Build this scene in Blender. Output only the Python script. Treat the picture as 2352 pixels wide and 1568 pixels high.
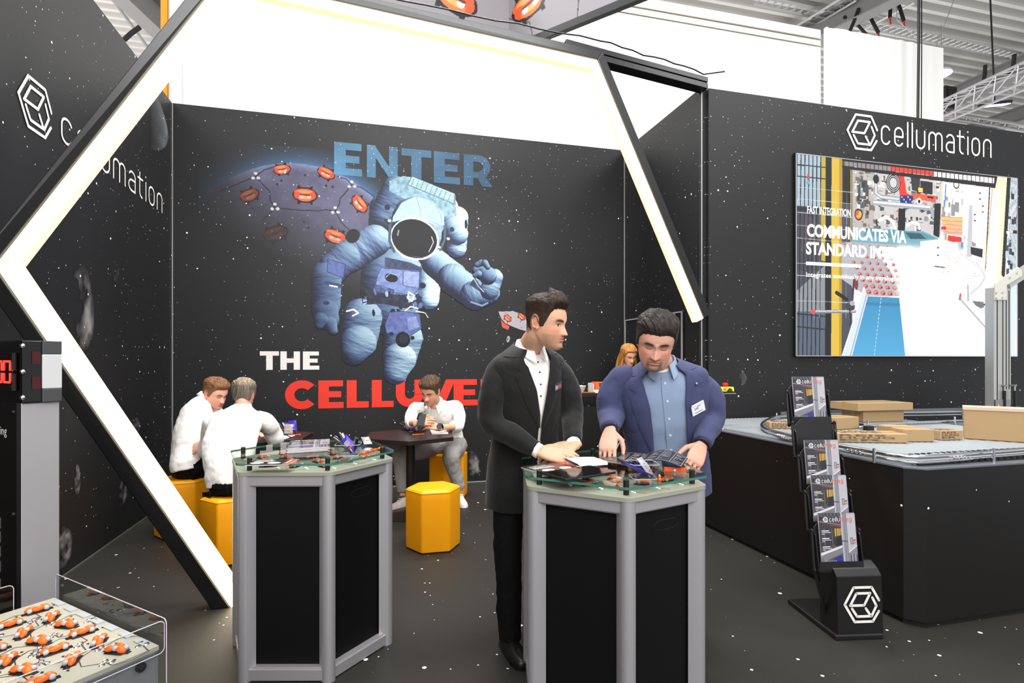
import bpy, bmesh, math, random
import numpy as np
from mathutils import Vector, Matrix, Euler
from mathutils import noise as mnoise

for _o in list(bpy.data.objects): bpy.data.objects.remove(_o)
S = bpy.context.scene
COL = S.collection
random.seed(7)
RNG = np.random.default_rng(7)
PI = math.pi

# ------------------------------------------------------------------ camera
FPX = 1265.0            # focal length in pixels of the 2352-wide frame
CU, CV = 1176.0, 828.0  # vanishing centre: horizon sits at v = 828
CH = 1.5
YAW = math.radians(14.6)
cam_d = bpy.data.cameras.new('camera')
cam_d.sensor_width = 36.0
cam_d.lens = FPX / 2352 * 36.0
cam_d.shift_y = 44.0 / 2352
cam_d.clip_start = 0.05
cam = bpy.data.objects.new('camera', cam_d)
cam.location = (0, 0, CH)
cam.rotation_euler = (PI / 2, 0, -YAW)
COL.objects.link(cam)
S.camera = cam
FW = Vector((math.sin(YAW), math.cos(YAW), 0)); RT = Vector((math.cos(YAW), -math.sin(YAW), 0)); UP = Vector((0, 0, 1))
C0 = Vector((0, 0, CH))
def ray(u, v): return FW + RT * ((u - CU) / FPX) + UP * ((CV - v) / FPX)
def dep(u, v, d): return C0 + ray(u, v) * d
def onz(u, v, z): r = ray(u, v); return C0 + r * ((z - CH) / r.z)
def ony(u, v, y): r = ray(u, v); return C0 + r * (y / r.y)
def onx(u, v, x): r = ray(u, v); return C0 + r * (x / r.x)

# ------------------------------------------------------------------ world, exposure, hall lamps, added fill lights
S.view_settings.view_transform = 'Standard'
S.view_settings.look = 'None'
S.view_settings.gamma = 1.0
S.view_settings.use_curve_mapping = False
S.view_settings.exposure = 0.0
W = bpy.data.worlds.new('hall_daylight'); S.world = W
W.use_nodes = True
W.node_tree.nodes['Background'].inputs[0].default_value = (0.95, 0.97, 1.0, 1)
W.node_tree.nodes['Background'].inputs[1].default_value = 0.85
def area(name, loc, size, power, target, col=(1, 1, 1)):
    d = bpy.data.lights.new(name, 'AREA'); d.shape = 'RECTANGLE'; d.size, d.size_y = size; d.energy = power; d.color = col
    o = bpy.data.objects.new(name, d); COL.objects.link(o); o.location = loc
    o.rotation_euler = (Vector(target) - Vector(loc)).to_track_quat('-Z', 'Y').to_euler()
    return o
area('hall_lamp_front', (0.2, -4.0, 5.2), (8, 4), 620, (0.8, 4.0, 0.9))
area('hall_lamp_stand', (1.0, 2.0, 8.6), (4, 3), 420, (1.0, 3.6, 0.0))
area('partition_fill', (0.8, 6.55, 8.9), (8, .4), 900, (0.8, 7.2, 3.0))  # unseen fill light added to whiten the tall partition
area('ceiling_fill_west', (-8.0, 11.0, 3.0), (6, 6), 900, (-6.5, 12.5, 9.2), (1, .95, .93))  # added upward fill, stands in for light off the hall floor
area('ceiling_fill_east', (9.0, 10.5, 2.0), (6, 6), 420, (9.0, 11.5, 9.2))  # weaker added fill for the roof on the other side
area('back_fill', (0.9, 3.0, 4.9), (3, .6), 130, (0.6, 7.2, 3.6))  # added fill imitating spotlight spill on back wall and partition
area('hall_lamp_aisle', (7.0, 1.5, 7.4), (3, 3), 280, (4.5, 4.0, 0.8))
area('hall_lamp_side', (-6.0, 0.5, 7.4), (3, 3), 200, (0.0, 4.0, 1.0))

# ------------------------------------------------------------------ materials
def lin(c):
    c = np.asarray(c, dtype=float)
    return np.where(c <= 0.04045, c / 12.92, ((c + 0.055) / 1.055) ** 2.4)
def hexc(h): return tuple(lin([int(h[i:i + 2], 16) / 255 for i in (0, 2, 4)]))
def rgb(r, g, b): return tuple(lin([r / 255, g / 255, b / 255]))
MATS = {}
def mat(name, col=(0.5, 0.5, 0.5), rough=0.5, metal=0.0, spec=0.5, emit=None, es=0.0, bump=None, trans=0.0, ior=1.45, var=None, aniso=None, sheen=0.0, coat=0.0, alpha=1.0):
    if name in MATS: return MATS[name]
    m = bpy.data.materials.new(name); m.use_nodes = True
    nt = m.node_tree; b = nt.nodes['Principled BSDF']
    b.inputs['Base Color'].default_value = (*col, 1)
    b.inputs['Roughness'].default_value = rough; b.inputs['Metallic'].default_value = metal
    b.inputs['Specular IOR Level'].default_value = spec
    b.inputs['Transmission Weight'].default_value = trans; b.inputs['IOR'].default_value = ior
    b.inputs['Sheen Weight'].default_value = sheen; b.inputs['Coat Weight'].default_value = coat
    b.inputs['Alpha'].default_value = alpha
    if emit is not None:
        b.inputs['Emission Color'].default_value = (*emit, 1); b.inputs['Emission Strength'].default_value = es
    tc = None
    if bump or var or aniso:
        tc = nt.nodes.new('ShaderNodeTexCoord')
    if var:   # (scale, amount): a gentle colour mottling
        n = nt.nodes.new('ShaderNodeTexNoise'); n.inputs['Scale'].default_value = var[0]; n.inputs['Detail'].default_value = 4
        nt.links.new(tc.outputs['Object'], n.inputs['Vector'])
        mx = nt.nodes.new('ShaderNodeMix'); mx.data_type = 'RGBA'
        mx.inputs[6].default_value = (*[c * (1 - var[1]) for c in col], 1); mx.inputs[7].default_value = (*[min(1, c * (1 + var[1])) for c in col], 1)
        nt.links.new(n.outputs['Fac'], mx.inputs[0]); nt.links.new(mx.outputs[2], b.inputs['Base Color'])
    if bump:  # (scale, strength, distance)
        n = nt.nodes.new('ShaderNodeTexNoise'); n.inputs['Scale'].default_value = bump[0]; n.inputs['Detail'].default_value = 5
        v = tc.outputs['Object']
        if aniso:
            mp = nt.nodes.new('ShaderNodeMapping'); mp.inputs['Scale'].default_value = aniso
            nt.links.new(v, mp.inputs['Vector']); v = mp.outputs['Vector']
        nt.links.new(v, n.inputs['Vector'])
        bp = nt.nodes.new('ShaderNodeBump'); bp.inputs['Strength'].default_value = bump[1]; bp.inputs['Distance'].default_value = bump[2]
        nt.links.new(n.outputs['Fac'], bp.inputs['Height']); nt.links.new(bp.outputs['Normal'], b.inputs['Normal'])
    MATS[name] = m
    return m

def vcol_mat(name, rough=0.5, emit=0.0, stars=None, spec=0.5, bump=None, sss=0.0, coat=0.0):
    """Printed or painted surface: the colour comes from the mesh's own 'Col' attribute."""
    if name in MATS: return MATS[name]
    m = mat(name, rough=rough, spec=spec, bump=bump, coat=coat); nt = m.node_tree; b = nt.nodes['Principled BSDF']
    a = nt.nodes.new('ShaderNodeAttribute'); a.attribute_name = 'Col'
    out = a.outputs['Color']
    if stars: out = star_nodes(nt, out, stars)
    if emit:
        b.inputs['Base Color'].default_value = (0.01, 0.01, 0.01, 1)
        nt.links.new(out, b.inputs['Emission Color']); b.inputs['Emission Strength'].default_value = emit
    else:
        nt.links.new(out, b.inputs['Base Color'])
    if sss:
        b.inputs['Subsurface Weight'].default_value = sss; b.inputs['Subsurface Radius'].default_value = (0.012, 0.004, 0.002)
    return m

def star_nodes(nt, base, layers, flat=False):
    """White printed specks: the nearest Voronoi points within a small radius, only in some cells."""
    tc = nt.nodes.new('ShaderNodeNewGeometry'); cur = base
    sp = nt.nodes.new('ShaderNodeSeparateXYZ'); nt.links.new(tc.outputs['Position'], sp.inputs[0])
    cb = nt.nodes.new('ShaderNodeCombineXYZ')
    if flat: nt.links.new(sp.outputs[0], cb.inputs[0]); nt.links.new(sp.outputs[1], cb.inputs[1])
    else:
        ad = nt.nodes.new('ShaderNodeMath'); ad.operation = 'MULTIPLY_ADD'; ad.inputs[1].default_value = 1.013
        nt.links.new(sp.outputs[1], ad.inputs[0]); nt.links.new(sp.outputs[0], ad.inputs[2])
        nt.links.new(ad.outputs[0], cb.inputs[0]); nt.links.new(sp.outputs[2], cb.inputs[1])
    for (scale, rad, keep, clus, colr) in layers:
        vo = nt.nodes.new('ShaderNodeTexVoronoi'); vo.voronoi_dimensions = '2D'; vo.inputs['Scale'].default_value = scale
        nt.links.new(cb.outputs[0], vo.inputs['Vector'])
        sep = nt.nodes.new('ShaderNodeSeparateColor'); nt.links.new(vo.outputs['Color'], sep.inputs[0])
        no = nt.nodes.new('ShaderNodeTexNoise'); no.inputs['Scale'].default_value = clus; no.inputs['Detail'].default_value = 3
        nt.links.new(tc.outputs['Position'], no.inputs['Vector'])
        thr = nt.nodes.new('ShaderNodeMath'); thr.operation = 'MULTIPLY'; thr.inputs[1].default_value = rad
        nt.links.new(sep.outputs[0], thr.inputs[0])
        lt = nt.nodes.new('ShaderNodeMath'); lt.operation = 'LESS_THAN'
        nt.links.new(vo.outputs['Distance'], lt.inputs[0]); nt.links.new(thr.outputs[0], lt.inputs[1])
        k = nt.nodes.new('ShaderNodeMath'); k.operation = 'MULTIPLY'; k.inputs[1].default_value = keep * 2
        nt.links.new(no.outputs['Fac'], k.inputs[0])
        kp = nt.nodes.new('ShaderNodeMath'); kp.operation = 'LESS_THAN'
        nt.links.new(sep.outputs[1], kp.inputs[0]); nt.links.new(k.outputs[0], kp.inputs[1])
        mu = nt.nodes.new('ShaderNodeMath'); mu.operation = 'MULTIPLY'
        nt.links.new(lt.outputs[0], mu.inputs[0]); nt.links.new(kp.outputs[0], mu.inputs[1])
        mx = nt.nodes.new('ShaderNodeMix'); mx.data_type = 'RGBA'
        nt.links.new(mu.outputs[0], mx.inputs[0]); nt.links.new(cur, mx.inputs[6]); mx.inputs[7].default_value = (*colr, 1)
        cur = mx.outputs[2]
    return cur

def star_mat(name, col, layers, rough, spec=0.5, bump=None, var=None, flat=False):
    m = mat(name, col, rough, spec=spec, bump=bump, var=var); nt = m.node_tree; b = nt.nodes['Principled BSDF']
    if b.inputs['Base Color'].is_linked: src = b.inputs['Base Color'].links[0].from_socket
    else:
        r = nt.nodes.new('ShaderNodeRGB'); r.outputs[0].default_value = (*col, 1); src = r.outputs[0]
    nt.links.new(star_nodes(nt, src, layers, flat), b.inputs['Base Color'])
    return m

# ------------------------------------------------------------------ mesh helpers
def wm(o): return (wm(o.parent) @ o.matrix_basis) if o.parent else o.matrix_basis.copy()
def tag(o, label=None, cat=None, group=None, kind=None):
    if label: o['label'] = label
    if cat: o['category'] = cat
    if group: o['group'] = group
    if kind: o['kind'] = kind
    return o
def empty(name, loc=(0, 0, 0), rz=0.0, label=None, cat=None, group=None, kind=None):
    o = bpy.data.objects.new(name, None); COL.objects.link(o); o.location = loc; o.rotation_euler = (0, 0, rz)
    o.empty_display_size = 0.1
    return tag(o, label, cat, group, kind)
def copy_tree(o, parent=None):
    c = o.copy(); COL.objects.link(c); c.parent = parent
    for ch in [x for x in COL.objects if x.parent == o]: copy_tree(ch, c)
    return c

class MB:
    """Collects shapes; build() links them as ONE mesh object."""
    def __init__(s): s.v = []; s.f = []; s.m = []; s.k = 0; s.M = None
    def lift(s, X, Y, u=.00012):
        s.k += 1
        return Vector(X).cross(Vector(Y)).normalized() * (u * (s.k % 16))
    def add(s, vs, fs, m=0):
        n = len(s.v)
        if s.M is not None: vs = [s.M @ Vector(p) for p in vs]
        s.v += [tuple(p) for p in vs]; s.f += [tuple(i + n for i in f) for f in fs]; s.m += [m] * len(fs)
        return s
    def box(s, c, size, m=0, R=None):
        hx, hy, hz = size[0] / 2, size[1] / 2, size[2] / 2
        p = [Vector((x, y, z)) for z in (-hz, hz) for y in (-hy, hy) for x in (-hx, hx)]
        if R is not None: p = [R @ q for q in p]
        p = [q + Vector(c) for q in p]
        return s.add(p, [(0, 2, 3, 1), (4, 5, 7, 6), (0, 1, 5, 4), (2, 6, 7, 3), (0, 4, 6, 2), (1, 3, 7, 5)], m)
    def prism(s, poly, z0, z1, m=0):
        n = len(poly); a = sum(poly[i][0] * poly[(i + 1) % n][1] - poly[(i + 1) % n][0] * poly[i][1] for i in range(n))
        if a < 0: poly = poly[::-1]
        return s.add([(x, y, z0) for x, y in poly] + [(x, y, z1) for x, y in poly],
                     [tuple(range(n))[::-1], tuple(range(n, 2 * n))] + [(i, (i + 1) % n, n + (i + 1) % n, n + i) for i in range(n)], m)
    def extr(s, poly, O, X, Y, Z, m=0):
        """2-D polygon in the plane O + x*X + y*Y, extruded by the vector Z."""
        n = len(poly); O, X, Y, Z = map(Vector, (O, X, Y, Z))
        a = sum(poly[i][0] * poly[(i + 1) % n][1] - poly[(i + 1) % n][0] * poly[i][1] for i in range(n))
        if a < 0: poly = poly[::-1]
        p = [O + X * x + Y * y for x, y in poly]; q = [k + Z for k in p]
        return s.add(p + q, [tuple(range(n))[::-1], tuple(range(n, 2 * n))] + [(i, (i + 1) % n, n + (i + 1) % n, n + i) for i in range(n)], m)
    def loft(s, rings, m=0, cap=True, closed=True):
        n = len(rings[0]); vs = [p for r in rings for p in r]; fs = []
        for k in range(len(rings) - 1):
            for i in range(n if closed else n - 1):
                j = (i + 1) % n
                fs.append((k * n + i, k * n + j, (k + 1) * n + j, (k + 1) * n + i))
        if cap and closed: fs += [tuple(range(n))[::-1], tuple(range((len(rings) - 1) * n, len(rings) * n))]
        return s.add(vs, fs, m)
    def tube(s, pts, r, n=10, m=0, cap=True, closed=False):
        pts = [Vector(p) for p in pts]; k = len(pts)
        rs = r if isinstance(r, (list, tuple)) else [r] * k
        rings = []; prev = None
        for i in range(k):
            t = (pts[min(i + 1, k - 1)] - pts[max(i - 1, 0)]) if not closed else (pts[(i + 1) % k] - pts[i - 1])
            if t.length < 1e-9: t = Vector((0, 0, 1))
            t.normalize()
            if prev is None:
                a = Vector((0, 0, 1)) if abs(t.z) < 0.9 else Vector((1, 0, 0))
                prev = t.cross(a).normalized()
            x = (prev - t * prev.dot(t)).normalized(); y = t.cross(x); prev = x
            rings.append([pts[i] + (x * math.cos(q) + y * math.sin(q)) * rs[i] for q in [2 * PI * j / n for j in range(n)]])
        if closed: rings.append(rings[0])
        return s.loft(rings, m, cap and not closed)
    def lathe(s, prof, n=24, c=(0, 0, 0), m=0, cap=True):
        c = Vector(c)
        return s.loft([[c + Vector((r * math.cos(2 * PI * j / n), r * math.sin(2 * PI * j / n), z)) for j in range(n)] for r, z in prof], m, cap)
    def ball(s, c, r, n=16, k=10, m=0, R=None):
        c = Vector(c); r = (r, r, r) if not isinstance(r, (tuple, list)) else r; R = R or Matrix.Identity(3)
        rings = []
        for i in range(k + 1):
            ph = -PI / 2 + PI * i / k; cr = max(math.cos(ph), 0.02)
            rings.append([c + R @ Vector((r[0] * cr * math.cos(2 * PI * j / n), r[1] * cr * math.sin(2 * PI * j / n), r[2] * math.sin(ph))) for j in range(n)])
        return s.loft(rings, m)
    def ribbon(s, pts, w, O, X, Y, m=0, joins=True):
        """Flat stroke of width w along 2-D points laid in the plane O + x*X + y*Y."""
        O, X, Y = map(Vector, (O, X, Y)); P = lambda q: O + X * q[0] + Y * q[1]
        O0 = O.copy()
        for a, b in zip(pts[:-1], pts[1:]):
            O = O0 + s.lift(X, Y)
            d = Vector((b[0] - a[0], b[1] - a[1])); L = d.length
            if L < 1e-9: continue
            nx, ny = -d.y / L * w / 2, d.x / L * w / 2
            s.add([P((a[0] - nx, a[1] - ny)), P((b[0] - nx, b[1] - ny)), P((b[0] + nx, b[1] + ny)), P((a[0] + nx, a[1] + ny))], [(0, 1, 2, 3)], m)
        if joins:
            for a in pts:
                O = O0 + s.lift(X, Y)
                s.add([P((a[0] + w / 2 * math.cos(q), a[1] + w / 2 * math.sin(q))) for q in [2 * PI * j / 10 for j in range(10)]], [tuple(range(10))], m)
        return s
    def poly(s, pts, O, X, Y, m=0):
        O, X, Y = map(Vector, (O, X, Y))
        n = len(pts); a = sum(pts[i][0] * pts[(i + 1) % n][1] - pts[(i + 1) % n][0] * pts[i][1] for i in range(n))
        if a < 0: pts = pts[::-1]
        O = O + s.lift(X, Y)
        return s.add([O + X * q[0] + Y * q[1] for q in pts], [tuple(range(n))], m)
    def build(s, name, mats, parent=None, smooth=False, bevel=0, seg=2, sub=0, local=False, colfn=None, solid=0):
        assert max(max(f) for f in s.f) < len(s.v), name
        me = bpy.data.meshes.new(name); me.from_pydata(s.v, [], s.f); me.update()
        if not isinstance(mats, (list, tuple)): mats = [mats]
        for k in mats: me.materials.append(k)
        if len(mats) > 1: me.polygons.foreach_set('material_index', s.m)
        if smooth is True: me.polygons.foreach_set('use_smooth', [True] * len(me.polygons))
        elif smooth: me.polygons.foreach_set('use_smooth', [True] * len(me.polygons)); me.set_sharp_from_angle(angle=math.radians(smooth))
        if colfn is not None:
            at = me.color_attributes.new('Col', 'FLOAT_COLOR', 'POINT')
            at.data.foreach_set('color', np.array([(*colfn(p), 1.0) for p in s.v], dtype=np.float32).ravel())
        o = bpy.data.objects.new(name, me); COL.objects.link(o)
        if parent:
            o.parent = parent
            if not local: me.transform(wm(parent).inverted())
        if bevel:
            b = o.modifiers.new('bevel', 'BEVEL'); b.width = bevel; b.segments = seg; b.limit_method = 'ANGLE'; b.angle_limit = math.radians(40)
            b.harden_normals = False
        if solid:
            q = o.modifiers.new('solid', 'SOLIDIFY'); q.thickness = solid; q.offset = -1
        if sub:
            q = o.modifiers.new('sub', 'SUBSURF'); q.levels = sub; q.render_levels = sub
        return o

def rrect(w, h, r, n=5):
    out = []
    for cx, cy, a0 in ((w / 2 - r, h / 2 - r, 0), (-w / 2 + r, h / 2 - r, 90), (-w / 2 + r, -h / 2 + r, 180), (w / 2 - r, -h / 2 + r, 270)):
        out += [(cx + r * math.cos(math.radians(a0 + 90 * i / n)), cy + r * math.sin(math.radians(a0 + 90 * i / n))) for i in range(n + 1)]
    return out
def rpoly(pts, r, n=5):
    """Polygon with rounded corners."""
    out = []; k = len(pts)
    for i in range(k):
        p = Vector(pts[i]); a = Vector(pts[i - 1]) - p; b = Vector(pts[(i + 1) % k]) - p
        a.normalize(); b.normalize(); half = math.acos(max(-1, min(1, a.dot(b)))) / 2
        t = r / math.tan(half); s0 = p + a * t; s1 = p + b * t
        c = p + (a + b).normalized() * (r / math.sin(half))
        a0 = math.atan2(s0.y - c.y, s0.x - c.x); a1 = math.atan2(s1.y - c.y, s1.x - c.x); d = (a1 - a0 + PI) % (2 * PI) - PI
        out += [(c.x + r * math.cos(a0 + d * j / n), c.y + r * math.sin(a0 + d * j / n)) for j in range(n + 1)]
    return out
def hexa(r, a0=0.0, c=(0, 0)): return [(c[0] + r * math.cos(a0 + k * PI / 3), c[1] + r * math.sin(a0 + k * PI / 3)) for k in range(6)]

_TX = {}
def text_polys(txt, size, bold=0.0, sx=1.0, spacing=1.0):
    key = (txt, bold, spacing)
    if key not in _TX:
        cu = bpy.data.curves.new('t', 'FONT'); cu.body = txt; cu.size = 1.0; cu.offset = bold; cu.space_character = spacing; cu.resolution_u = 3
        o = bpy.data.objects.new('t', cu); COL.objects.link(o)
        dg = bpy.context.evaluated_depsgraph_get(); me = bpy.data.meshes.new_from_object(o.evaluated_get(dg))
        _TX[key] = ([(v.co.x, v.co.y) for v in me.vertices], [tuple(p.vertices) for p in me.polygons])
        bpy.data.objects.remove(o); bpy.data.curves.remove(cu); bpy.data.meshes.remove(me)
    vs, fs = _TX[key]
    return [(x * size * sx, y * size) for x, y in vs], fs
def text_into(mb, txt, O, X, Y, size, bold=0.0, width=None, m=0, spacing=1.0):
    vs, fs = text_polys(txt, size, bold, 1.0, spacing)
    sx = 1.0
    if width and vs:
        x0 = min(p[0] for p in vs); x1 = max(p[0] for p in vs); sx = width / max(1e-6, x1 - x0)
        vs = [((p[0] - x0) * sx, p[1]) for p in vs]
    O, X, Y = map(Vector, (O, X, Y))
    mb.add([O + X * p[0] + Y * p[1] for p in vs], fs, m)

# ------------------------------------------------------------------ thin-stroke lettering of the sign
def arc(cx, cy, r, a0, a1, n=8): return [(cx + r * math.cos(math.radians(a0 + (a1 - a0) * i / n)), cy + r * math.sin(math.radians(a0 + (a1 - a0) * i / n))) for i in range(n + 1)]
GLY = {
 'c': (.62, [arc(.3, .7, .3, 25, 180) + arc(.3, .3, .3, 180, 335)]),
 'e': (.62, [[(0, .5), (.6, .5)] + arc(.3, .7, .3, 0, 180) + arc(.3, .3, .3, 180, 330)]),
 'l': (.0, [[(0, 0), (0, 1.36)]]),
 'u': (.6, [[(0, 1)] + arc(.3, .3, .3, 180, 360) + [(.6, 1)]]),
 'm': (1.0, [[(0, 0)] + arc(.25, .75, .25, 180, 0) + [(.5, 0)], arc(.75, .75, .25, 180, 0) + [(1, 0)]]),
 'a': (.6, [arc(.3, .7, .3, 150, 0) + [(.6, 0)], [(.6, .57)] + arc(.28, .285, .285, 90, 270) + [(.6, 0)]]),
 't': (.42, [[(.12, 1.3)] + arc(.37, .25, .25, 180, 270), [(-.08, .98), (.42, .98)]]),
 'i': (.0, [[(0, 0), (0, 1)], [(0, 1.3), (0, 1.31)]]),
 'o': (.6, [arc(.3, .7, .3, 0, 180) + arc(.3, .3, .3, 180, 360) + [(.6, .7)]]),
 'n': (.6, [[(0, 0)] + arc(.3, .7, .3, 180, 0) + [(.6, 0)]]),
 'g': (.6, [arc(.3, .7, .3, 0, 180) + arc(.3, .3, .3, 180, 360), [(.6, 1), (.6, -.15)] + arc(.3, -.15, .3, 0, -150)]),
}
def strokes_into(mb, word, O, X, Y, xh, sw=.105, gap=.34, m=0, width=None):
    adv = sum(GLY[c][0] + gap for c in word) - gap
    sx = (width / adv) if width else xh
    x = 0
    for ch in word:
        w, st = GLY[ch]
        for s in st: mb.ribbon([((x + p[0]) * sx, p[1] * xh) for p in s], sw * xh, O, X, Y, m)
        x += w + gap
ICON = [[(1.0, .2), (.6, .87), (-.45, .87), (-1, .02), (-.45, -.87), (.6, -.87), (.97, -.36)],
        [(-.3, .57), (.5, .57), (.13, -.04), (-.68, -.04), (-.3, .57)],
        [(.62, .4), (.88 - .22, .32), (.84, -.05), (.5, -.6), (-.3, -.6), (-.58, -.17)], [(.22, -.2), (.5, -.6)]]
ICON[2] = [(.62, .34), (.84, -.08), (.54, -.6), (-.3, -.6), (-.58, -.2)]
def icon_into(mb, O, X, Y, r, sw=.115, m=0, sx=1.0):
    for s in ICON: mb.ribbon([(p[0] * r * sx, p[1] * r) for p in s], sw * r, O, X, Y, m)

# ------------------------------------------------------------------ numpy canvas for printed pictures
class Canvas:
    """A printed picture painted by code on a grid; becomes a mesh with one vertex per dot."""
    def __init__(s, w, h, ppm, bg=None):
        s.w, s.h, s.ppm = w, h, ppm; s.nx = int(round(w * ppm)) + 1; s.ny = int(round(h * ppm)) + 1
        xs = np.linspace(0, w, s.nx); ys = np.linspace(0, h, s.ny)
        s.X, s.Y = np.meshgrid(xs, ys)
        s.rgb = np.zeros((s.ny, s.nx, 3)); s.a = np.zeros((s.ny, s.nx))
        if bg is not None: s.rgb[:] = bg; s.a[:] = 1
    def put(s, mask, col):
        mask = np.clip(mask, 0, 1)[..., None]; col = np.asarray(col)
        s.rgb = s.rgb * (1 - mask) + col * mask; s.a = np.maximum(s.a, mask[..., 0])
    def pmask(s, pts):
        x, y = s.X, s.Y; ins = np.zeros(x.shape, bool); n = len(pts)
        xs = [p[0] for p in pts]; ys = [p[1] for p in pts]
        for i in range(n):
            x0, y0 = pts[i]; x1, y1 = pts[(i + 1) % n]
            if y0 == y1: continue
            c = ((y0 > y) != (y1 > y)) & (x < (x1 - x0) * (y - y0) / (y1 - y0) + x0)
            ins ^= c
        return ins.astype(float)
    def poly(s, pts, col): s.put(s.pmask(pts), col)
    def rect(s, x0, y0, x1, y1, col, a=1.0): s.put(((s.X >= x0) & (s.X <= x1) & (s.Y >= y0) & (s.Y <= y1)) * a, col)
    def ell(s, cx, cy, rx, ry, col, rot=0.0, soft=0.0, a=1.0):
        dx, dy = s.X - cx, s.Y - cy; c, q = math.cos(rot), math.sin(rot)
        d = np.sqrt(((dx * c + dy * q) / rx) ** 2 + ((-dx * q + dy * c) / ry) ** 2)
        s.put((np.clip((1 - d) / soft, 0, 1) if soft else (d <= 1)) * a, col)
    def sdist(s, p, q):
        px, py = p; dx, dy = q[0] - px, q[1] - py; L = dx * dx + dy * dy + 1e-12
        t = np.clip(((s.X - px) * dx + (s.Y - py) * dy) / L, 0, 1)
        return np.hypot(s.X - px - t * dx, s.Y - py - t * dy), t
    def line(s, pts, w, col, a=1.0):
        m = np.zeros(s.X.shape)
        for p, q in zip(pts[:-1], pts[1:]): m = np.maximum(m, s.sdist(p, q)[0] <= w / 2)
        s.put(m * a, col)
    def mesh(s, name, material, O, X, Y, parent=None, noise=0.0, local=False):
        O, X, Y = map(Vector, (O, X, Y))
        keep = s.a > 0.5
        q = keep[:-1, :-1] & keep[:-1, 1:] & keep[1:, :-1] & keep[1:, 1:]
        idx = np.arange(s.nx * s.ny).reshape(s.ny, s.nx)
        f = np.stack([idx[:-1, :-1][q], idx[:-1, 1:][q], idx[1:, 1:][q], idx[1:, :-1][q]], 1)
        used = np.zeros(s.nx * s.ny, bool); used[f.ravel()] = True
        re = np.cumsum(used) - 1; f = re[f]
        px = s.X.ravel()[used]; py = s.Y.ravel()[used]
        P = np.array(O)[None] + px[:, None] * np.array(X)[None] + py[:, None] * np.array(Y)[None]
        c = lin(np.clip(s.rgb.reshape(-1, 3)[used], 0, 1))
        me = bpy.data.meshes.new(name); nv, nf = len(P), len(f)
        me.vertices.add(nv); me.vertices.foreach_set('co', P.astype(np.float32).ravel())
        me.loops.add(nf * 4); me.loops.foreach_set('vertex_index', f.astype(np.int32).ravel())
        me.polygons.add(nf); me.polygons.foreach_set('loop_start', np.arange(0, nf * 4, 4, dtype=np.int32))
        me.update(); me.validate()
        at = me.color_attributes.new('Col', 'FLOAT_COLOR', 'POINT')
        at.data.foreach_set('color', np.concatenate([c, np.ones((nv, 1))], 1).astype(np.float32).ravel())
        me.materials.append(material)
        o = bpy.data.objects.new(name, me); COL.objects.link(o)
        if parent:
            o.parent = parent
            if not local: me.transform(wm(parent).inverted())
        return o
def vnoise(X, Y, seed=0, oct=4):
    """Smooth value noise on a grid, in 0..1."""
    r = np.random.default_rng(seed); out = np.zeros(X.shape); amp = 1.0; tot = 0
    for o in range(oct):
        T = r.random((64, 64)); xi = np.floor(X).astype(int); yi = np.floor(Y).astype(int); fx = X - xi; fy = Y - yi
        fx = fx * fx * (3 - 2 * fx); fy = fy * fy * (3 - 2 * fy); g = lambda a, b: T[(yi + b) % 64, (xi + a) % 64]
        out += amp * ((g(0, 0) * (1 - fx) + g(1, 0) * fx) * (1 - fy) + (g(0, 1) * (1 - fx) + g(1, 1) * fx) * fy)
        tot += amp; amp *= .5; X = X * 2.03; Y = Y * 2.03
    return out / tot
# ================================================================== SETTING
XL, XS, YB, YR, ZT = -2.06, 3.29, 6.70, 4.95, 4.29
BLK = rgb(30, 30, 31)
WST = [(24, .12, .10, 1.3, (.55, .58, .62)), (8, .075, .16, .9, (.9, .93, .95))]
M_wall = star_mat('black star printed wall', BLK, WST, 0.5, 0.35)
M_floor = star_mat('black star printed floor', rgb(40, 38, 34), [(7, .09, .22, .8, (.85, .85, .85)), (15, .09, .08, 1.0, (.6, .62, .66))], 0.55, 0.4, bump=(90, .25, .002), var=(1.2, .22), flat=True)
M_black = mat('black satin paint', rgb(17, 17, 18), 0.45)
M_blackm = mat('black powder coat', rgb(24, 23, 23), 0.38, spec=0.5)
M_matt = mat('matt black', rgb(10, 10, 11), 0.6)
M_alu = mat('brushed aluminium', rgb(178, 175, 177), 0.36, 0.5, bump=(40, .08, .001), aniso=(1, 1, 40))
M_alud = mat('raw aluminium', rgb(150, 152, 155), 0.35, 0.8)
M_steel = mat('polished steel', rgb(205, 207, 210), 0.2, 1.0)
M_white = mat('white vinyl', rgb(240, 240, 238), 0.6)
M_cloth = mat('white hall cloth', rgb(242, 241, 236), 0.8, bump=(1.2, .25, .05))
M_chrome = mat('chrome', rgb(225, 225, 228), 0.1, 1.0)
M_orange = mat('orange plastic', rgb(236, 98, 20), 0.35, var=(9, .12))
M_greyp = mat('grey plastic', rgb(165, 168, 170), 0.4)
M_red = mat('red plastic', rgb(196, 30, 28), 0.35)
def struct(o): return tag(o, kind='structure')

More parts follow.
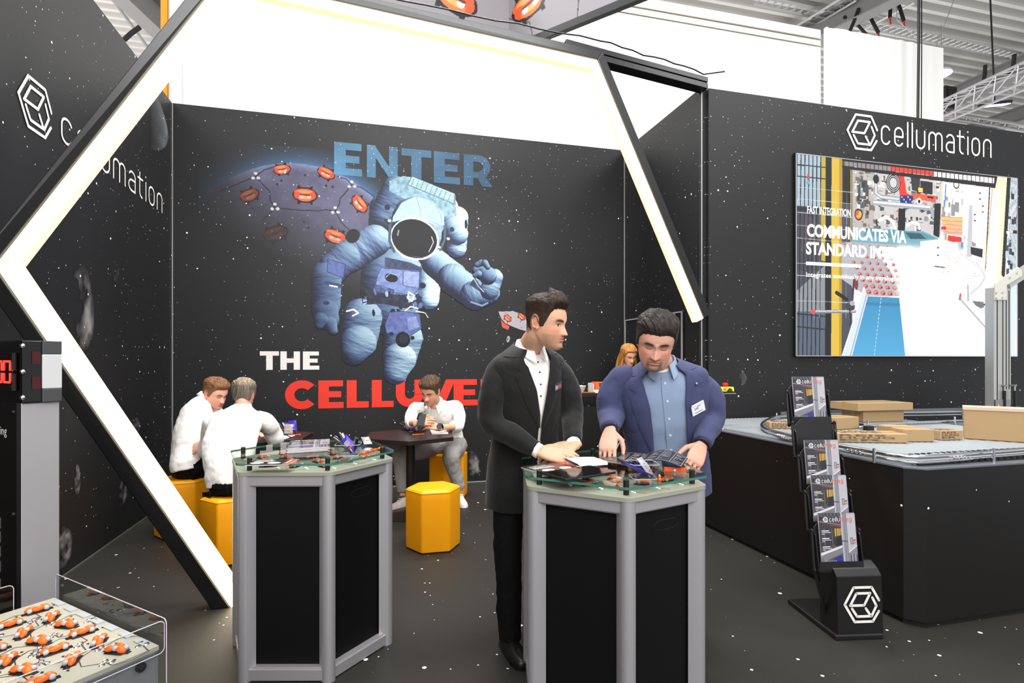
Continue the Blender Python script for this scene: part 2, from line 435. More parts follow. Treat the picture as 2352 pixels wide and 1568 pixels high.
struct(MB().box((1.6, 3.2, -0.05), (15, 15, 0.1)).build('floor', M_floor))
wall_left = struct(MB().box((XL - .04, 3.6, ZT / 2), (.08, 6.2 + .08, ZT)).build('wall_left', M_wall))
wall_back = struct(MB().box(((XL + XS) / 2, YB + .04, ZT / 2), (XS - XL, .08, ZT)).build('wall_back', M_wall))
wall_side = struct(MB().box((XS + .04, (YR + YB) / 2 + .04, ZT / 2), (.08, YB - YR, ZT)).build('wall_side', M_wall))
wall_right = struct(MB().box((XS + 2.6 + .04, YR + .04, ZT / 2), (5.2 - .08, .08, ZT)).build('wall_right', M_wall))
M_seam = mat('pale seam edge', rgb(150, 148, 146), 0.4)
for i, (x, y) in enumerate(((XL + .006, YB - .006), (XS - .005, YB - .005), (XS - .003, YR - .004))):
    struct(MB().box((x, y, ZT / 2), (.008, .008, ZT)).build('trim_%d' % (i + 1), M_seam))
struct(MB().box(((XL + XS) / 2, YB - .008, .006), (XS - XL - .04, .008, .012)).build('trim_4', M_seam))
struct(MB().box((XL + .008, 3.6, .005), (.008, 6.1, .010)).build('trim_5', mat('dim seam edge', rgb(90, 88, 85), .5)))

# service door drawn on the side wall by a pale joint
p0, p1 = onx(1440, 736, XS), onx(1476, 729, XS)
door = struct(MB().box((XS - .012, (5.28 + p0.y) / 2, p0.z / 2), (.02, p0.y - 5.28, p0.z)).build('door_1', M_wall))
mb = MB()
for y in (5.28, p0.y): mb.box((XS - .025, y, p0.z / 2), (.012, .016, p0.z))
mb.box((XS - .025, (5.28 + p0.y) / 2, p0.z), (.012, p0.y - 5.28, .016))
mb.build('door_joint', M_seam, door)

# hall behind: tall pale partition of the neighbouring stand, girders and corrugated roof
YH = 7.25
zh = ony(2153, 118, YH).z
xa, xb, xc, xd = [ony(u, 300, YH).x for u in (388, 421, 1885, 2153)]
wr = struct(MB().box(((xa + xc) / 2, YH + .06, zh / 2), (xc - xa, .12, zh)).build('wall_rear', M_cloth))
MB().box(((xa + xc) / 2, YH - .012, zh - .16), (xc - xa, .03, .014)).box(((xa + xc) / 2, YH - .012, zh - .27), (xc - xa, .02, .008)).build('fascia_joint', mat('beige joint', rgb(150, 145, 130), .7), wr)
MB().box((xb, YH - .01, zh / 2), (.012, .03, zh)).box((xb - .13, YH - .01, zh / 2), (.012, .03, zh)).build('panel_joint', mat('grey joint', rgb(185, 186, 186), .7), wr)
mb = MB()
n = 40; x0c, x1c = xc + .02, xd
fr = [Vector((x0c + (x1c - x0c) * i / n, YH - .10 + .022 * math.sin(i * .9) * math.exp(-i / 9) + .012 * math.sin(i * 1.7) * (1 if 24 < i < 33 else .2), 0)) for i in range(n + 1)]
mb.loft([[p + Vector((0, 0, z)) for p in fr] + [p + Vector((0, .06, z)) for p in fr[::-1]] for z in (2.0, zh)])
tag(mb.build('wall_hall', M_cloth, smooth=35), kind='structure')
struct(MB().box((xa - .10, YH + .2, 3.2), (.07, .1, 6.4)).build('pillar_orange', mat('amber paint', rgb(240, 150, 10), .5)))

# corrugated roof, ribs along the stand's width
ZC = 9.2
M_roof = mat('galvanised roof sheet', rgb(196, 193, 188), 0.5, 0.2)
mb = MB(); ys = []
y = -2.0; prof = []
while y < 30:
    prof += [(y, ZC), (y + .09, ZC), (y + .12, ZC + .15), (y + .27, ZC + .15)]; y += .30
mb.loft([[Vector((x, yy, zz)) for yy, zz in prof] for x in (-16, 30)], closed=False, cap=False)
struct(mb.build('ceiling', M_roof))
M_beam = mat('grey painted girder', rgb(120, 118, 116), 0.5)
M_tray = mat('galvanised tray', rgb(170, 170, 168), 0.4, 0.6)
def girder(name, a, b, w, h, label, group):
    """I-section girder between two points."""
    a, b = Vector(a), Vector(b); d = (b - a).normalized(); s = d.cross(UP).normalized(); u = s.cross(d)
    mb = MB(); t = .03
    for (cx, cz, ww, hh) in ((0, h / 2, w, t), (0, -h / 2, w, t), (0, 0, t, h)):
        mb.loft([[p + s * (cx + sx * ww / 2) + u * (cz + sz * hh / 2) for sx, sz in ((-1, -1), (1, -1), (1, 1), (-1, 1))] for p in (a, b)])
    return tag(mb.build(name, M_beam), label, 'roof beam', group)
G1a, G1b = onz(2352, 150, 8.7), onz(2155, 238, 8.7)
girder('roof_girder', G1a + (G1a - G1b) * .8, G1b + (G1b - G1a) * 1.2, .3, .42, 'grey steel roof girder running over the lattice truss', 'roof girders')
G2a, G2b = onz(2015, 0, 8.7), onz(1885, 66, 8.7)
girder('roof_girder', G2a + (G2a - G2b) * 1.5, G2b + (G2b - G2a) * 2, .3, .42, 'grey steel roof girder wrapped with black slings above the white panel', 'roof girders')
G3a, G3b = onz(305, -10, 8.6), onz(390, 72, 8.6)
girder('roof_girder', G3a + (G3a - G3b) * 1.0, G3b + (G3b - G3a) * 1.0, .34, .6, 'pale roof girder seen over the dark wall beside the white partition', 'roof girders')
G4a, G4b = onz(2352, 262, 8.7), onz(2150, 330, 8.7)
girder('roof_girder', G4a + (G4a - G4b) * .6, G4b + (G4b - G4a) * .6, .3, .42, 'distant thin roof girder seen just above the black screen wall', 'roof girders')
def tray(a, b, w, label):
    a, b = Vector(a), Vector(b); d = (b - a).normalized(); s = d.cross(UP).normalized(); L = (b - a).length
    mb = MB()
    for q in (-1, 1): mb.tube([a + s * w / 2 * q, b + s * w / 2 * q], .03, 4)
    k = int(L / .18)
    for i in range(k):
        p = a + d * (L * i / k); mb.tube([p - s * w / 2, p + d * .09 + s * w / 2], .012, 4, cap=False)
        mb.tube([p + s * w / 2, p + d * .09 - s * w / 2], .012, 4, cap=False)
    return tag(mb.build('cable_tray', M_tray), label, 'cable tray', 'perforated cable trays under the roof')
tray(onz(1955, -5, 8.85), onz(1845, 62, 8.85), .34, 'perforated steel cable tray above the long white partition')
tray(onz(2090, 0, 8.85), onz(1945, 78, 8.85), .34, 'perforated steel cable tray beyond the slung girder')
tray(onz(1740, 0, 9.0), onz(2330, 128, 9.0), .26, 'long thin cable tray crossing under the corrugated roof')
mb = MB()
tag(MB().tube([onz(252, -10, 8.95), onz(346, 118, 8.95)], .035, 8).build('conduit_pipe', M_tray), 'thin grey conduit pipe under the roof beyond the dark wall', 'pipe')

def truss(A, B, w, label):
    A, B = Vector(A), Vector(B); d = (B - A).normalized(); s = d.cross(UP).normalized(); u = s.cross(d)
    t = empty('lattice_truss', A, label=label, cat='truss')
    ch = [s * x * w / 2 + u * z * w / 2 for x, z in ((-1, -1), (1, -1), (1, 1), (-1, 1))]
    for c in ch: MB().tube([A + c, B + c], .025, 8).build('chord', M_alu, t)
    L = (B - A).length; k = int(L / .45); mb = MB()
    for i in range(k):
        p, q = A + d * (L * i / k), A + d * (L * (i + 1) / k)
        for j in range(4):
            a, b = ch[j], ch[(j + 1) % 4]
            mb.tube([p + a, q + b], .011, 5, cap=False); mb.tube([q + a, q + b], .011, 5, cap=False)
    mb.build('lacing', M_alu, t)
    return t
truss(dep(2140, 268, 11.5), dep(2420, 145, 8.6), .32, 'silver lattice truss above the black screen wall')
truss(dep(2200, 268, 15.5), dep(2420, 305, 12.5), .12, 'thin bright truss rail beyond the lattice truss')
# floodlight fixed below the truss, spotlight lamp, black loudspeaker
t = empty('floodlight', dep(2285, 240, 11), label='bright rectangular floodlight under the silver truss', cat='lamp')
P = dep(2285, 238, 11)
R = Matrix.Rotation(-.5, 3, 'Z') @ Matrix.Rotation(.25, 3, 'X')
MB().box(P, (.46, .26, .06), R=R).build('housing', M_black, t)
MB().box(P + R @ Vector((0, -.01, -.035)), (.42, .22, .01), R=R).build('lens', mat('lit lens', (1, 1, 1), emit=(1, .98, .95), es=9), t)
MB().tube([P, Vector((P.x, P.y + .1, ZC))], .016, 8).build('bracket', M_black, t)
t = empty('roof_lamp', dep(2158, 174, 14), label='round white hall lamp peeping out behind the white panel edge', cat='lamp')
MB().lathe([(.05, .12), (.28, .05), (.3, 0)], 20, dep(2155, 172, 14)).build('shade', M_white, t)
MB().lathe([(.28, 0), (.01, -.03)], 20, dep(2155, 172, 14)).build('bulb', mat('lit bulb', (1, 1, 1), emit=(1, .95, .85), es=6), t)
MB().tube([dep(2155, 172, 14) + Vector((0, 0, .1)), dep(2155, 172, 14) + Vector((0, 0, 1.6))], .012, 6).build('rod', M_black, t)
P = dep(2167, 230, 12.6)
t = empty('loudspeaker', P, label='black box loudspeaker hung at the white panel edge', cat='speaker')
MB().loft([[P + Vector((x * w * 1.2, y * .18, z * 1.2)) for x, y in ((-1, -1), (1, -1), (1, 1), (-1, 1))] for z, w in ((-.22, .12), (.2, .15))]).build('cabinet', M_black, t, bevel=.015)
MB().box(P + Vector((0, -.185, 0)), (.22, .02, .4)).build('grille', M_matt, t)
MB().tube([P + Vector((0, .05, .2)), Vector((P.x, P.y + .05, ZC))], .012, 6).build('bracket', M_tray, t)

# black slings and red tags round the girders, cables
M_strap = mat('black sling webbing', rgb(20, 20, 21), .7)
def sling(pts, d, r, label, redend=True):
    P = [dep(u, v, d) for u, v in pts]
    o = empty('lifting_sling', P[0], label=label, cat='sling', group='slings round the roof girders')
    MB().tube(P, r, 7).build('webbing', M_strap, o)
    if redend:
        e = P[-1]; MB().tube([e, e + Vector((.02, 0, -.14))], .018, 6).build('tag', M_red, o)
    return o
sling([(1972, 20), (1962, 48), (1950, 76)], 11.25, .035, 'black lifting sling hanging from the girder above the long white panel')
sling([(1990, 22), (2005, 52), (2018, 76)], 11.5, .035, 'black lifting sling spread to the far side of the girder clamp')
sling([(1938, 38), (1968, 55), (1992, 82)], 11.5, .03, 'black lifting sling with red cuff sagging towards the panel top')
sling([(2046, 0), (2045, 22), (2044, 40)], 11.2, .035, 'straight black lifting sling just beside the tall hanging cable')
sling([(2058, -6), (2068, 22), (2076, 48)], 11.3, .035, 'slanting black lifting sling near the tall hanging cable')
sling([(2263, 150), (2262, 172), (2257, 196)], 11, .035, 'black lifting sling holding the near end of the lattice truss', False)
sling([(2330, 125), (2328, 148), (2315, 172)], 10, .035, 'black lifting sling at the frame-side end of the lattice truss', False)
sling([(285, 92), (300, 78), (322, 62)], 11.9, .05, 'black lifting sling by the pale girder above the dark wall', False)
M_cable = mat('black cable sheath', rgb(12, 12, 13), .5)
for u0, dd, lb in ((2110, 8.6, 'thick black cable hanging in front of the white panel'), (2116, 8.62, 'thin black cable hanging beside the thick one')):
    a, b = dep(u0, -60, dd), dep(u0 - (2 if u0 < 2113 else 0), 275, dd)
    tag(MB().tube([Vector((a.x, a.y, ZC)), (a + b) / 2 + Vector((.01, 0, 0)), Vector((b.x, b.y, b.z))], .02 if u0 < 2113 else .008, 8).build('hanging_cable', M_cable), lb, 'cable', 'cables hanging before the white panel')
for (u0, v0, u1, v1, dd, lb) in ((2195, -10, 2148, 112, 11, 'thin steel suspension wire meeting the white panel corner'), (2060, 45, 2135, 115, 11, 'slack steel suspension wire sloping to the white panel corner'),
                                (268, 0, 295, 118, 14, 'thin steel wire hanging over the top of the dark wall')):
    tag(MB().tube([Vector((dep(u0, v0, dd).x, dep(u0, v0, dd).y, ZC)), dep(u0, v0, dd), dep(u1, v1, dd)], .008, 5).build('steel_wire', M_tray), lb, 'wire', 'steel wires under the roof')

# ================================================================== PRINTED WALL PICTURES
M_print = vcol_mat('printed mural', 0.5, stars=WST, spec=.35)
M_print2 = vcol_mat('printed figure', 0.5, spec=.35)
BKG = np.array([30, 30, 31]) / 255.
def zm(x, y): p = ony(480 + x / 2.3764, 300 + y / 2.3758, YB); return (p.x, p.z)
k5 = (zm(800, 700)[0] - zm(700, 700)[0]) / 100     # metres per zoom pixel
def module(cv, P, s, dim=1.0, bgc=(.04, .04, .05), rot=0.0):
    """Printed omni wheel: black cutout, two orange rollers and grey hubs."""
    c, q = math.cos(rot), math.sin(rot)
    T = lambda x, y: (P[0] + s * (x * c - y * q), P[1] + s * (x * q + y * c))
    D = lambda col: tuple(BKG * (1 - dim) + np.array(col) / 255. * dim)
    K = D((18, 16, 20))
    for x in (-.5, .5): cv.poly([T(x * 1.0 - .1, -.75), T(x + .1, -.75), T(x + .1, .75), T(x - .1, .75)], K)
    cv.poly([T(-.6, .5), T(.6, .5), T(.6, .62), T(-.6, .62)], K); cv.poly([T(-.6, -.5), T(.6, -.5), T(.6, -.62), T(-.6, -.62)], K)
    cv.ell(*T(0, 0), s * .98, s * .62, K, rot)
    for (x, y, rx, ry, col) in ((-.05, .22, .82, .3, (228, 80, 32)), (-.05, .28, .6, .14, (255, 130, 70)), (-.55, -.05, .3, .3, (216, 70, 30)), (.55, -.02, .3, .3, (216, 70, 30)),
                                (0, -.25, .55, .26, (240, 96, 40)), (0, -.2, .4, .12, (255, 140, 80)), (-.3, -.12, .16, .17, (175, 178, 190)), (.3, -.1, .16, .17, (175, 178, 190)), (0, .02, .5, .07, (90, 40, 30))):
        cv.ell(*T(x, y), s * rx, s * ry, D(col), rot)
# ---- planet
x0, x1 = zm(-60, 700)[0], zm(960, 700)[0]; z0, z1 = zm(500, 1180)[1], zm(500, 90)[1]
cv = Canvas(x1 - x0, z1 - z0, 170, BKG)
Zl = lambda x, y: (zm(x, y)[0] - x0, zm(x, y)[1] - z0)
pc = Zl(490, 760); PR = Zl(490, 180)[1] - pc[1]
dx, dy = cv.X - pc[0], cv.Y - pc[1]; rr = np.hypot(dx, dy) / PR
lit = np.clip((dx * .42 + dy * .9) / PR, 0, 1)
ins = rr < 1
nz = vnoise(cv.X * 9, cv.Y * 9, 3)
glow = np.clip(1 - (rr - 1) / .34, 0, 1) ** 3 * np.clip(dx * .5 + dy * .86, 0, 9) / PR * ~ins
cv.put(glow * .95, np.array([70, 105, 150]) / 255.)
fade = np.clip((lit - .03) / .62, 0, 1) ** 1.0 * np.clip((dx / PR + 1.02) / .7, 0, 1)
shade = (np.array([90, 87, 112]) / 255.)[None, None] * (.82 + .3 * nz[..., None])
cv.put(ins * fade, shade)
rim = ins * np.clip((rr - .93) / .07, 0, 1) * np.clip(lit - .45, 0, 1) * 1.2
cv.put(rim, np.array([130, 155, 195]) / 255.)
for ln in ([(60, 330), (255, 250), (330, 330), (335, 380), (360, 420), (470, 432), (600, 438), (625, 432), (690, 437), (712, 400), (715, 370), (735, 350), (780, 295), (830, 310), (910, 365)],
           [(690, 437), (722, 500), (780, 555)], [(360, 420), (330, 455), (290, 490)], [(255, 250), (300, 215), (390, 188)], [(780, 295), (750, 265), (700, 250)]):
    cv.line([Zl(*p) for p in ln], 6 * k5, np.array([30, 28, 34]) / 255., .9)
for (x, y) in ((255, 250), (360, 418), (690, 437), (780, 296)):
    for a in (0, 1, 2): cv.ell(*Zl(x + 17 * math.cos(a * 2.1 + .5), y + 17 * math.sin(a * 2.1 + .5)), 9 * k5, 8 * k5, np.array([190, 188, 192]) / 255.)
for (x, y) in ((372, 292), (395, 272), (640, 300), (675, 307), (518, 498), (543, 530), (523, 243)):
    cv.poly([Zl(x - 9, y), Zl(x, y - 8), Zl(x + 9, y), Zl(x, y + 8)], np.array([35, 33, 38]) / 255.)
for (x, y, s, dim, rot) in ((525, 352, 68, 1, 0), (400, 212, 48, .95, .25), (640, 232, 52, .95, -.4), (222, 352, 55, .45, .5), (822, 400, 58, 1, -.9), (365, 562, 70, .14, .4), (690, 578, 66, .85, -.3)):
    module(cv, Zl(x, y), s * k5, dim, rot=rot)
MUR = (0, -.003, 0)
planet = cv.mesh('planet_print', M_print, (x0, YB - .0012, z0), (1, 0, 0), (0, 0, 1), wall_back)
# ---- lettering, heavy sans
def heavy(ch):
    t = .34
    R = lambda a, b, c, d: [(a, b), (c, b), (c, d), (a, d)]
    if ch == 'E': return .82, [R(0, 0, t, 1), R(0, .78, .8, 1), R(0, .39, .74, .61), R(0, 0, .82, .22)]
    if ch == 'N': return 1.02, [R(0, 0, .29, 1), R(.73, 0, 1.02, 1), [(0, 1), (.26, 1), (1.02, 0), (.76, 0)]]
    if ch == 'T': return .94, [R(0, .77, .94, 1), R(.31, 0, .63, .9)]
    if ch == 'H': return .96, [R(0, 0, .31, 1), R(.65, 0, .96, 1), R(.2, .38, .8, .62)]
    if ch == 'L': return .76, [R(0, 0, t, 1), R(0, 0, .76, .23)]
    if ch == 'V': return 1.08, [[(0, 1), (.33, 1), (.55, .42), (.77, 1), (1.08, 1), (.70, 0), (.38, 0)]]
    def ring(cx, cy, ro, ri, a0, a1, n=16, sy=1.0):
        out = []
        for i in range(n):
            q0, q1 = math.radians(a0 + (a1 - a0) * i / n), math.radians(a0 + (a1 - a0) * (i + 1) / n)
            out.append([(cx + ro * math.cos(q0), cy + ro * sy * math.sin(q0)), (cx + ro * math.cos(q1), cy + ro * sy * math.sin(q1)), (cx + ri * math.cos(q1), cy + ri * sy * math.sin(q1)), (cx + ri * math.cos(q0), cy + ri * sy * math.sin(q0))])
        return out
    if ch == 'C': return .95, ring(.53, .5, .53, .24, 42, 318, 22, .97)
    if ch == 'U': return .98, [R(0, .45, .32, 1), R(.66, .45, .98, 1)] + ring(.49, .46, .49, .17, 180, 360, 16, .97)
    if ch == 'R': return .95, [R(0, 0, .32, 1), R(.2, .78, .52, 1), R(.2, .26, .52, .46), [(.36, .4), (.68, .4), (.97, 0), (.62, 0)]] + ring(.52, .63, .37, .13, -90, 90, 12, 1.0)
    if ch == 'S': return .84, ring(.42, .72, .36, .12, 30, 270, 14, .8) + ring(.42, .28, .38, .13, -150, 90, 14, .75)
def heavy_word(mb, word, xs, zb, zt, y, m=0):
    """xs: (x0, x1) per letter; zb, zt: baseline and cap height."""
    for ch, (a, b) in zip(word, xs):
        w, ps = heavy(ch)
        for p in ps: mb.poly([(a + q[0] / w * (b - a), zb + q[1] * (zt - zb)) for q in p], (0, y, 0), (1, 0, 0), (0, 0, 1), m)
mb = MB()
ZX = lambda x: zm(x, 250)[0]
zb, zt = (zm(683, 243)[1] + zm(1545, 306)[1]) / 2, (zm(683, 63)[1] + zm(1480, 133)[1]) / 2
heavy_word(mb, 'ENTER', [(ZX(a), ZX(b)) for a, b in ((683, 836), (862, 1030), (1050, 1213), (1227, 1370), (1390, 1545))], zb, zt, YB - .003)
ex0, ex1 = ZX(683), ZX(1545)
def ecol(p):
    t = (p[0] - ex0) / (ex1 - ex0); h = (p[2] - zb) / (zt - zb)
    n = .5 + .5 * math.sin(p[0] * 9 + math.sin(p[2] * 13) * 2)
    c = np.array([96, 150, 186]) * (1 - t) + np.array([62, 96, 128]) * t; c = c * (.70 + .10 * (1 - h) + .12 * n)
    return lin(c / 255.)
# finer grid for the colour play inside the blue letters
mbs = MB(); mbs.v, mbs.f, mbs.m = mb.v, mb.f, mb.m
mbs.build('blue_lettering', vcol_mat('blue star lettering', .5, stars=[(34, .13, .22, 1.3, (.7, .8, .88)), (14, .08, .3, .9, (.95, .97, 1))], spec=.3), wall_back, colfn=ecol)
mb = MB()
heavy_word(mb, 'THE', [(zm(a, 1250)[0], zm(b, 1250)[0]) for a, b in ((278, 382), (390, 497), (513, 602))], zm(440, 1304)[1], zm(440, 1204)[1], YB - .003)
mb.build('white_lettering', mat('white lettering print', rgb(226, 220, 214), .5), wall_back)
mb = MB()
L = [(415, 580), (597, 735), (752, 872), (889, 1008), (1020, 1170), (1165, 1345), (1335, 1465), (1482, 1640), (1652, 1790), (1806, 1940)]
heavy_word(mb, 'CELLUVERSE', [(zm(a, 1440)[0], zm(b, 1440)[0]) for a, b in L], (zm(600, 1518)[1] + zm(1400, 1496)[1]) / 2, (zm(600, 1362)[1] + zm(1400, 1356)[1]) / 2, YB - .003)
mb.build('red_lettering', mat('red lettering print', rgb(220, 46, 26), .5), wall_back)
# ---- astronaut
ax0, ax1 = zm(530, 700)[0], zm(1620, 700)[0]; az0, az1 = zm(900, 1400)[1], zm(900, 235)[1]
cv = Canvas(ax1 - ax0, az1 - az0, 225)
A = lambda x, y: (zm(x, y)[0] - ax0, zm(x, y)[1] - az0)
PAL = np.array([[12, 15, 27], [35, 45, 72], [72, 92, 126], [116, 143, 166], [168, 194, 206], [220, 233, 236]]) / 255.
def pal(L):
    L = np.clip(L, 0, .999) * 5; i = L.astype(int); f = (L - i)[..., None]
    return PAL[i] * (1 - f) + PAL[np.minimum(i + 1, 5)] * f
LGT = np.array([.45, .62, .64]); LGT /= np.linalg.norm(LGT)
def limb(p0, r0, p1, r1, seed=1, gain=1.0, wr=9.0, base=.06, clipm=None):
    a, b = A(*p0), A(*p1); d, t = cv.sdist(a, b); r = (r0 + (r1 - r0) * t) * k5
    L = math.hypot(b[0] - a[0], b[1] - a[1]) + 1e-9; ux, uy = (b[0] - a[0]) / L, (b[1] - a[1]) / L
    fx, fy = cv.X - a[0] - t * (b[0] - a[0]), cv.Y - a[1] - t * (b[1] - a[1])
    side = (-(cv.X - a[0]) * uy + (cv.Y - a[1]) * ux)
    al = (cv.X - a[0]) * ux + (cv.Y - a[1]) * uy
    ed = (vnoise(cv.X * 24, cv.Y * 24, seed + 5) - .5) * .07
    m = (d / r + ed) < 1
    q = np.clip(d / r, 0, 1); nx, ny = fx / r, fy / r; nzv = np.sqrt(np.clip(1 - q * q, 0.02, 1))
    wv = vnoise(al * wr + side * 2.2 + 7, side * wr * .32 + 3, seed, 5) + .5 * vnoise(al * wr * 2.7 + 3, side * 5 + al * 4, seed + 1, 4)
    g1, g0 = np.gradient(wv); 
    nx = nx + g0 * -5.5; ny = ny + g1 * -5.5
    nn = np.sqrt(nx * nx + ny * ny + nzv * nzv)
    lum = np.clip((nx * LGT[0] + ny * LGT[1] + nzv * LGT[2]) / nn, 0, 1)
    rimR = np.clip((fx / r * .8 + fy / r * .1), 0, 1) ** 4 * .5
    lum = base + lum * .74 * gain + rimR
    if clipm is not None: m = m & clipm
    cv.put(m * 1.0, pal(lum))
def patch(pts, col, tex=.15, seed=2, edge=None):
    P = [A(*p) for p in pts]; m = cv.pmask(P)
    n = vnoise(cv.X * 30, cv.Y * 30, seed) * 2 - 1
    cv.put(m, np.clip(np.array(col)[None, None] / 255. * (1 + tex * n[..., None]), 0, 1))
    if edge is not None: cv.line(P + [P[0]], 4 * k5, np.array(edge) / 255.)
def ov(x, y, rx, ry, col, rot=0, soft=0, a=1.0): cv.ell(*A(x, y), rx * k5, ry * k5, np.array(col) / 255., rot, soft, a)
def cl(pts, w, col, a=1.0): cv.line([A(*p) for p in pts], w * k5, np.array(col) / 255., a)
# backpack
limb((960, 430), 90, (920, 560), 55, 31, .8, 7); limb((1360, 470), 62, (1350, 640), 62, 32, 1.1, 7, .18)
limb((1020, 320), 78, (960, 470), 90, 33, .8, 8); limb((1290, 420), 80, (1350, 560), 72, 34, 1.1, 8, .15)
patch([(985, 275), (1060, 247), (1110, 255), (1345, 352), (1350, 470), (1250, 470), (1060, 370), (985, 330)], (132, 165, 178), .25, 4)
patch([(1108, 250), (1342, 345), (1336, 400), (1085, 296)], (168, 200, 208), .2, 5, (70, 95, 110))
for i in range(9): cl([(1120 + i * 25, 262 + i * 10.2), (1104 + i * 25, 300 + i * 10.3)], 4, (95, 125, 140))
for i in range(5): cl([(1104 - i * 2, 262 + i * 9), (1338 - i * 1, 356 + i * 9)], 2.5, (110, 140, 155), .7)
ov(1402, 512, 9, 28, (20, 24, 32)); ov(935, 335, 22, 10, (30, 38, 50), .9)
# torso, arms, legs
limb((1010, 820), 190, (985, 960), 165, 11, .85, 6)
limb((1205, 780), 70, (1200, 920), 62, 12, 1.25, 7, .3)
limb((905, 600), 92, (760, 690), 92, 13, .95, 8); limb((1235, 720), 85, (1330, 800), 92, 14, 1.0, 8)
limb((740, 690), 86, (645, 790), 84, 15, .75, 8); limb((640, 800), 84, (640, 950), 78, 16, .62, 9)
limb((636, 985), 74, (650, 1030), 62, 17, .55, 6); limb((660, 1050), 40, (678, 1092), 26, 18, .6, 6); limb((610, 1030), 40, (600, 1062), 22, 19, .5, 6)
limb((1330, 810), 94, (1440, 890), 92, 20, .95, 9); limb((1450, 900), 90, (1520, 880), 78, 21, .95, 9, .1); limb((1530, 870), 60, (1560, 800), 52, 22, 1.0, 9, .12)
limb((1520, 790), 58, (1490, 760), 46, 23, .8, 8)
for i, (a, b) in enumerate((((1470, 745), (1450, 760)), ((1485, 722), (1462, 732)), ((1505, 722), (1520, 745)), ((1470, 782), (1452, 790)))): limb(a, 22, b, 17, 40 + i, .8, 8)
limb((835, 1020), 112, (815, 1150), 106, 24, .85, 9); limb((815, 1160), 104, (790, 1215), 72, 25, .9, 9)
limb((1060, 1130), 115, (1040, 1240), 100, 26, 1.0, 9); limb((1040, 1250), 98, (1020, 1320), 70, 27, 1.0, 9, .14)
# helmet and visor
limb((1140, 500), 152, (1132, 560), 150, 28, .95, 3, .12)
patch([(1005, 470), (1050, 395), (1130, 358), (1220, 390), (1280, 450), (1285, 520), (1200, 490), (1090, 478), (1000, 500)], (168, 196, 206), .12, 8)
cl([(1130, 358), (1150, 420), (1160, 482)], 3, (110, 140, 155)); cl([(1240, 410), (1262, 455), (1270, 505)], 3, (110, 140, 155))
ov(1124, 592, 142, 122, (196, 210, 216), -.22); ov(1122, 590, 132, 113, (14, 12, 16), -.22)
cl([(1015, 640), (1060, 690), (1130, 708), (1190, 695)], 6, (225, 232, 235)); cl([(1215, 580), (1225, 610), (1200, 660)], 4, (190, 200, 205)); cl([(1035, 545), (1030, 570)], 8, (120, 130, 140))
ov(1130, 690, 60, 8, (70, 62, 110), -.1, .6, .7); cl([(1080, 470), (1160, 480), (1240, 515)], 6, (225, 235, 238))
cl([(990, 480), (985, 600), (1010, 660)], 16, (60, 76, 92)); cl([(1288, 520), (1285, 600), (1262, 650)], 16, (70, 88, 104)); ov(973, 420, 16, 16, (25, 30, 36)); ov(1326, 540, 13, 14, (30, 36, 46))
for x, y in ((965, 490), (978, 505), (1300, 600), (1318, 612)): ov(x, y, 12, 9, (30, 36, 44)); 
for x, y in ((985, 492), (1305, 590), (1256, 636)): ov(x, y, 10, 8, (190, 205, 215))
ov(785, 575, 36, 44, (16, 16, 22), -.6)
# chest pack and belts
patch([(960, 690), (1100, 720), (1165, 750), (1150, 800), (960, 745)], (48, 56, 84), .4, 9)
patch([(940, 750), (1150, 765), (1148, 860), (1110, 900), (905, 865), (920, 790)], (112, 128, 176), .2, 10, (55, 65, 100))
patch([(1060, 765), (1150, 770), (1146, 860), (1060, 845)], (132, 148, 190), .15, 12, (60, 70, 108)); ov(995, 803, 37, 26, (14, 15, 22), -.2); cl([(965, 800), (990, 778), (1025, 790)], 4, (160, 172, 205))
patch([(905, 840), (1010, 870), (1000, 905), (900, 872)], (70, 82, 122), .3, 13, (40, 46, 72))
patch([(830, 850), (920, 885), (1110, 900), (1165, 880), (1160, 960), (1100, 975), (950, 945), (835, 950)], (38, 42, 60), .5, 14)
for i in range(26):
    r = RNG.random(4); x, y = 835 + r[0] * 330, 855 + r[1] * 150
    ov(x, y, 8 + r[2] * 22, 6 + r[3] * 12, [(18, 18, 26), (88, 104, 150), (150, 168, 205), (30, 34, 52)][i % 4], r[2] * 3)
cl([(1090, 880), (1120, 900), (1108, 930), (1085, 915), (1090, 880)], 9, (205, 212, 222)); cl([(1060, 990), (1100, 960), (1140, 970)], 8, (200, 206, 216)); cl([(840, 860), (870, 930), (840, 940), (830, 880)], 6, (16, 18, 24))
patch([(985, 990), (1060, 985), (1150, 1000), (1160, 1080), (1090, 1125), (970, 1105), (960, 1060)], (86, 98, 150), .25, 16, (44, 50, 84))
patch([(1080, 1020), (1130, 1010), (1150, 1070), (1090, 1090)], (120, 134, 180), .2, 17); ov(995, 1108, 14, 10, (24, 26, 40)); ov(1110, 1130, 12, 12, (20, 22, 34))
ov(1058, 1140, 42, 46, (16, 16, 22)); ov(1062, 1135, 26, 28, (34, 36, 48)); ov(1165, 845, 20, 18, (26, 28, 44))
cl([(752, 985), (790, 975), (815, 995), (785, 1010)], 9, (232, 228, 220)); cl([(1130, 985), (1180, 995), (1195, 1020)], 7, (220, 220, 220))
patch([(650, 700), (745, 730), (735, 805), (645, 770)], (84, 96, 150), .15, 18, (40, 46, 72)); cl([(640, 830), (720, 850)], 22, (52, 62, 96)); cl([(660, 845), (700, 852)], 8, (220, 226, 232)); ov(640, 940, 18, 12, (40, 48, 78))
patch([(1420, 840), (1450, 800), (1490, 860), (1480, 880)], (44, 56, 84), .2, 19); cl([(1430, 935), (1490, 955), (1520, 940)], 10, (120, 145, 168)); cl([(1440, 800), (1470, 850), (1500, 880)], 4, (190, 205, 215))
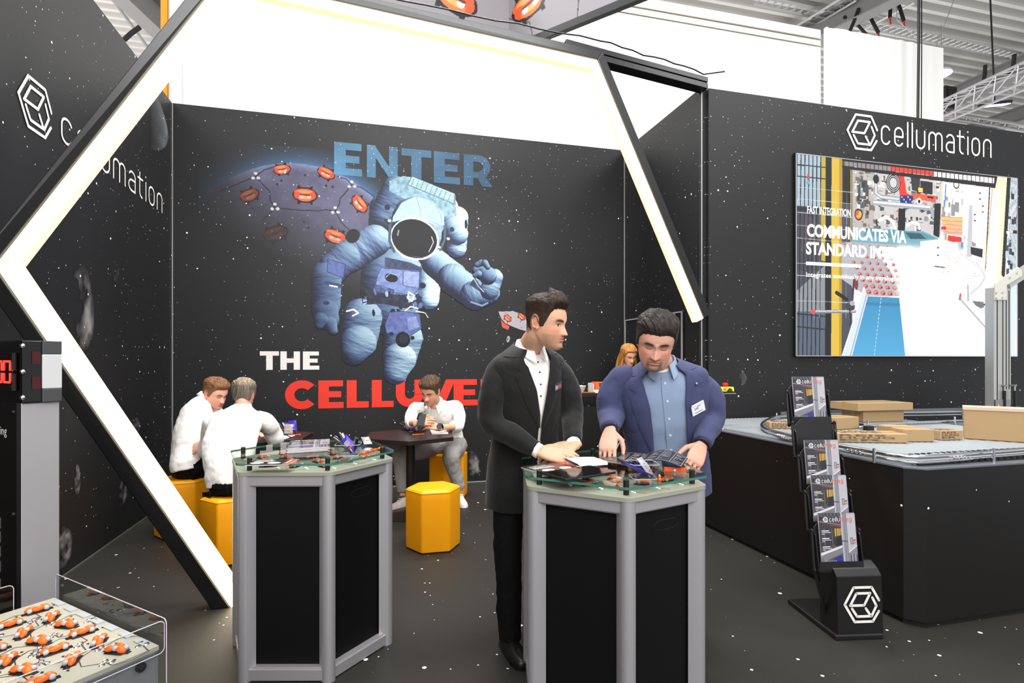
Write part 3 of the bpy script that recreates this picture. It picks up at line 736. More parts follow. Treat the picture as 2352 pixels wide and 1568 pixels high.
cv.mesh('astronaut_print', M_print2, (ax0, YB - .009, az0), (1, 0, 0), (0, 0, 1), wall_back)
# ---- grey drone plate and grey rocks printed on the back wall
def zd(x, y): p = ony(1130 + x / 7.84, 660 + y / 7.84, YB); return (p.x, p.z)
dx0, dz0 = zd(60, 1010)[0], zd(60, 1010)[1]; dx1, dz1 = zd(640, 400)
cv = Canvas(dx1 - dx0, dz1 - dz0, 260)
A2 = lambda x, y: (zd(x, y)[0] - dx0, zd(x, y)[1] - dz0); k8 = k5 * 2.3764 / 7.84
cv.poly([A2(*p) for p in ((150, 560), (230, 650), (320, 700), (290, 770), (180, 720))], np.array([196, 82, 62]) / 255.)
cv.poly([A2(*p) for p in ((110, 430), (320, 428), (370, 418), (620, 510), (620, 790), (500, 760), (380, 712), (240, 650), (160, 560))], np.array([166, 160, 163]) / 255.)
for (x, y, s) in ((280, 555, 95), (530, 525, 95)): module(cv, A2(x, y), s * k8, 1, rot=-.7)
for (x, y) in ((245, 460), (510, 620), (530, 720), (270, 650)): cv.ell(*A2(x, y), 12 * k8, 7 * k8, (.15, .15, .16))
cv.line([A2(x, y) for x, y in ((140, 700), (90, 825), (35, 950))], 4 * k8, (.5, .5, .5)); cv.ell(*A2(88, 826), 13 * k8, 13 * k8, (.75, .75, .75)); cv.ell(*A2(290, 930), 38 * k8, 70 * k8, (.62, .62, .62), -.2); cv.ell(*A2(282, 930), 12 * k8, 22 * k8, (.2, .2, .2), -.2)
cv.mesh('platform_print', M_print2, (dx0, YB - .005, dz0), (1, 0, 0), (0, 0, 1), wall_back)
def rock(name, O, X, Y, w, h, seed, lx, parent, bright=.5, tilt=0.0):
    cv = Canvas(w, h, max(70, 60 / w))
    u, v = cv.X / w * 2 - 1, cv.Y / h * 2 - 1
    c, q = math.cos(tilt), math.sin(tilt); u, v = u * c - v * q, u * q + v * c
    n = vnoise(u * 1.6 + 5, v * 1.6 + 5, seed, 3); n2 = vnoise(u * 3.5 + 9, v * 3.5 + 2, seed + 1, 3)
    r = np.hypot(u / .62, v / .85) + (n - .5) * .7
    body = np.clip((1 - r) / .22, 0, 1); lum = np.clip(u * lx + .25 + (n2 - .5) * 1.6, 0, 1) * body * bright
    cv.rgb = BKG * (1 - lum[..., None]) + np.array([186, 178, 176]) / 255. * lum[..., None]; cv.a = (lum > .012) * 1.0
    return cv.mesh(name, M_print, O, X, Y, parent)
def rock_at(fn, plane, u0, v0, u1, v1, seed, lx, parent, bright, tilt=0.0):
    a, b = fn(u0, v1, plane), fn(u1, v0, plane)
    if fn is onx: rock('asteroid_print', (plane + .0015, a.y, a.z), (0, 1, 0), (0, 0, 1), b.y - a.y, b.z - a.z, seed, lx, parent, bright, tilt)
    else: rock('asteroid_print', (a.x, plane - .0015, a.z), (1, 0, 0), (0, 0, 1), b.x - a.x, b.z - a.z, seed, lx, parent, bright, tilt)
rock_at(onx, XL, 130, 590, 232, 850, 21, .9, wall_left, .75); rock_at(onx, XL, 100, 1190, 180, 1350, 22, .9, wall_left, .8); rock_at(onx, XL, 160, 1050, 192, 1150, 23, .9, wall_left, .7)
rock_at(onx, XL, 262, 1080, 300, 1180, 24, .8, wall_left, .6, .3); rock_at(onx, XL, 285, 945, 330, 1010, 25, .8, wall_left, .4); rock_at(onx, XL, 245, 600, 280, 650, 26, .5, wall_left, .22); rock_at(onx, XL, 140, 860, 190, 940, 29, .8, wall_left, .4, .4)
rock_at(ony, YB, 1050, 1030, 1118, 1105, 27, .9, wall_back, .75); rock_at(ony, YR, 1672, 840, 1725, 895, 28, .9, wall_right, .35)
# pale moon limb at the far end of the left wall
a, b = onx(330, 345, XL), onx(390, 200, XL); b.z = ZT - .01
cv = Canvas(b.y - a.y, b.z - a.z, 80); u, v = cv.X / cv.w, cv.Y / cv.h
r = np.hypot((u + 1.2) / 2.15, (v - .5) / .58); n = vnoise(u * 3, v * 9, 5)
lum = np.clip((1 - r) / .03, 0, 1) * np.clip((u - .2) * 1.3, 0, 1) * (.25 + .5 * n)
cv.rgb = BKG * (1 - lum[..., None]) + np.array([180, 186, 190]) / 255. * lum[..., None]; cv.a = (lum > .01) * 1.0
cv.mesh('moon_print', M_print, (XL + .0015, a.y, a.z), (0, 1, 0), (0, 0, 1), wall_left)
# ---- sign lettering on the side walls
M_sign = mat('white sign print', rgb(232, 228, 222), .5)
mb = MB()
a, b = onx(104, 330, XL), onx(372, 462, XL)
def L2(u, v): p = onx(u, v, XL); return (p.y, p.z)
base_z = L2(140, 322)[1]; xh = L2(150, 268)[1] - L2(150, 324)[1]
ws = L2(140, 300)[0]; we = L2(371, 400)[0]
strokes_into(mb, 'cellumation', (XL + .004, ws, base_z), (0, 1, 0), (0, 0, 1), xh, width=we - ws)
ic = L2(80, 246); top = L2(63, 172)[1]; bot = L2(108, 322)[1]; ri = (top - bot) / 2 / .9
icon_into(mb, (XL + .004, ic[0], (top + bot) / 2), (0, 1, 0), (0, 0, 1), ri, m=0)
mb.build('wall_lettering', M_sign, wall_left)
mb = MB(); yq = YR - .004
def R2(u, v): p = ony(u, v, YR); return (p.x, p.z)
x0, x1 = R2(2024, 330)[0], R2(2275, 330)[0]; bz = R2(2040, 332)[1]
strokes_into(mb, 'cellumation', (x0, yq, bz), (1, 0, 0), (0, 0, 1), R2(2040, 291)[1] - R2(2040, 332)[1], width=x1 - x0)
ic = R2(1980, 304); icon_into(mb, (ic[0], yq, ic[1]), (1, 0, 0), (0, 0, 1), (R2(1980, 264)[1] - R2(1980, 344)[1]) / 2 / .9, sx=.95)
mb.build('wall_lettering', M_sign, wall_right)
# ================================================================== LIGHT ARCH, HANGING SIGN, VIDEO WALL
M_strip = mat('warm lit diffuser', (1, .95, .85), 0.4, emit=(1.0, .84, .60), es=9.0)
M_bloom = mat('amber strip bloom', (1, .8, .5), 0.4, emit=(1.0, .70, .38), es=1.3)  # warm bloom around the strip, imitated by faintly emissive edges
AP = [onz(553, 1388, 0.0), None, None, None, None]
AP[0] = dep(553, 1388, 3.41); AP[1] = dep(22, 612, 2.93); AP[2] = dep(526, -33, 4.10); AP[3] = dep(1362, 152, 5.12); AP[4] = dep(1603, 735, 5.55)
AP[4].y = min(AP[4].y, YR - .02)
arch = empty('hexagonal_light_arch', (AP[0].x, AP[0].y, 0), label='large angular black light arch with glowing warm strip around the lounge entrance', cat='light arch')
def off2(path, o):
    """Offset a path drawn in x-z to its right-hand side, mitred; keeps the y of each vertex."""
    out = []
    P = [Vector((p.x, p.z)) for p in path]
    for i, p in enumerate(P):
        d0 = (P[i] - P[i - 1]).normalized() if i else (P[1] - P[0]).normalized()
        d1 = (P[i + 1] - P[i]).normalized() if i < len(P) - 1 else d0
        n0 = Vector((d0.y, -d0.x)); n1 = Vector((d1.y, -d1.x)); b = (n0 + n1); b = b / b.length
        q = p + b * (o / max(.3, b.dot(n0)))
        out.append(Vector((q.x, path[i].y, q.y)))
    return out
def arch_seg(mb, i, o0, o1, y0, y1, m=0):
    a, b = off2(AP, o0), off2(AP, o1); D0, D1 = Vector((0, y0, 0)), Vector((0, y1, 0))
    r = [[a[k] + D0, b[k] + D0, b[k] + D1, a[k] + D1] for k in (i, i + 1)]
    if i == 0:   # cut level with the floor
        for j, (p, q) in enumerate(zip(r[0], r[1])):
            t = p.z / (p.z - q.z); r[0][j] = p + (q - p) * t
    mb.loft(r, m)
for i in range(4):
    mb = MB(); arch_seg(mb, i, -.125, -.042, -.05, .07); arch_seg(mb, i, -.042, .02, .035, .06); arch_seg(mb, i, -.135, -.115, -.03, -.01); arch_seg(mb, i, -.135, -.115, .02, .04)
    mb.build('profile', M_blackm, arch, bevel=.006)
    mb = MB(); arch_seg(mb, i, -.033, .043, -.045, .034); mb.build('light_strip', M_strip, arch)
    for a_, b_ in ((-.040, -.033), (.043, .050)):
        mb = MB(); arch_seg(mb, i, a_, b_, -.038, .034); mb.build('strip_bloom', M_bloom, arch)
# the beam runs on to the corner of the wall
o_ = off2(AP, -.125); a, b = o_[3] + Vector((0, 0, .09)), Vector((XS + .02, YR - .02, ZT + .10))
mb = MB()
for dz, hh in ((-.035, .05), (-.095, .055)):
    d = (b - a); s = Vector((0, .06, 0))
    mb.loft([[p + s + Vector((0, 0, dz)), p - s + Vector((0, 0, dz)), p - s + Vector((0, 0, dz - hh)), p + s + Vector((0, 0, dz - hh))] for p in (o_[2] * .02 + a * .98 + Vector((-.3, -.0, .0)), b)])
mb.build('roof_beam', M_blackm, arch, bevel=.004)
# cable lying along the beam
rr_ = random.Random(3)
pts = [o_[2].lerp(a, t) + Vector((0, .02, .035 + rr_.random() * .02)) for t in np.linspace(.3, 1, 12)] + [a.lerp(b, t) + Vector((0, .02, .03 + rr_.random() * .035)) for t in np.linspace(.1, 1.0, 10)] + [b + Vector((.22, -.02, .07))]
MB().tube(pts, .007, 6).build('cable', M_cable, arch, smooth=True)

# hexagonal banner ring hung above the stand
s0 = dep(1170, 127, 6.66); ctr = Vector((s0.x - 1.04, s0.y - 2.8)); a0 = math.atan2(s0.y - ctr.y, s0.x - ctr.x); RS = (Vector((s0.x, s0.y)) - ctr).length
sign = empty('hanging_banner_ring', (ctr.x, ctr.y, s0.z), label='grey six-sided banner ring printed with orange rollers hung overhead', cat='hanging sign')
vo, vi = hexa(RS, a0, ctr), hexa(RS - .05, a0, ctr)
zA, zB = s0.z + .06, s0.z + 1.3
M_banner = mat('grey printed banner', rgb(118, 115, 118), .7)
for k in range(6):
    p, q = k, (k + 1) % 6
    MB().prism([vo[p], vo[q], vi[q], vi[p]], zA, zB).build('banner_panel', M_banner, sign)
    MB().prism([hexa(RS + .01, a0, ctr)[p], hexa(RS + .01, a0, ctr)[q], hexa(RS - .07, a0, ctr)[q], hexa(RS - .07, a0, ctr)[p]], zA - .06, zA + .02).build('bottom_rail', M_black, sign)
    MB().tube([(vi[p][0], vi[p][1], zB - .02), (vi[p][0], vi[p][1], ZC)], .008, 6).build('suspension_wire', M_tray, sign)
for side, mods in ((0, ((.72, .5, .3, .5), (2.25, .42, .3, -.3))), (5, ((.3, .42, .27, .35), (1.25, .55, .3, -1.1), (2.2, .6, .3, .4)))):
    # panel 5 runs from vertex 5 to vertex 0; panel 0 from vertex 0 to vertex 1
    A_, B_ = Vector(vi[side]).to_3d(), Vector(vi[(side + 1) % 6]).to_3d()
    if side == 0: A_, B_ = B_, A_
    else: A_, B_ = B_, A_
    d = (B_ - A_).normalized(); Lp = (B_ - A_).length
    up = UP; n = d.cross(up); inward = Vector((ctr.x, ctr.y, 0)) - (A_ + B_) / 2
    A3 = Vector((A_.x, A_.y, zA)) + inward.normalized() * .004
    if n.dot(inward) < 0: A3 = A3 + d * Lp; d = -d
    cv = Canvas(Lp, zB - zA, 110, np.array([118, 115, 118]) / 255.)
    fl = lambda x: (Lp - x) if n.dot(inward) < 0 else x
    for (x, y, s, r) in mods: module(cv, (fl(x), y), s, 1, rot=r)
    for ln in (((.0, .35), (.3, .2), (.35, 0)), ((.75, 1.2), (.9, .8), (.8, .55), (.95, .2), (.93, 0)), ((1.6, 1.2), (1.55, .9), (1.9, .5), (2.4, .4))):
        cv.line([(fl(p[0]), p[1]) for p in ln], .012, (.1, .1, .11))
    for (x, y) in ((.35, .75), (.45, .55), (1.5, .8), (1.8, .3)): cv.poly([(fl(x) - .03, y), (fl(x), y + .035), (fl(x) + .03, y), (fl(x), y - .035)], (.3, .3, .32))
    cv.mesh('banner_print', M_print2, A3, d, UP, sign)

# LED video wall
def zs(x, y): p = ony(1820 + x / 3.2, 340 + y / 3.2, YR - .03); return (p.x, p.z)
q0 = ony(1831, 350, YR - .03); q1 = ony(2336, 412, YR - .03); q2 = ony(1826, 817, YR - .03)
sx0, sx1, sz1, sz0 = (q0.x + q2.x) / 2, q1.x, (q0.z + q1.z) / 2, q2.z
scr = empty('led_video_wall', ((sx0 + sx1) / 2, YR - .02, sz0), label='big bright LED video wall showing a parcel conveyor and white text', cat='video screen')
MB().box(((sx0 + sx1) / 2, YR - .018, (sz0 + sz1) / 2), (sx1 - sx0 + .02, .022, sz1 - sz0 + .02)).build('frame', M_black, scr)
cv = Canvas(sx1 - sx0, sz1 - sz0, 250, (.93, .94, .96))
def T(x, y): p = zs(x, y); return (p[0] - sx0, p[1] - sz0)
ks = (zs(800, 700)[0] - zs(700, 700)[0]) / 100
def c8(*c): return np.array(c) / 255.
def PL(pts, col): cv.poly([T(*p) for p in pts], c8(*col))
def LN(pts, w, col, a=1.0): cv.line([T(*p) for p in pts], w * ks, c8(*col), a)
def EL(x, y, rx, ry, col, rot=0, soft=0, a=1.0): cv.ell(*T(x, y), rx * ks, ry * ks, c8(*col), rot, soft, a)
rs = np.random.default_rng(11)
# hall in the film: pale walls and machinery
PL([(0, 0), (440, 60), (440, 1600), (0, 1600)], (70, 74, 84)); PL([(35, 30), (245, 55), (245, 440), (25, 420)], (168, 190, 204)); PL([(30, 430), (240, 450), (240, 900), (20, 900)], (62, 66, 74)); PL([(20, 1200), (245, 1200), (245, 1530), (10, 1530)], (88, 98, 116))
PL([(20, 1060), (240, 860), (240, 1200), (20, 1200)], (140, 145, 150)); PL([(100, 480), (240, 600), (240, 760), (60, 760)], (86, 78, 84))
PL([(440, 140), (620, 165), (620, 640), (440, 640)], (188, 182, 176)); PL([(480, 230), (560, 240), (560, 430), (480, 430)], (70, 76, 80)); PL([(500, 250), (520, 250), (520, 425), (500, 425)], (160, 165, 165))
PL([(600, 150), (1100, 220), (1100, 640), (600, 620)], (206, 204, 202))
for i in range(260):
    r = rs.random(6); x, y = 440 + r[0] * 630, 160 + r[1] * 430
    w, h = 4 + r[2] * 34, 4 + r[3] * 40
    g = [(52, 50, 50), (230, 230, 228), (126, 106, 92), (150, 150, 152), (88, 92, 100), (206, 190, 172), (250, 250, 250)][int(r[4] * 7)]
    PL([(x, y), (x + w, y + w * .12), (x + w, y + h), (x, y + h)], g)
for i in range(120):
    r = rs.random(6); x, y = 1090 + r[0] * 300, 200 + r[1] * 520
    g = [(255, 255, 255), (236, 226, 214), (196, 190, 186), (250, 236, 220), (150, 150, 152)][int(r[4] * 5)]
    PL([(x, y), (x + 6 + r[2] * 30, y + 3), (x + 6 + r[2] * 30, y + 20 + r[3] * 90), (x, y + 20 + r[3] * 90)], g)
for i in range(5): PL([(1095 + i * 6, 505 + i * 26), (1250, 515 + i * 26), (1250, 537 + i * 26), (1095 + i * 6, 527 + i * 26)], (255, 196 - i * 6, 128 + i * 4)); LN([(1095, 503 + i * 27), (1250, 513 + i * 27)], 4, (226, 128, 70))
PL([(1145, 640), (1245, 655), (1245, 690), (1180, 690), (1140, 680)], (228, 40, 34)); PL([(1095, 575), (1130, 575), (1130, 600), (1095, 600)], (210, 50, 40)); PL([(1240, 690), (1255, 690), (1255, 740), (1238, 740)], (70, 140, 220))
PL([(1110, 215), (1380, 255), (1380, 330), (1110, 300)], (248, 246, 242)); PL([(1255, 250), (1450, 290), (1440, 760), (1250, 640)], (250, 250, 252))
LN([(1128, 270), (1120, 420)], 9, (70, 150, 230)); LN([(1100, 250), (1094, 480)], 14, (240, 214, 190)); EL(1205, 270, 24, 24, (90, 60, 50)); EL(1205, 268, 17, 17, (250, 246, 242))
# robot
PL([(760, 190), (820, 200), (840, 330), (880, 350), (860, 390), (790, 350)], (238, 52, 34)); PL([(880, 330), (1060, 352), (1050, 400), (890, 372)], (250, 92, 60)); PL([(990, 352), (1038, 358), (1036, 374), (992, 366)], (60, 30, 28))
PL([(715, 135), (1040, 170), (1040, 200), (720, 150)], (240, 60, 48)); PL([(940, 240), (1030, 250), (1030, 340), (940, 330)], (34, 32, 36)); PL([(870, 215), (940, 220), (935, 320), (880, 310)], (50, 48, 52))
for r in (52, 42, 32): EL(742, 255, r, r * 1.1, (28, 26, 30)); EL(742, 255, r - 6, (r - 6) * 1.1, (216, 214, 214))
EL(800, 135, 34, 30, (226, 222, 220)); PL([(790, 345), (886, 352), (884, 412), (792, 402)], (34, 42, 120)); 
for i in range(6): EL(805 + i * 15, 360 + (i % 3) * 18, 6, 5, (190, 205, 240))
EL(932, 392, 20, 22, (240, 240, 240)); EL(932, 392, 10, 11, (40, 30, 26)); PL([(925, 290), (960, 294), (958, 325), (926, 322)], (255, 214, 92))
LN([(612, 180), (615, 330), (650, 358), (780, 374)], 26, (150, 152, 156)); LN([(612, 180), (615, 330), (650, 358), (780, 374)], 14, (216, 220, 224)); LN([(600, 400), (1010, 440), (1030, 460), (1030, 490)], 30, (164, 172, 178)); LN([(600, 396), (1010, 434)], 12, (238, 242, 244))
EL(615, 228, 22, 26, (28, 28, 32)); LN([(640, 530), (690, 505), (740, 540), (755, 590)], 20, (236, 232, 228)); LN([(840, 570), (880, 545), (930, 560), (935, 590)], 18, (248, 244, 240))
PL([(780, 440), (830, 446), (828, 610), (776, 604)], (14, 14, 16)); PL([(1045, 405), (1092, 408), (1080, 660), (1036, 640)], (22, 22, 24))
# belts
PL([(500, 600), (960, 610), (1070, 660), (1070, 690), (940, 720), (430, 690)], (120, 170, 184)); PL([(560, 585), (760, 600), (960, 622), (1060, 665), (700, 660), (520, 640)], (88, 150, 170)); PL([(830, 620), (940, 628), (985, 668), (870, 668)], (44, 86, 104))
PL([(350, 700), (430, 690), (940, 720), (860, 900), (790, 1090), (540, 1085), (360, 960)], (176, 180, 186)); PL([(600, 740), (860, 720), (1120, 800), (1500, 980), (1490, 1530), (800, 1530), (790, 1000)], (253, 254, 255))
n = 0
for i in range(9):
    for j in range(7):
        x = 385 + j * 62 + i * 22 - (i * j) * 1.2; y = 705 + i * 44 + j * 4; s = .55 + i * .07
        if x < 800 - i * 1 and y < 1085 and x > 365:
            EL(x, y, 17 * s, 12 * s, (214, 92, 82)); EL(x - 4, y - 3 * s, 9 * s, 5 * s, (238, 138, 126)); EL(x + 9 * s, y + 5 * s, 6 * s, 5 * s, (70, 58, 62))
# washed out middle of the picture
X_, Y_ = cv.X / cv.w, cv.Y / cv.h
wx = T(790, 900)[0]; tx = T(700, 800)
w1 = np.clip((cv.X - T(740, 900)[0]) / (60 * ks), 0, 1) * np.clip((T(900, 690)[1] - cv.Y) / (70 * ks), 0, 1)
cv.put(w1 * .97, c8(254, 254, 255))
for i in range(70):
    r = rs.random(3); x = 1090 + r[0] * 300; y = 770 + r[1] * 320
    if abs((y - 770) - (x - 1090) * .75) < 130: EL(x, y, 9, 4, (250, 176 + r[2] * 50, 170 + r[2] * 60))
PL([(1300, 420), (1325, 420), (1318, 800), (1280, 800)], (196, 200, 206)); LN([(1245, 775), (1390, 890), (1415, 950), (1380, 1010), (1310, 1070)], 13, (206, 210, 214)); LN([(1245, 772), (1390, 886)], 5, (255, 255, 255))
PL([(1310, 725), (1400, 742), (1396, 806), (1312, 780)], (30, 30, 34)); LN([(1290, 1010), (1292, 1120)], 12, (170, 172, 176)); PL([(1320, 1122), (1405, 1130), (1410, 1190), (1350, 1160)], (112, 114, 118)); LN([(1410, 1150), (1476, 1130)], 12, (60, 52, 48)); EL(1405, 1195, 26, 20, (228, 226, 226)); LN([(1230, 1105), (1440, 1340)], 10, (170, 168, 170)); LN([(1235, 1075), (1230, 1110)], 14, (205, 60, 70))
for (x, y) in ((1070, 730), (1380, 330), (1400, 425), (1342, 488)): PL([(x - 11, y + 6), (x, y - 8), (x + 11, y + 6)], (60, 66, 84)); PL([(x - 11, y + 40), (x, y + 54), (x + 11, y + 40)], (60, 66, 84))
PL([(940, 685), (1060, 672), (1110, 690), (1120, 870), (1050, 870), (940, 740)], (252, 252, 254)); LN([(1045, 868), (1120, 878)], 7, (70, 72, 80))
for (x, y) in ((1070, 730),): PL([(x - 11, y + 6), (x, y - 8), (x + 11, y + 6)], (60, 66, 84)); PL([(x - 11, y + 52), (x, y + 66), (x + 11, y + 52)], (60, 66, 84))
PL([(555, 1088), (785, 1100), (830, 1530), (438, 1530)], (58, 142, 188)); g = np.clip((T(600, 1090)[1] - cv.Y) / (440 * ks), 0, 1); m = cv.pmask([T(*p) for p in ((555, 1088), (785, 1100), (830, 1530), (438, 1530))]); cv.put(m * g * .6, c8(110, 200, 246)); cv.put(m * np.clip(1 - np.abs(cv.Y - T(600, 1145)[1]) / (14 * ks), 0, 1) * .5, c8(36, 100, 140))
for i in range(15): LN([(652 - i * 3.4, 1100 + i * 29), (650 - i * 3.4, 1114 + i * 29)], 4, (206, 230, 240))
PL([(528, 1020), (552, 1085), (438, 1530), (360, 1530)], (216, 226, 232)); LN([(545, 1080), (425, 1530)], 8, (160, 180, 196)); LN([(527, 1022), (365, 1530)], 6, (250, 252, 255))
# yellow posts, black frames, mesh fence
PL([(210, 50), (245, 55), (245, 830), (212, 830)], (196, 170, 60)); PL([(245, 55), (290, 62), (285, 1530), (240, 1530)], (16, 16, 18)); PL([(288, 62), (360, 72), (362, 1530), (285, 1530)], (222, 186, 62)); PL([(345, 70), (366, 74), (362, 1530), (345, 1530)], (190, 146, 36)); PL([(372, 75), (430, 82), (430, 410), (372, 400)], (20, 18, 20)); LN([(430, 140), (430, 700)], 6, (204, 176, 70))
PL([(366, 68), (1500, 200), (1500, 222), (366, 96)], (22, 20, 22)); PL([(366, 128), (1500, 262), (1505, 296), (366, 150)], (18, 17, 19)); PL([(380, 98), (1490, 222), (1490, 255), (380, 130)], (150, 140, 138)); PL([(720, 135), (1040, 172), (1040, 205), (720, 170)], (236, 60, 50)); PL([(1040, 172), (1490, 222), (1490, 255), (1040, 205)], (252, 236, 234))
for i in range(36): LN([(385 + i * 31, 85 + i * 3.7), (385 + i * 31, 140 + i * 3.7)], 5, (26, 24, 26))
PL([(1486, 200), (1512, 205), (1505, 300), (1480, 290)], (16, 16, 18)); PL([(1508, 205), (1580, 215), (1560, 1500), (1480, 1480), (1490, 300)], (255, 232, 196)); PL([(1500, 300), (1530, 300), (1500, 1400), (1470, 1400)], (255, 250, 236)); PL([(1578, 215), (1606, 220), (1560, 960), (1536, 930)], (20, 19, 21)); LN([(1450, 290), (1420, 880)], 9, (30, 28, 30)); LN([(1470, 300), (1415, 900)], 7, (226, 170, 90)); PL([(1606, 220), (1662, 230), (1640, 1530), (1560, 1530)], (216, 228, 236)); PL([(1560, 600), (1650, 605), (1650, 630), (1560, 622)], (22, 22, 24))
for i in range(30):
    r = rs.random(4); y = 240 + r[1] * 760; x = 1585 + r[0] * 60 - (y - 240) * .04; PL([(x, y), (x + 22, y + 2), (x + 20, y + 20 + r[2] * 40), (x, y + 18 + r[2] * 40)], [(70, 76, 84), (180, 206, 222), (40, 44, 50), (240, 246, 250)][int(r[3] * 4)])
for i in range(6): LN([(1600 + i * 11, 225), (1590 + i * 9, 900)], 3, (30, 32, 36))
for i in range(7): LN([(35 + i * 29, 32 + i * 3.4), (14 + i * 31, 1530)], 7, (24, 25, 30))
for y in (120, 205, 1310, 1215, 440): LN([(20, y), (240, y + 22)], 7, (24, 25, 30))
for (y, h) in ((430, 26),): PL([(25, y), (240, y + 14), (240, y + 14 + h), (25, y + h)], (26, 26, 30))
for y in (285, 370, 470, 565, 658, 845, 935, 1120): LN([(25, y), (440, y + 40 if y < 700 else y + 16)], 3, (226, 228, 230), .75)
for x in (165, 205, 320, 400): LN([(x, 330), (x - 6, 1250)], 2.5, (206, 208, 212), .6)
EL(118, 225, 9, 30, (196, 70, 60)); EL(113, 252, 8, 14, (40, 190, 200))
LN([(150, 1202), (460, 1200)], 18, (128, 132, 136)); LN([(150, 1198), (460, 1196)], 6, (214, 218, 220)); EL(152, 1202, 16, 14, (222, 82, 66)); LN([(325, 1062), (400, 1112)], 22, (24, 24, 26)); LN([(455, 950), (440, 1130)], 14, (58, 56, 60)); EL(425, 1165, 34, 24, (60, 60, 66)); EL(440, 1140, 18, 14, (172, 176, 182)); LN([(420, 1180), (430, 1270), (420, 1300)], 8, (30, 30, 34)); EL(470, 1000, 14, 34, (150, 40, 46))
# graphics over the film
EL(487, 488, 29, 34, (30, 22, 20)); EL(487, 488, 22, 26, (246, 96, 52)); cv.poly([T(*p) for p in ((487, 488), (487, 460), (506, 470), (509, 490), (500, 508), (482, 515), (468, 500))], c8(252, 190, 74)); PL([(480, 446), (496, 448), (496, 460), (480, 458)], (30, 22, 20))
cv.mesh('screen_picture', vcol_mat('lit LED picture', .4, emit=1.15), (sx0, YR - .030, sz0), (1, 0, 0), (0, 0, 1), scr)
M_lit = mat('lit white text', (.02, .02, .02), .5, emit=(1, 1, 1), es=1.6)
mb = MB(); yq = YR - .0315
def stext(txt, x, y, cap, wpx, bold):
    a = zs(x, y); b = zs(x + wpx, y); text_into(mb, txt, (a[0], yq, a[1]), (1, 0, 0), (0, 0, 1), cap * ks / .73, bold, width=b[0] - a[0])
stext('FAST INTEGRATION', 108, 478, 42, 320, .02); stext('COMMUNICATES VIA', 106, 645, 68, 732, .035); stext('STANDARD INTERFACES', 100, 776, 68, 905, .035); stext('Integrates seamlessly in any intralogistics system', 102, 945, 27, 850, .008)
a, b = zs(100, 846), zs(502, 868); mb.poly([(a[0], a[1] - 9 * ks), (b[0], a[1] - 9 * ks), (b[0], a[1] + 9 * ks), (a[0], a[1] + 9 * ks)], (0, yq, 0), (1, 0, 0), (0, 0, 1))
mb.build('screen_text', M_lit, scr)
mb = MB(); w = sx1 - sx0; h = sz1 - sz0
for (x, z, ww, hh) in ((w / 2, 0, w, .008), (w / 2, h, w, .008), (0, h / 2, .008, h), (w, h / 2, .008, h)): mb.box((sx0 + x, YR - .032, sz0 + z), (ww, .008, hh))
mb.build('bezel', M_alu, scr)
# ================================================================== COUNTERS
def glass_mat(name, tint, gloss=.06, rough=.0):
    if name in MATS: return MATS[name]
    m = bpy.data.materials.new(name); m.use_nodes = True; nt = m.node_tree; nt.nodes.clear()
    o = nt.nodes.new('ShaderNodeOutputMaterial'); t = nt.nodes.new('ShaderNodeBsdfTransparent'); t.inputs[0].default_value = (*tint, 1)
    g = nt.nodes.new('ShaderNodeBsdfGlossy'); g.inputs['Roughness'].default_value = rough
    f = nt.nodes.new('ShaderNodeFresnel'); f.inputs[0].default_value = 1.45; mx = nt.nodes.new('ShaderNodeMixShader')
    gm = nt.nodes.new('ShaderNodeNewGeometry'); iv = nt.nodes.new('ShaderNodeMath'); iv.operation = 'SUBTRACT'; iv.inputs[0].default_value = 1.0
    ml = nt.nodes.new('ShaderNodeMath'); ml.operation = 'MULTIPLY'; nt.links.new(gm.outputs['Backfacing'], iv.inputs[1]); nt.links.new(iv.outputs[0], ml.inputs[0]); nt.links.new(f.outputs[0], ml.inputs[1])
    nt.links.new(ml.outputs[0], mx.inputs[0]); nt.links.new(t.outputs[0], mx.inputs[1]); nt.links.new(g.outputs[0], mx.inputs[2]); nt.links.new(mx.outputs[0], o.inputs[0])
    MATS[name] = m; return m
M_glass = glass_mat('clear table glass', (.90, .95, .92))
M_gedge = mat('green glass edge', rgb(70, 120, 104), .1, spec=.6)
M_acryl = glass_mat('clear acrylic', (.93, .94, .95))
M_plate = mat('sage grey laminate', rgb(150, 150, 134), .4)
M_panel = mat('black infill panel', rgb(6, 6, 7), .55, spec=.25)
M_amber = mat('orange roller rubber', rgb(240, 100, 20), .35)
M_hubg = mat('pale grey hub', rgb(170, 172, 176), .4)
M_dark = mat('dark slot', rgb(22, 22, 24), .6)

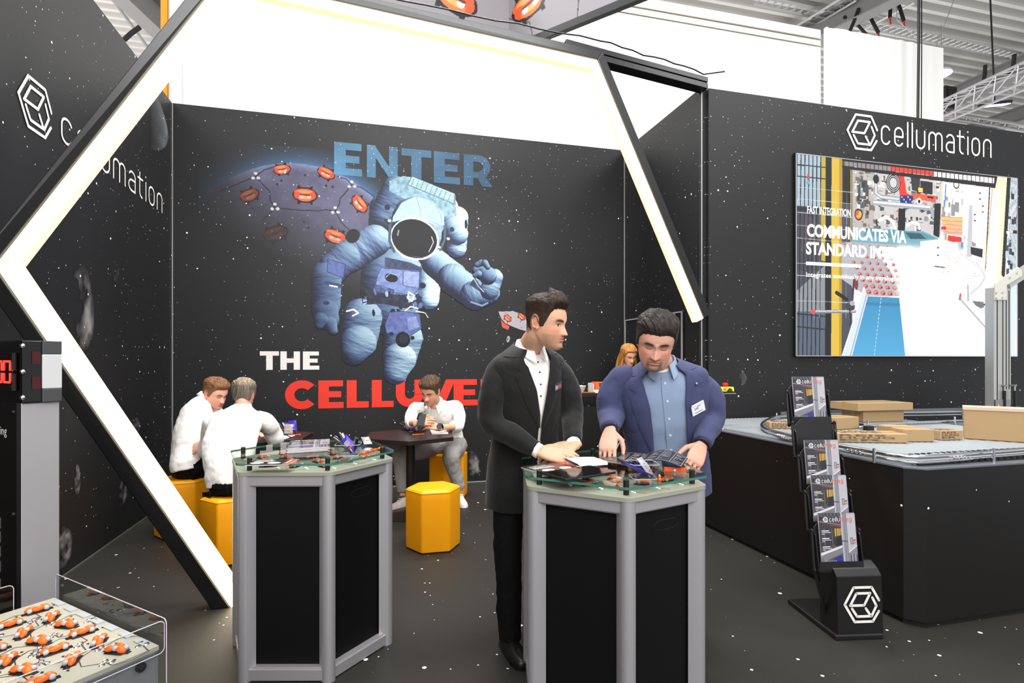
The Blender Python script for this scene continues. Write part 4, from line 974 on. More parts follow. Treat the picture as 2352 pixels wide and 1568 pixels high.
def roller_unit(mb, c, a, s):
    """Omni wheel showing above a plate: two fat orange rollers, grey hubs, dark cut-out."""
    R = Matrix.Rotation(a, 3, 'Z'); c = Vector(c)
    T = lambda x, y, z: c + R @ Vector((x * s, y * s, z * s))
    def pod(p, q, r0, r1, m):
        n = 7; pts = [p.lerp(q, i / (n - 1)) for i in range(n)]
        mb.tube(pts, [r0 + (r1 - r0) * math.sin(PI * i / (n - 1)) for i in range(n)], 10, m)
    def bow(x0, x1, y, m, r0, r1):
        n = 7; pts = [T(x0 + (x1 - x0) * i / (n - 1), y, .02 + .30 * math.cos((x0 + (x1 - x0) * i / (n - 1)) * 1.35)) for i in range(n)]
        mb.tube(pts, [(r0 + (r1 - r0) * math.sin(PI * i / (n - 1))) * s for i in range(n)], 10, m)
    mb.prism([tuple((c + R @ Vector((x * s, y * s, 0)))[:2]) for x, y in ((-1.05, -.2), (-.8, -.2), (-.7, -.45), (.7, -.45), (.8, -.2), (1.05, -.2), (1.05, .2), (.8, .2), (.7, .45), (-.7, .45), (-.8, .2), (-1.05, .2))], c.z - .001, c.z + .0012, 2)
    bow(-.85, -.12, .16, 0, .10, .24); bow(.12, .85, .16, 0, .10, .24); bow(-.42, .42, -.2, 0, .10, .24)
    bow(-.16, .16, .16, 1, .16, .2); bow(-.72, -.4, -.2, 1, .14, .2); bow(.4, .72, -.2, 1, .14, .2)
    for q in (-1, 1): mb.ball(T(.95 * q, 0, .03), .1 * s, 8, 6, 2)

def make_counter(name, label, center, r, a0, group):
    t = empty(name, (center[0], center[1], 0), a0, label, 'counter', group)
    H = .965
    hx = hexa(r, 0)
    ap = r * math.cos(PI / 6)
    for k in range(6):
        vx, vy = hexa(r - .034, 0)[k]
        a = k * PI / 3
        # extruded column: rounded outside, flat inside
        pts = [(vx + .032 * math.cos(a + q), vy + .032 * math.sin(a + q)) for q in np.linspace(-1.1, 1.1, 11)] + [(vx - .03 * math.cos(a) + .036 * math.sin(a) * s_, vy - .03 * math.sin(a) - .036 * math.cos(a) * s_) for s_ in (-1, 1)]
        MB().prism(pts, 0.0, H).build('column', M_alu, t, smooth=35, local=True)
        b = a + PI / 6; R = Matrix.Rotation(b, 3, 'Z'); L = r - .068
        MB().box(R @ Vector((ap - .026, 0, H - .0245)), (.034, L, .049), R=R).build('upper_rail', M_alu, t, bevel=.002, local=True)
        MB().box(R @ Vector((ap - .026, 0, .032)), (.034, L, .052), R=R).build('lower_rail', M_alu, t, bevel=.002, local=True)
        mb = MB()
        for z in (H - .052, .062): mb.box(R @ Vector((ap - .034, 0, z)), (.026, L - .008, .007), R=R)
        for q in (-1, 1): mb.box(R @ Vector((ap - .034, q * (r / 2 - .037), H / 2)), (.026, .006, H - .12), R=R)
        mb.build('panel_frame', M_alu, t, local=True)
        p = MB().box(R @ Vector((ap - .052, 0, H / 2)), (.012, L, H - .08), R=R).build('infill_panel', M_panel, t, local=True)
        if k == 0:
            mb = MB(); mb.tube([R @ Vector((ap - .0455, .03 + .05 * math.cos(q) + (.02 if math.cos(q) > 0 else -.02), H - .13 + .02 * math.sin(q))) for q in np.linspace(0, 2 * PI, 20)], .0012, 5)
            mb.build('finger_grip', M_dark, p, local=True)
    zp = H + .0165
    rnd = random.Random(5)
    mbj = MB().prism(rpoly(hexa(r + .006, 0), .04), H, H + .016, 2)
    k = 0
    for i in range(-3, 4):
        for j in range(-3, 4):
            x, y = .135 * (i + (j % 2) * .5), .117 * j
            if math.hypot(x, y) > r - .095: continue
            mb = MB(); roller_unit(mb, (x, y, zp), (k % 3) * PI / 3 + .3, .040); k += 1
            mb.build('omni_wheel', [M_amber, M_hubg, M_dark], t, smooth=True, local=True)
            for q in (0, 1, 2):
                a = q * 2 * PI / 3 + .5; xx, yy = x + .078 * math.cos(a), y + .078 * math.sin(a)
                if math.hypot(xx, yy) < r - .05:
                    for e in (-.008, .008): mbj.lathe([(.006, 0), (.005, .003), (.001, .0035)], 8, (xx + e, yy + e * .3, zp))
                    mbj.ribbon([(xx, yy), (xx + .03 * math.cos(a + 1), yy + .03 * math.sin(a + 1)), (xx + .05 * math.cos(a + .6), yy + .05 * math.sin(a + .6))], .0025, (0, 0, zp + .0003), (1, 0, 0), (0, 1, 0), 1, False)
            for q in range(4):
                xx, yy = x + rnd.uniform(-.06, .06), y + rnd.uniform(-.06, .06)
                if math.hypot(xx, yy) < r - .06: mbj.poly([(xx - .006, yy), (xx, yy + .004), (xx + .006, yy), (xx, yy - .004)], (0, 0, zp + .0002), (1, 0, 0), (0, 1, 0), 1)
    mbj.build('top_plate', [M_white, M_dark, M_plate], t, local=True)
    zg = H + .048
    mb = MB(); rg = rpoly(hexa(r + .014, 0), .05)
    mb.prism(rg, zg, zg + .010); mb.m = [0, 0] + [1] * (len(mb.f) - 2)
    mb.build('glass_top', [M_glass, M_gedge], t, local=True)
    for k in range(6):
        vx, vy = hexa(r - .055, 0)[k]
        o = MB().lathe([(.0115, H + .016), (.0115, zg - .0005), (.0115, zg + .026), (.0095, zg + .028)], 16, (vx, vy, 0)).build('glass_fixing', M_blackm, t, smooth=40, local=True)
    return t, zg + .010
M_cA, ZG = make_counter('display_counter', 'hexagonal aluminium counter with stacked magazines on its glass top', (-.287, 3.10), .424, -1.298, 'hexagonal glass topped counters')
M_cB, _ = make_counter('display_counter', 'hexagonal aluminium counter where two suited men stand reading', (1.05, 2.315), .428, -1.80, 'hexagonal glass topped counters')

# ================================================================== PRINTED MATTER
cvm = Canvas(.21, .297, 420, (.30, .29, .31))
def mP(pts, c): cvm.poly([(x * .21, y * .297) for x, y in pts], np.array(c) / 255.)
rs2 = np.random.default_rng(4)
mP([(0, .55), (1, .5), (1, 1), (0, 1)], (56, 52, 58))
for i in range(7): mP([(.02 + i * .1, 1), (.06 + i * .1, 1), (.3 + i * .07, .82), (.27 + i * .07, .82)], (92, 90, 96))
for i in range(10): cvm.ell((.06 + i * .07) * .21, (.93 - i * .006) * .297, .006, .009, np.array((28, 28, 32)) / 255.)
mP([(0, .86), (.68, .78), (.68, .80), (0, .88)], (120, 112, 116)); mP([(.3, .79), (.68, .76), (.68, .775), (.3, .805)], (150, 50, 44))
mP([(.02, .42), (.66, .46), (.66, .74), (.02, .76)], (48, 44, 52))
for i in range(9):
    x = .04 + i * .07; mP([(x, .44), (x + .04, .445), (x + .04, .74), (x, .74)], [(66, 58, 92), (92, 84, 60), (58, 54, 58)][i % 3])
for i in range(4): mP([(.42 + i * .05, .6), (.45 + i * .05, .6), (.45 + i * .05, .74), (.42 + i * .05, .74)], (196, 150, 40))
mP([(0, .30), (.62, .44), (.62, .40), (0, .25)], (206, 204, 208)); mP([(0, .25), (.62, .40), (.62, .30), (0, .12)], (120, 118, 124))
mP([(.42, .42), (.62, .44), (.62, .62), (.46, .6)], (34, 36, 44))
mP([(.2, .14), (.52, .25), (.95, .14), (.98, .06), (.7, 0), (.3, 0)], (42, 48, 132)); mP([(.0, 0), (.3, 0), (.24, .12), (0, .2)], (106, 102, 108))
for i in range(12): cvm.line([(.0 + i * .005, .0), (.02 + i * .006, .05)], .001, (.75, .74, .76))
mP([(.60, 0), (.74, 0), (.74, 1), (.60, 1)], (136, 136, 142)); cvm.line([(.132, 0), (.132, .297)], .003, (.86, .86, .88)); cvm.line([(.146, 0), (.146, .297)], .003, (.35, .35, .38)); mP([(.6, .5), (.74, .495), (.74, .51), (.6, .515)], (30, 30, 34))
mP([(.76, .3), (1, .42), (1, 1), (.76, 1)], (176, 172, 178)); mP([(.76, .3), (1, .42), (1, .0), (.76, 0)], (128, 124, 134)); cvm.line([(.16, .09), (.21, .125)], .003, (.9, .9, .92))
for i in range(5): mP([(.8 + i * .04, .06), (.83 + i * .04, .06), (.83 + i * .04, .26), (.8 + i * .04, .27)], [(74, 72, 84), (150, 146, 152)][i % 2])
M_cover = vcol_mat('printed magazine cover', .3, coat=.3)
M_paper = mat('white paper', rgb(238, 238, 236), .7)
M_pages = mat('page edges', rgb(212, 208, 205), .8)
M_prn = mat('white cover lettering', rgb(240, 240, 240), .5); M_pro = mat('red cover lettering', rgb(226, 84, 60), .5); M_prd = mat('grey cover lettering', rgb(96, 92, 96), .5)
MAGT = .0042
def magazine(label, group, loc, M3, first=[None]):
    """Magazine lying in its own x-y plane, cover up (+z)."""
    if first[0] is None:
        t = empty('magazine')
        MB().box((.105, .1485, MAGT / 2), (.208, .295, MAGT)).build('pages', M_pages, t, local=True)
        o = cvm.mesh('cover', M_cover, (0, 0, MAGT + .0003), (1, 0, 0), (0, 1, 0), t, local=True)
        mb = MB(); Z0 = (0, 0, MAGT + .0008)
        icon_into(mb, (.038, .268, Z0[2]), (1, 0, 0), (0, 1, 0), .0145, .15, 0)
        strokes_into(mb, 'cellu', (.061, .258, Z0[2]), (1, 0, 0), (0, 1, 0), .0155, .14, m=0, width=.058)
        strokes_into(mb, 'mag', (.124, .258, Z0[2]), (1, 0, 0), (0, 1, 0), .0155, .14, m=1, width=.064)
        for q, y in enumerate((.205, .165, .12)):
            for l in range(3): mb.poly([(.012, y - l * .008), (.012 + (.042, .052, .016)[l], y - l * .008), (.012 + (.042, .052, .016)[l], y - l * .008 + (.004 if l == 0 else .0022)), (.012, y - l * .008 + (.004 if l == 0 else .0022))], Z0, (1, 0, 0), (0, 1, 0), 0)
        mb.ribbon([(.176, .168), (.176, .135), (.186, .135), (.186, .168), (.176, .168)], .003, Z0, (1, 0, 0), (0, 1, 0), 2)
        for l in range(2): mb.poly([(.19, .15 - l * .014), (.204, .153 - l * .014), (.204, .16 - l * .014), (.19, .157 - l * .014)], Z0, (1, 0, 0), (0, 1, 0), 2 - l)
        mb.build('title_lettering', [M_prn, M_pro, M_prd], t, local=True)
        first[0] = t
    else: t = copy_tree(first[0])
    t.rotation_euler = M3.to_euler(); t.location = loc
    tag(t, label, 'magazine', group)
    return t
def flat(deg): return Matrix.Rotation(math.radians(deg), 3, 'Z')
# stack on the far counter: five magazines, slightly fanned
pA = onz(657, 1041, ZG); pB = onz(754, 1036, ZG)
ang = math.degrees(math.atan2(pB.y - pA.y, pB.x - pA.x)); U = (pB - pA).normalized()
for i in range(5):
    magazine(['bottom-most glossy magazine of the stack on the glass counter', 'second lowest magazine in the stack on the glass counter', 'middle magazine in the stack on the glass counter', 'second highest magazine of the stack on the glass counter', 'top magazine of the stack on the glass counter'][i],
             'magazines stacked on the counter', pA + Vector((rr_.uniform(-.008, .008), rr_.uniform(-.004, .004), .0006 + i * (MAGT + .0008))), flat(ang + (4 - i) * .9 - 1))
M_bro = mat('black brochure cover', rgb(30, 29, 31), .35, coat=.2)
def brochure(name, label, loc, deg, w, h, band, cat='brochure', lines=True):
    t = empty(name, loc, math.radians(deg), label, cat)
    MB().box((w / 2, h / 2, .002), (w, h, .004)).build('pages', M_pages, t, local=True)
    mb = MB().box((w / 2, h / 2, .0047), (w, h, .0012)); mb.build('cover', M_bro, t, local=True)
    MB().box((w - band / 2, h / 2, .0054), (band, h, .0008)).build('orange_band', mat('orange print', rgb(236, 84, 40), .4), t, local=True)
    mb = MB(); Z = .0060
    text_into(mb, 'THE SOFTWARE', (.012, h * .80, Z), (1, 0, 0), (0, 1, 0), .012, .02, width=w * .42); text_into(mb, 'PLUG AND PLAY', (.012, h * .70, Z), (1, 0, 0), (0, 1, 0), .012, .02, width=w * .5)
    for i in range(4): mb.poly([(.012, h * (.63 - i * .04)), (w * (.55 - .04 * (i % 2)), h * (.63 - i * .04)), (w * (.55 - .04 * (i % 2)), h * (.645 - i * .04)), (.012, h * (.645 - i * .04))], (0, 0, Z), (1, 0, 0), (0, 1, 0))
    for cx in (.22, .62): mb.poly([(w * cx + .03 * math.cos(q), h * .25 + .022 * math.sin(q)) for q in np.linspace(0, 6.28, 20)[:-1]], (0, 0, Z), (1, 0, 0), (0, 1, 0))
    for i in range(3): mb.poly([(w - band * .65, h * (.2 + .2 * i)), (w - band * .3, h * (.2 + .2 * i)), (w - band * .3, h * (.3 + .2 * i)), (w - band * .65, h * (.3 + .2 * i))], (0, 0, Z), (1, 0, 0), (0, 1, 0))
    mb.build('print', M_prn, t, local=True)
    return t
pA = onz(562, 1070, ZG); pB = onz(646, 1069, ZG)
brochure('brochure', 'black brochure with orange edge on the magazine counter', pA + Vector((0, 0, .0008)), math.degrees(math.atan2(pB.y - pA.y, pB.x - pA.x)), .19, .13, .028)

# acrylic boxes with pens and snack bags
M_pen = mat('glossy black pen', rgb(18, 18, 20), .25); M_penw = mat('white pen', rgb(236, 236, 236), .3)
M_bag = mat('violet foil bag', rgb(84, 62, 190), .3, .3, bump=(60, .5, .004)); M_bagw = mat('silver foil bag', rgb(200, 200, 206), .25, .5, bump=(60, .5, .004)); M_bagb = mat('dark violet foil', rgb(36, 28, 70), .3, .3)
def acrylic_box(label, loc, deg, w=.12, d=.12, h=.06, group='clear boxes of pens and snack bags'):
    t = empty('acrylic_box', loc, math.radians(deg), label, 'box', group)
    th = .003
    def wall(a, b, f=1.18, o=.0):
        pass
    mb = MB(); f = 1.16; ring = lambda s, z: [Vector((x * s, y * s, z)) for x, y in rrect(w, d, .016, 4)]
    mb.loft([ring(.86, 0), ring(1.0, h), ring(.97, h), ring(.83, .004)], cap=False); mb.add(ring(.86, 0), [tuple(range(20))[::-1]]); mb.add(ring(.83, .004), [tuple(range(20))])
    mb.build('bowl', M_acryl, t, local=True)
    e = MB(); e.tube(ring(.985, h) , .0016, 6, closed=True); e.tube(ring(.85, .002), .0018, 6, closed=True)
    e.build('rim', mat('bright acrylic edge', rgb(226, 232, 232), .1, trans=.6), t, local=True, smooth=True)
    return t
def pen(label, a, b, m, group=None):
    a, b = Vector(a), Vector(b); d = b - a; L = d.length; d.normalize()
    t = empty('pen', a, label=label, cat='pen', group=group)
    MB().tube([a, a + d * .012, a + d * .03, b - d * .012, b], [.0012, .0030, .0048, .0050, .0042], 10).build('barrel', m, t, smooth=True)
    s = d.cross(Vector((0, 0, 1))).normalized(); 
    if s.length < .1: s = Vector((1, 0, 0))
    n = s.cross(d)
    MB().loft([[b - d * .045 + n * .0065 + s * x + n * y for x, y in ((-.0018, 0), (.0018, 0), (.0018, .0016), (-.0018, .0016))], [b - d * .002 + n * .0065 + s * x + n * y for x, y in ((-.0018, 0), (.0018, 0), (.0018, .0016), (-.0018, .0016))]]).box(b - d * .004 + n * .005, (.004, .004, .004)).build('clip', M_chrome, t)
    return t
def snack_bag(label, c, X, Y, w, h, m, group):
    """Foil bag with a puffed middle and crimped ends; X across, Y along."""
    c, X, Y = Vector(c), Vector(X).normalized(), Vector(Y).normalized(); N = X.cross(Y)
    mb = MB(); k = 9
    for s_ in (1, -1):
        vs = []; 
        for i in range(k):
            for j in range(k):
                u, v = i / (k - 1) * 2 - 1, j / (k - 1) * 2 - 1
                puff = .010 * max(0, (1 - u * u)) ** .6 * max(0, 1 - v ** 4) + .0006
                vs.append(c + X * (u * w / 2) + Y * (v * h / 2) + N * s_ * puff)
        fs = [(i * k + j, (i + 1) * k + j, (i + 1) * k + j + 1, i * k + j + 1) for i in range(k - 1) for j in range(k - 1)]
        if s_ < 0: fs = [f[::-1] for f in fs]
        mb.add(vs, fs, 0)
    o = empty('snack_bag', c, label=label, cat='snack bag', group=group)
    mb.build('pouch', m, o, smooth=True)
    b = MB(); q = .0112
    b.add([c + X * x * w + Y * y * h + N * (q * z) for x, y, z in ((-.25, -.1, .95), (.25, -.1, .95), (.25, .22, .95), (-.25, .22, .95))], [(0, 1, 2, 3)], 0)
    b.add([c + X * x * w + Y * y * h + N * (q * z) for x, y, z in ((-.22, -.3, .9), (.2, -.3, .9), (.2, -.18, .95), (-.22, -.18, .95))], [(0, 1, 2, 3)], 1)
    b.build('printed_label', [M_bagw, M_orange], o)
    for y in (-.5, .5): MB().box(c + Y * y * h, (w, .001, .008), R=Matrix((X, N, Y)).transposed()).build('crimped_edge', m, o)
    return o
M_candy = mat('orange candy wrap', rgb(232, 100, 20), .2, .35, bump=(200, .6, .002))
def candy_strip(label, a, b, n=4, cat='candy strip'):
    """Row of little sweets in twisted orange foil."""
    a, b = Vector(a), Vector(b); d = b - a; t = empty('candy_strip', a, label=label, cat=cat, group='orange candy strips')
    L = d.length / n; d.normalize()
    for i in range(n):
        c = a + d * (L * (i + .5)); mb = MB()
        pts = [c + d * (L * x) for x in (-.5, -.34, -.26, -.1, .1, .26, .34, .5)]
        mb.tube([p + Vector((0, 0, .006)) for p in pts], [.0065, .0022, .0062, .0078, .0078, .0062, .0022, .0065], 8)
        mb.build('wrapped_sweet', M_candy, t, smooth=True)
    MB().ball(b + Vector((0, 0, .005)), .005, 8, 6).build('foil_end', M_bagw, t)
    return t
# --- far counter
bc = onz(800, 1044, ZG); deg = -6
acrylic_box('clear acrylic box of pens and a violet bag on the magazine counter', bc + Vector((0, 0, .0005)), deg, .125, .11, .055)
bz = ZG + .012
g = 'pens in the box on the magazine counter'
tip = lambda u, v, d: dep(u, v, d)
dB = (bc - C0).dot(FW)
pen('white pen leaning out of the box on the magazine counter', bc + Vector((.02, 0, .012)), tip(786, 995, dB + .03), M_penw, g)
for i, (u, v, lb) in enumerate(((764, 1005, 'lowest'), (768, 1001, 'middle'), (778, 993, 'highest'))):
    pen(lb + ' of the black pens fanned beside the violet bag on the magazine counter', bc + Vector((.015 - i * .008, .012 * (i - 1), .010 + .006 * i)), tip(u, v, dB + .015 * i), M_pen, g)
for i, (u, v) in enumerate(((818, 1003), (823, 1005))):
    pen(['black pen standing upright in the box on the magazine counter', 'second upright pen behind it in the magazine counter box'][i], bc + Vector((.03, .02 * i - .012, .010)), tip(u, v, dB + .01), M_pen, g)
Yv = (tip(790, 1006, dB + .02) - (bc + Vector((.035, 0, .018)))); Xv = Yv.cross(-FW).normalized()
snack_bag('violet snack bag leaning out of the box on the magazine counter', bc + Vector((.03, .005, .018)) + Yv * .52, Xv, Yv, .05, Yv.length * .95, M_bag, None)
snack_bag('silver snack bag lying beside the box on the magazine counter', onz(842, 1022, ZG) + Vector((0, 0, .026)), (1, .2, 0), (-.2, .8, .35), .045, .07, M_bagw, None)
candy_strip('orange wrapped candy strip beside the box on the magazine counter', onz(833, 1044, ZG), onz(878, 1030, ZG), 4)

# --- near counter: tablet, brochure, notebook, open brochure on an orange book, box, sweet
ZB_ = ZG
def slab_quad(name, label, cat, px, z, th, m, r=.008, parts=None, group=None):
    """A thin rectangular thing from three of its pixel corners on a level plane: origin, along x, along y."""
    o, px_, py_ = [onz(u, v, z) for u, v in px]
    X = (px_ - o); w = X.length; X.normalize(); Y = py_ - o; Y = (Y - X * Y.dot(X)); h = Y.length; Y.normalize()
    t = empty(name, (o.x, o.y, z), math.atan2(X.y, X.x), label, cat, group)
    MB().prism([(x + w / 2, y + h / 2) for x, y in rrect(w, h, r)], 0, th).build('body', m, t, bevel=min(.002, th * .3), local=True)
    return t, w, h
b2 = brochure('brochure', 'black brochure with orange edge tucked under the tablet', onz(1251, 1090, ZB_) + Vector((0, 0, .0005)), 20, .24, .17, .04)
o_, x_ = onz(1301, 1109, ZB_), onz(1417, 1091, ZB_)
t = empty('tablet', o_ + Vector((0, 0, .0062)), math.atan2(x_.y - o_.y, x_.x - o_.x), 'flat black tablet with dark glossy screen on the counter', 'tablet')
w = (x_ - o_).length
MB().prism([(x + w / 2, y + .085) for x, y in rrect(w, .17, .012)], 0, .009).build('case', M_black, t, bevel=.002, local=True)
MB().prism([(x + w / 2, y + .085) for x, y in rrect(w - .01, .16, .008)], .009, .0096).build('display', mat('dark glass display', rgb(8, 8, 12), .08), t, local=True)
MB().box((w * .25, -.001, .004), (.02, .003, .003)).build('button', M_chrome, t, local=True)
o_, x_ = onz(1325, 1075, ZB_), onz(1398, 1069, ZB_)
t = empty('notebook', o_ + Vector((0, 0, .0066)), math.atan2(x_.y - o_.y, x_.x - o_.x) - .05, 'open white notepad under the black-suited man\'s hands', 'notepad')
MB().box((.075, .065, .006), (.155, .135, .012)).build('page_block', M_paper, t, local=True)
mb = MB(); mb.loft([[Vector((.0 + .155 * i / 8, y, .0125 + .004 * math.sin(i / 8 * PI))) for i in range(9)] + [Vector((.155 - .155 * i / 8, y, .0120)) for i in range(9)] for y in (-.002, .134)])
mb.build('top_page', M_paper, t, local=True)
pen('black pen lying along the white notepad', onz(1331, 1074, ZB_ + .012) + Vector((0, 0, .008)), onz(1298, 1058, ZB_ + .012) + Vector((0, 0, .008)), M_pen)
# orange boxed book
o_, x_ = onz(1525, 1083, ZB_), onz(1577, 1085, ZB_)
deg = math.atan2(x_.y - o_.y, x_.x - o_.x)
t = empty('book', o_ + Vector((0, 0, .0005)), deg, 'orange boxed brochure under the open pages', 'book')
MB().box((.045, .07, .010), (.09, .14, .020)).build('orange_case', mat('orange card', rgb(228, 78, 24), .35, coat=.2), t, bevel=.002, local=True)
MB().box((.045, .07, .0208), (.088, .138, .001)).build('lid', M_bro, t, local=True)
mb = MB(); mb.poly([(.042, .004), (.048, .004), (.05, .012), (.04, .012)], (0, -.0008, 0), (1, 0, 0), (0, 0, 1)); mb.build('printed_emblem', M_prn, t, local=True)
# open brochure: two curling black pages held by the man in blue
t = empty('open_brochure', onz(1440, 1060, ZB_), label='open black printed brochure held by the man in the blue blazer', cat='brochure')
def page(name, c00, c10, c11, c01, bulge, nx=14, ny=4):
    """Curved sheet through four corners."""
    c00, c10, c11, c01 = map(Vector, (c00, c10, c11, c01)); vs = []
    P = lambda s_, q: (c00 * (1 - s_) + c10 * s_) * (1 - q) + (c01 * (1 - s_) + c11 * s_) * q + Vector((0, 0, bulge * math.sin(PI * min(1, s_ * 1.0)) ))
    top = [[P(i / nx, j / ny) for i in range(nx + 1)] for j in range(ny + 1)]
    mb = MB(); th = Vector((0, 0, -.0025))
    mb.loft([r + [p + th for p in r[::-1]] for r in top])
    pg = mb.build(name, M_bro, t, smooth=25)
    m2 = MB(); e = Vector((0, 0, .0009))
    def strip(s0, s1, q0, q1, m=0):
        k = max(1, int(abs(s1 - s0) * 14)); 
        for i in range(k):
            a, b = s0 + (s1 - s0) * i / k, s0 + (s1 - s0) * (i + 1) / k
            m2.add([P(a, q0) + e, P(b, q0) + e, P(b, q1) + e, P(a, q1) + e], [(0, 1, 2, 3)], m)
    for i in range(1, 4): strip(i * .25 - .004, i * .25 + .004, .04, .96)
    strip(.02, .98, .035, .05); strip(.02, .98, .94, .955); strip(.02, .03, .04, .95); strip(.97, .98, .04, .95)
    r = random.Random(3)
    for i in range(4):
        for j in range(15):
            if r.random() < .85: strip(i * .25 + .03, i * .25 + .05 + r.random() * .16, .12 + j * .052, .135 + j * .052, 0)
    m2.build('page_print', mat('pale grey page print', rgb(170, 168, 168), .5), pg)
    return pg
z0 = ZB_ + .022
A00, A10 = onz(1362, 1061, z0 - .015), onz(1448, 1071, z0 - .012); A01, A11 = onz(1393, 1040, z0 - .01), onz(1486, 1042, z0)
page('page', A00, A10, A11, A01, .006)
B10, B11 = onz(1566, 1073, z0 + .008), onz(1580, 1052, z0 + .012)
page('page', A10 + Vector((.002, 0, .001)), B10, B11, A11 + Vector((.002, 0, .001)), .030)
MB().loft([[p, p + Vector((0, 0, -.003))][::1] + [q + Vector((0, 0, -.003)), q] for p, q in ((A10 + Vector((0, 0, -.003)), A10 + Vector((.006, .002, -.003))), (A11 + Vector((0, 0, -.003)), A11 + Vector((.006, .002, -.003))))]).build('spine', M_pages, t)
# acrylic box with violet packets
bc = onz(1476, 1096, ZB_); dB = (bc - C0).dot(FW)
acrylic_box('clear acrylic box of violet packets on the near counter', bc + Vector((0, 0, .0005)), -14, .115, .115, .06)
g = 'violet packets in the near counter box'
for i in range(7):
    foot = bc + RT * (.034 - i * .008) + FW * (.014 * (i % 3 - 1)) + Vector((0, 0, .008))
    head = tip(1430 + i * 6.5, 1062 + (i % 2) * 2 - i * .2, dB + .012 * (i - 3))
    Yv = head - foot; N = (RT + FW * .35).normalized(); Xv = Yv.cross(N).normalized()
    c = foot + Yv * .5; w_ = .03
    mb = MB(); R = Matrix((Xv, Yv.normalized(), Xv.cross(Yv).normalized())).transposed()
    o = empty('snack_packet', c, label=['first', 'second', 'third', 'fourth', 'fifth', 'sixth', 'last'][i] + ' slim violet packet from the pen side in the near counter box', cat='packet', group=g)
    MB().box(c, (w_, Yv.length, .003), R=R).build('sleeve', [M_bag, M_bagb][i % 2], o, bevel=.001)
    for q in (.48, -.48): MB().box(c + Yv * q, (w_, .006, .0036), R=R).build('crimped_edge', M_bagb, o)
pen('black pen standing among the violet packets on the near counter', bc + RT * .03 + Vector((0, 0, .012)), tip(1418, 1053, dB), M_pen)
snack_bag('clear silver packet in the near counter box', bc + RT * .012 + Vector((0, 0, .042)) , RT * .6 + FW * .8, Vector((0, 0, 1)) - RT * .7, .05, .085, M_bagw, None)
t = empty('wrapped_sweet', onz(1515, 1107, ZB_), label='little orange wrapped sweet by the acrylic box on the near counter', cat='sweet')
c = onz(1515, 1107, ZB_)
MB().tube([c + Vector((0, 0, z)) for z in (0, .004, .008, .014, .018, .024)], [.008, .007, .0095, .0095, .004, .008], 10).build('foil_wrap', M_candy, t, smooth=True)
MB().ball(c + Vector((.001, .003, .026)), .004, 8, 6).build('foil_end', M_bagw, t)

# ================================================================== STOOLS AND TABLES
M_yel = mat('yellow leatherette', rgb(255, 166, 0), .42, bump=(140, .12, .001), var=(5, .05))
proto = None
def stool(label, c, a0, h=.475, r=.222):
    global proto
    if proto is None:
        t = empty('hexagonal_stool')
        hx = [Vector((x, y)) for x, y in rpoly(hexa(r, 0), .025, 4)]
        def ring(s, z): return [Vector((p.x * s, p.y * s, z)) for p in hx]
        mb = MB(); mb.loft([ring(.93, .004), ring(.99, .012), ring(1.0, .04), ring(1.0, h - .06), ring(.997, h - .02), ring(.985, h - .008)])
        mb.build('body', M_yel, t, smooth=50, local=True)
        mb = MB(); mb.loft([ring(.985, h - .012), ring(.985, h - .004), ring(.93, h + .006), ring(.7, h + .013), ring(.4, h + .015), ring(.05, h + .016)])
        mb.build('seat_cushion', M_yel, t, smooth=60, local=True)
        e = MB(); e.tube(ring(.992, h - .008), .0035, 6, closed=True); e.build('piping', M_yel, t, smooth=True, local=True)
        mb = MB()
        for k in range(6):
            x, y = hexa(r * .80, 0)[k]; mb.lathe([(.02, 0), (.02, .006)], 12, (x, y, 0))
        mb.build('foot_glides', M_black, t, local=True)
        proto = t
    else: t = copy_tree(proto)
    t.location = (c[0], c[1], 0); t.rotation_euler = (0, 0, a0)
    return tag(t, label, 'stool', 'yellow hexagonal stools')
ST_FREE = stool('yellow hexagonal stool standing free before the lounge table', (.508, 4.484), -2.11)
ST_P4 = stool('yellow hexagonal stool under the man with the phone', (.86, 6.10), math.radians(-50.7))
stool('yellow stool mostly hidden behind the magazine counter corner', (.03, 5.92), math.radians(-50))
ST_P5 = stool('yellow stool behind the light arch under the man facing sideways', (-1.56, 5.36), math.radians(-111))
ST_P6 = stool('yellow stool by the aluminium counter under the seated person\'s back', (-1.00, 4.60), math.radians(-106))
M_top = mat('dark brown table laminate', rgb(30, 24, 22), .4, var=(3, .15))
def table(label, c, a0, r=.477, zt=.775):
    t = empty('lounge_table', (c[0], c[1], 0), a0, label, 'table', 'dark hexagonal lounge tables')
    MB().prism(hexa(r, 0), zt - .04, zt).build('tabletop', M_top, t, bevel=.003, local=True)
    MB().lathe([(.045, .03), (.045, zt - .06), (.045, zt - .05)], 24).build('pole', M_blackm, t, smooth=40, local=True)
    MB().lathe([(.31, 0), (.31, .006), (.29, .014), (.10, .022), (.055, .034)], 40).build('base_plate', M_blackm, t, smooth=40, local=True)
    MB().box((0, 0, zt - .05), (.3, .3, .012)).box((0, 0, zt - .046), (.5, .05, .012)).build('mounting_plate', M_black, t, local=True)
    return t
ZT2 = .775
table('dark hexagonal table where the man holds his phone', (.40, 5.50), -1.681)
table('dark hexagonal table between the two people in white shirts', (-.983, 5.73), math.radians(23.5))
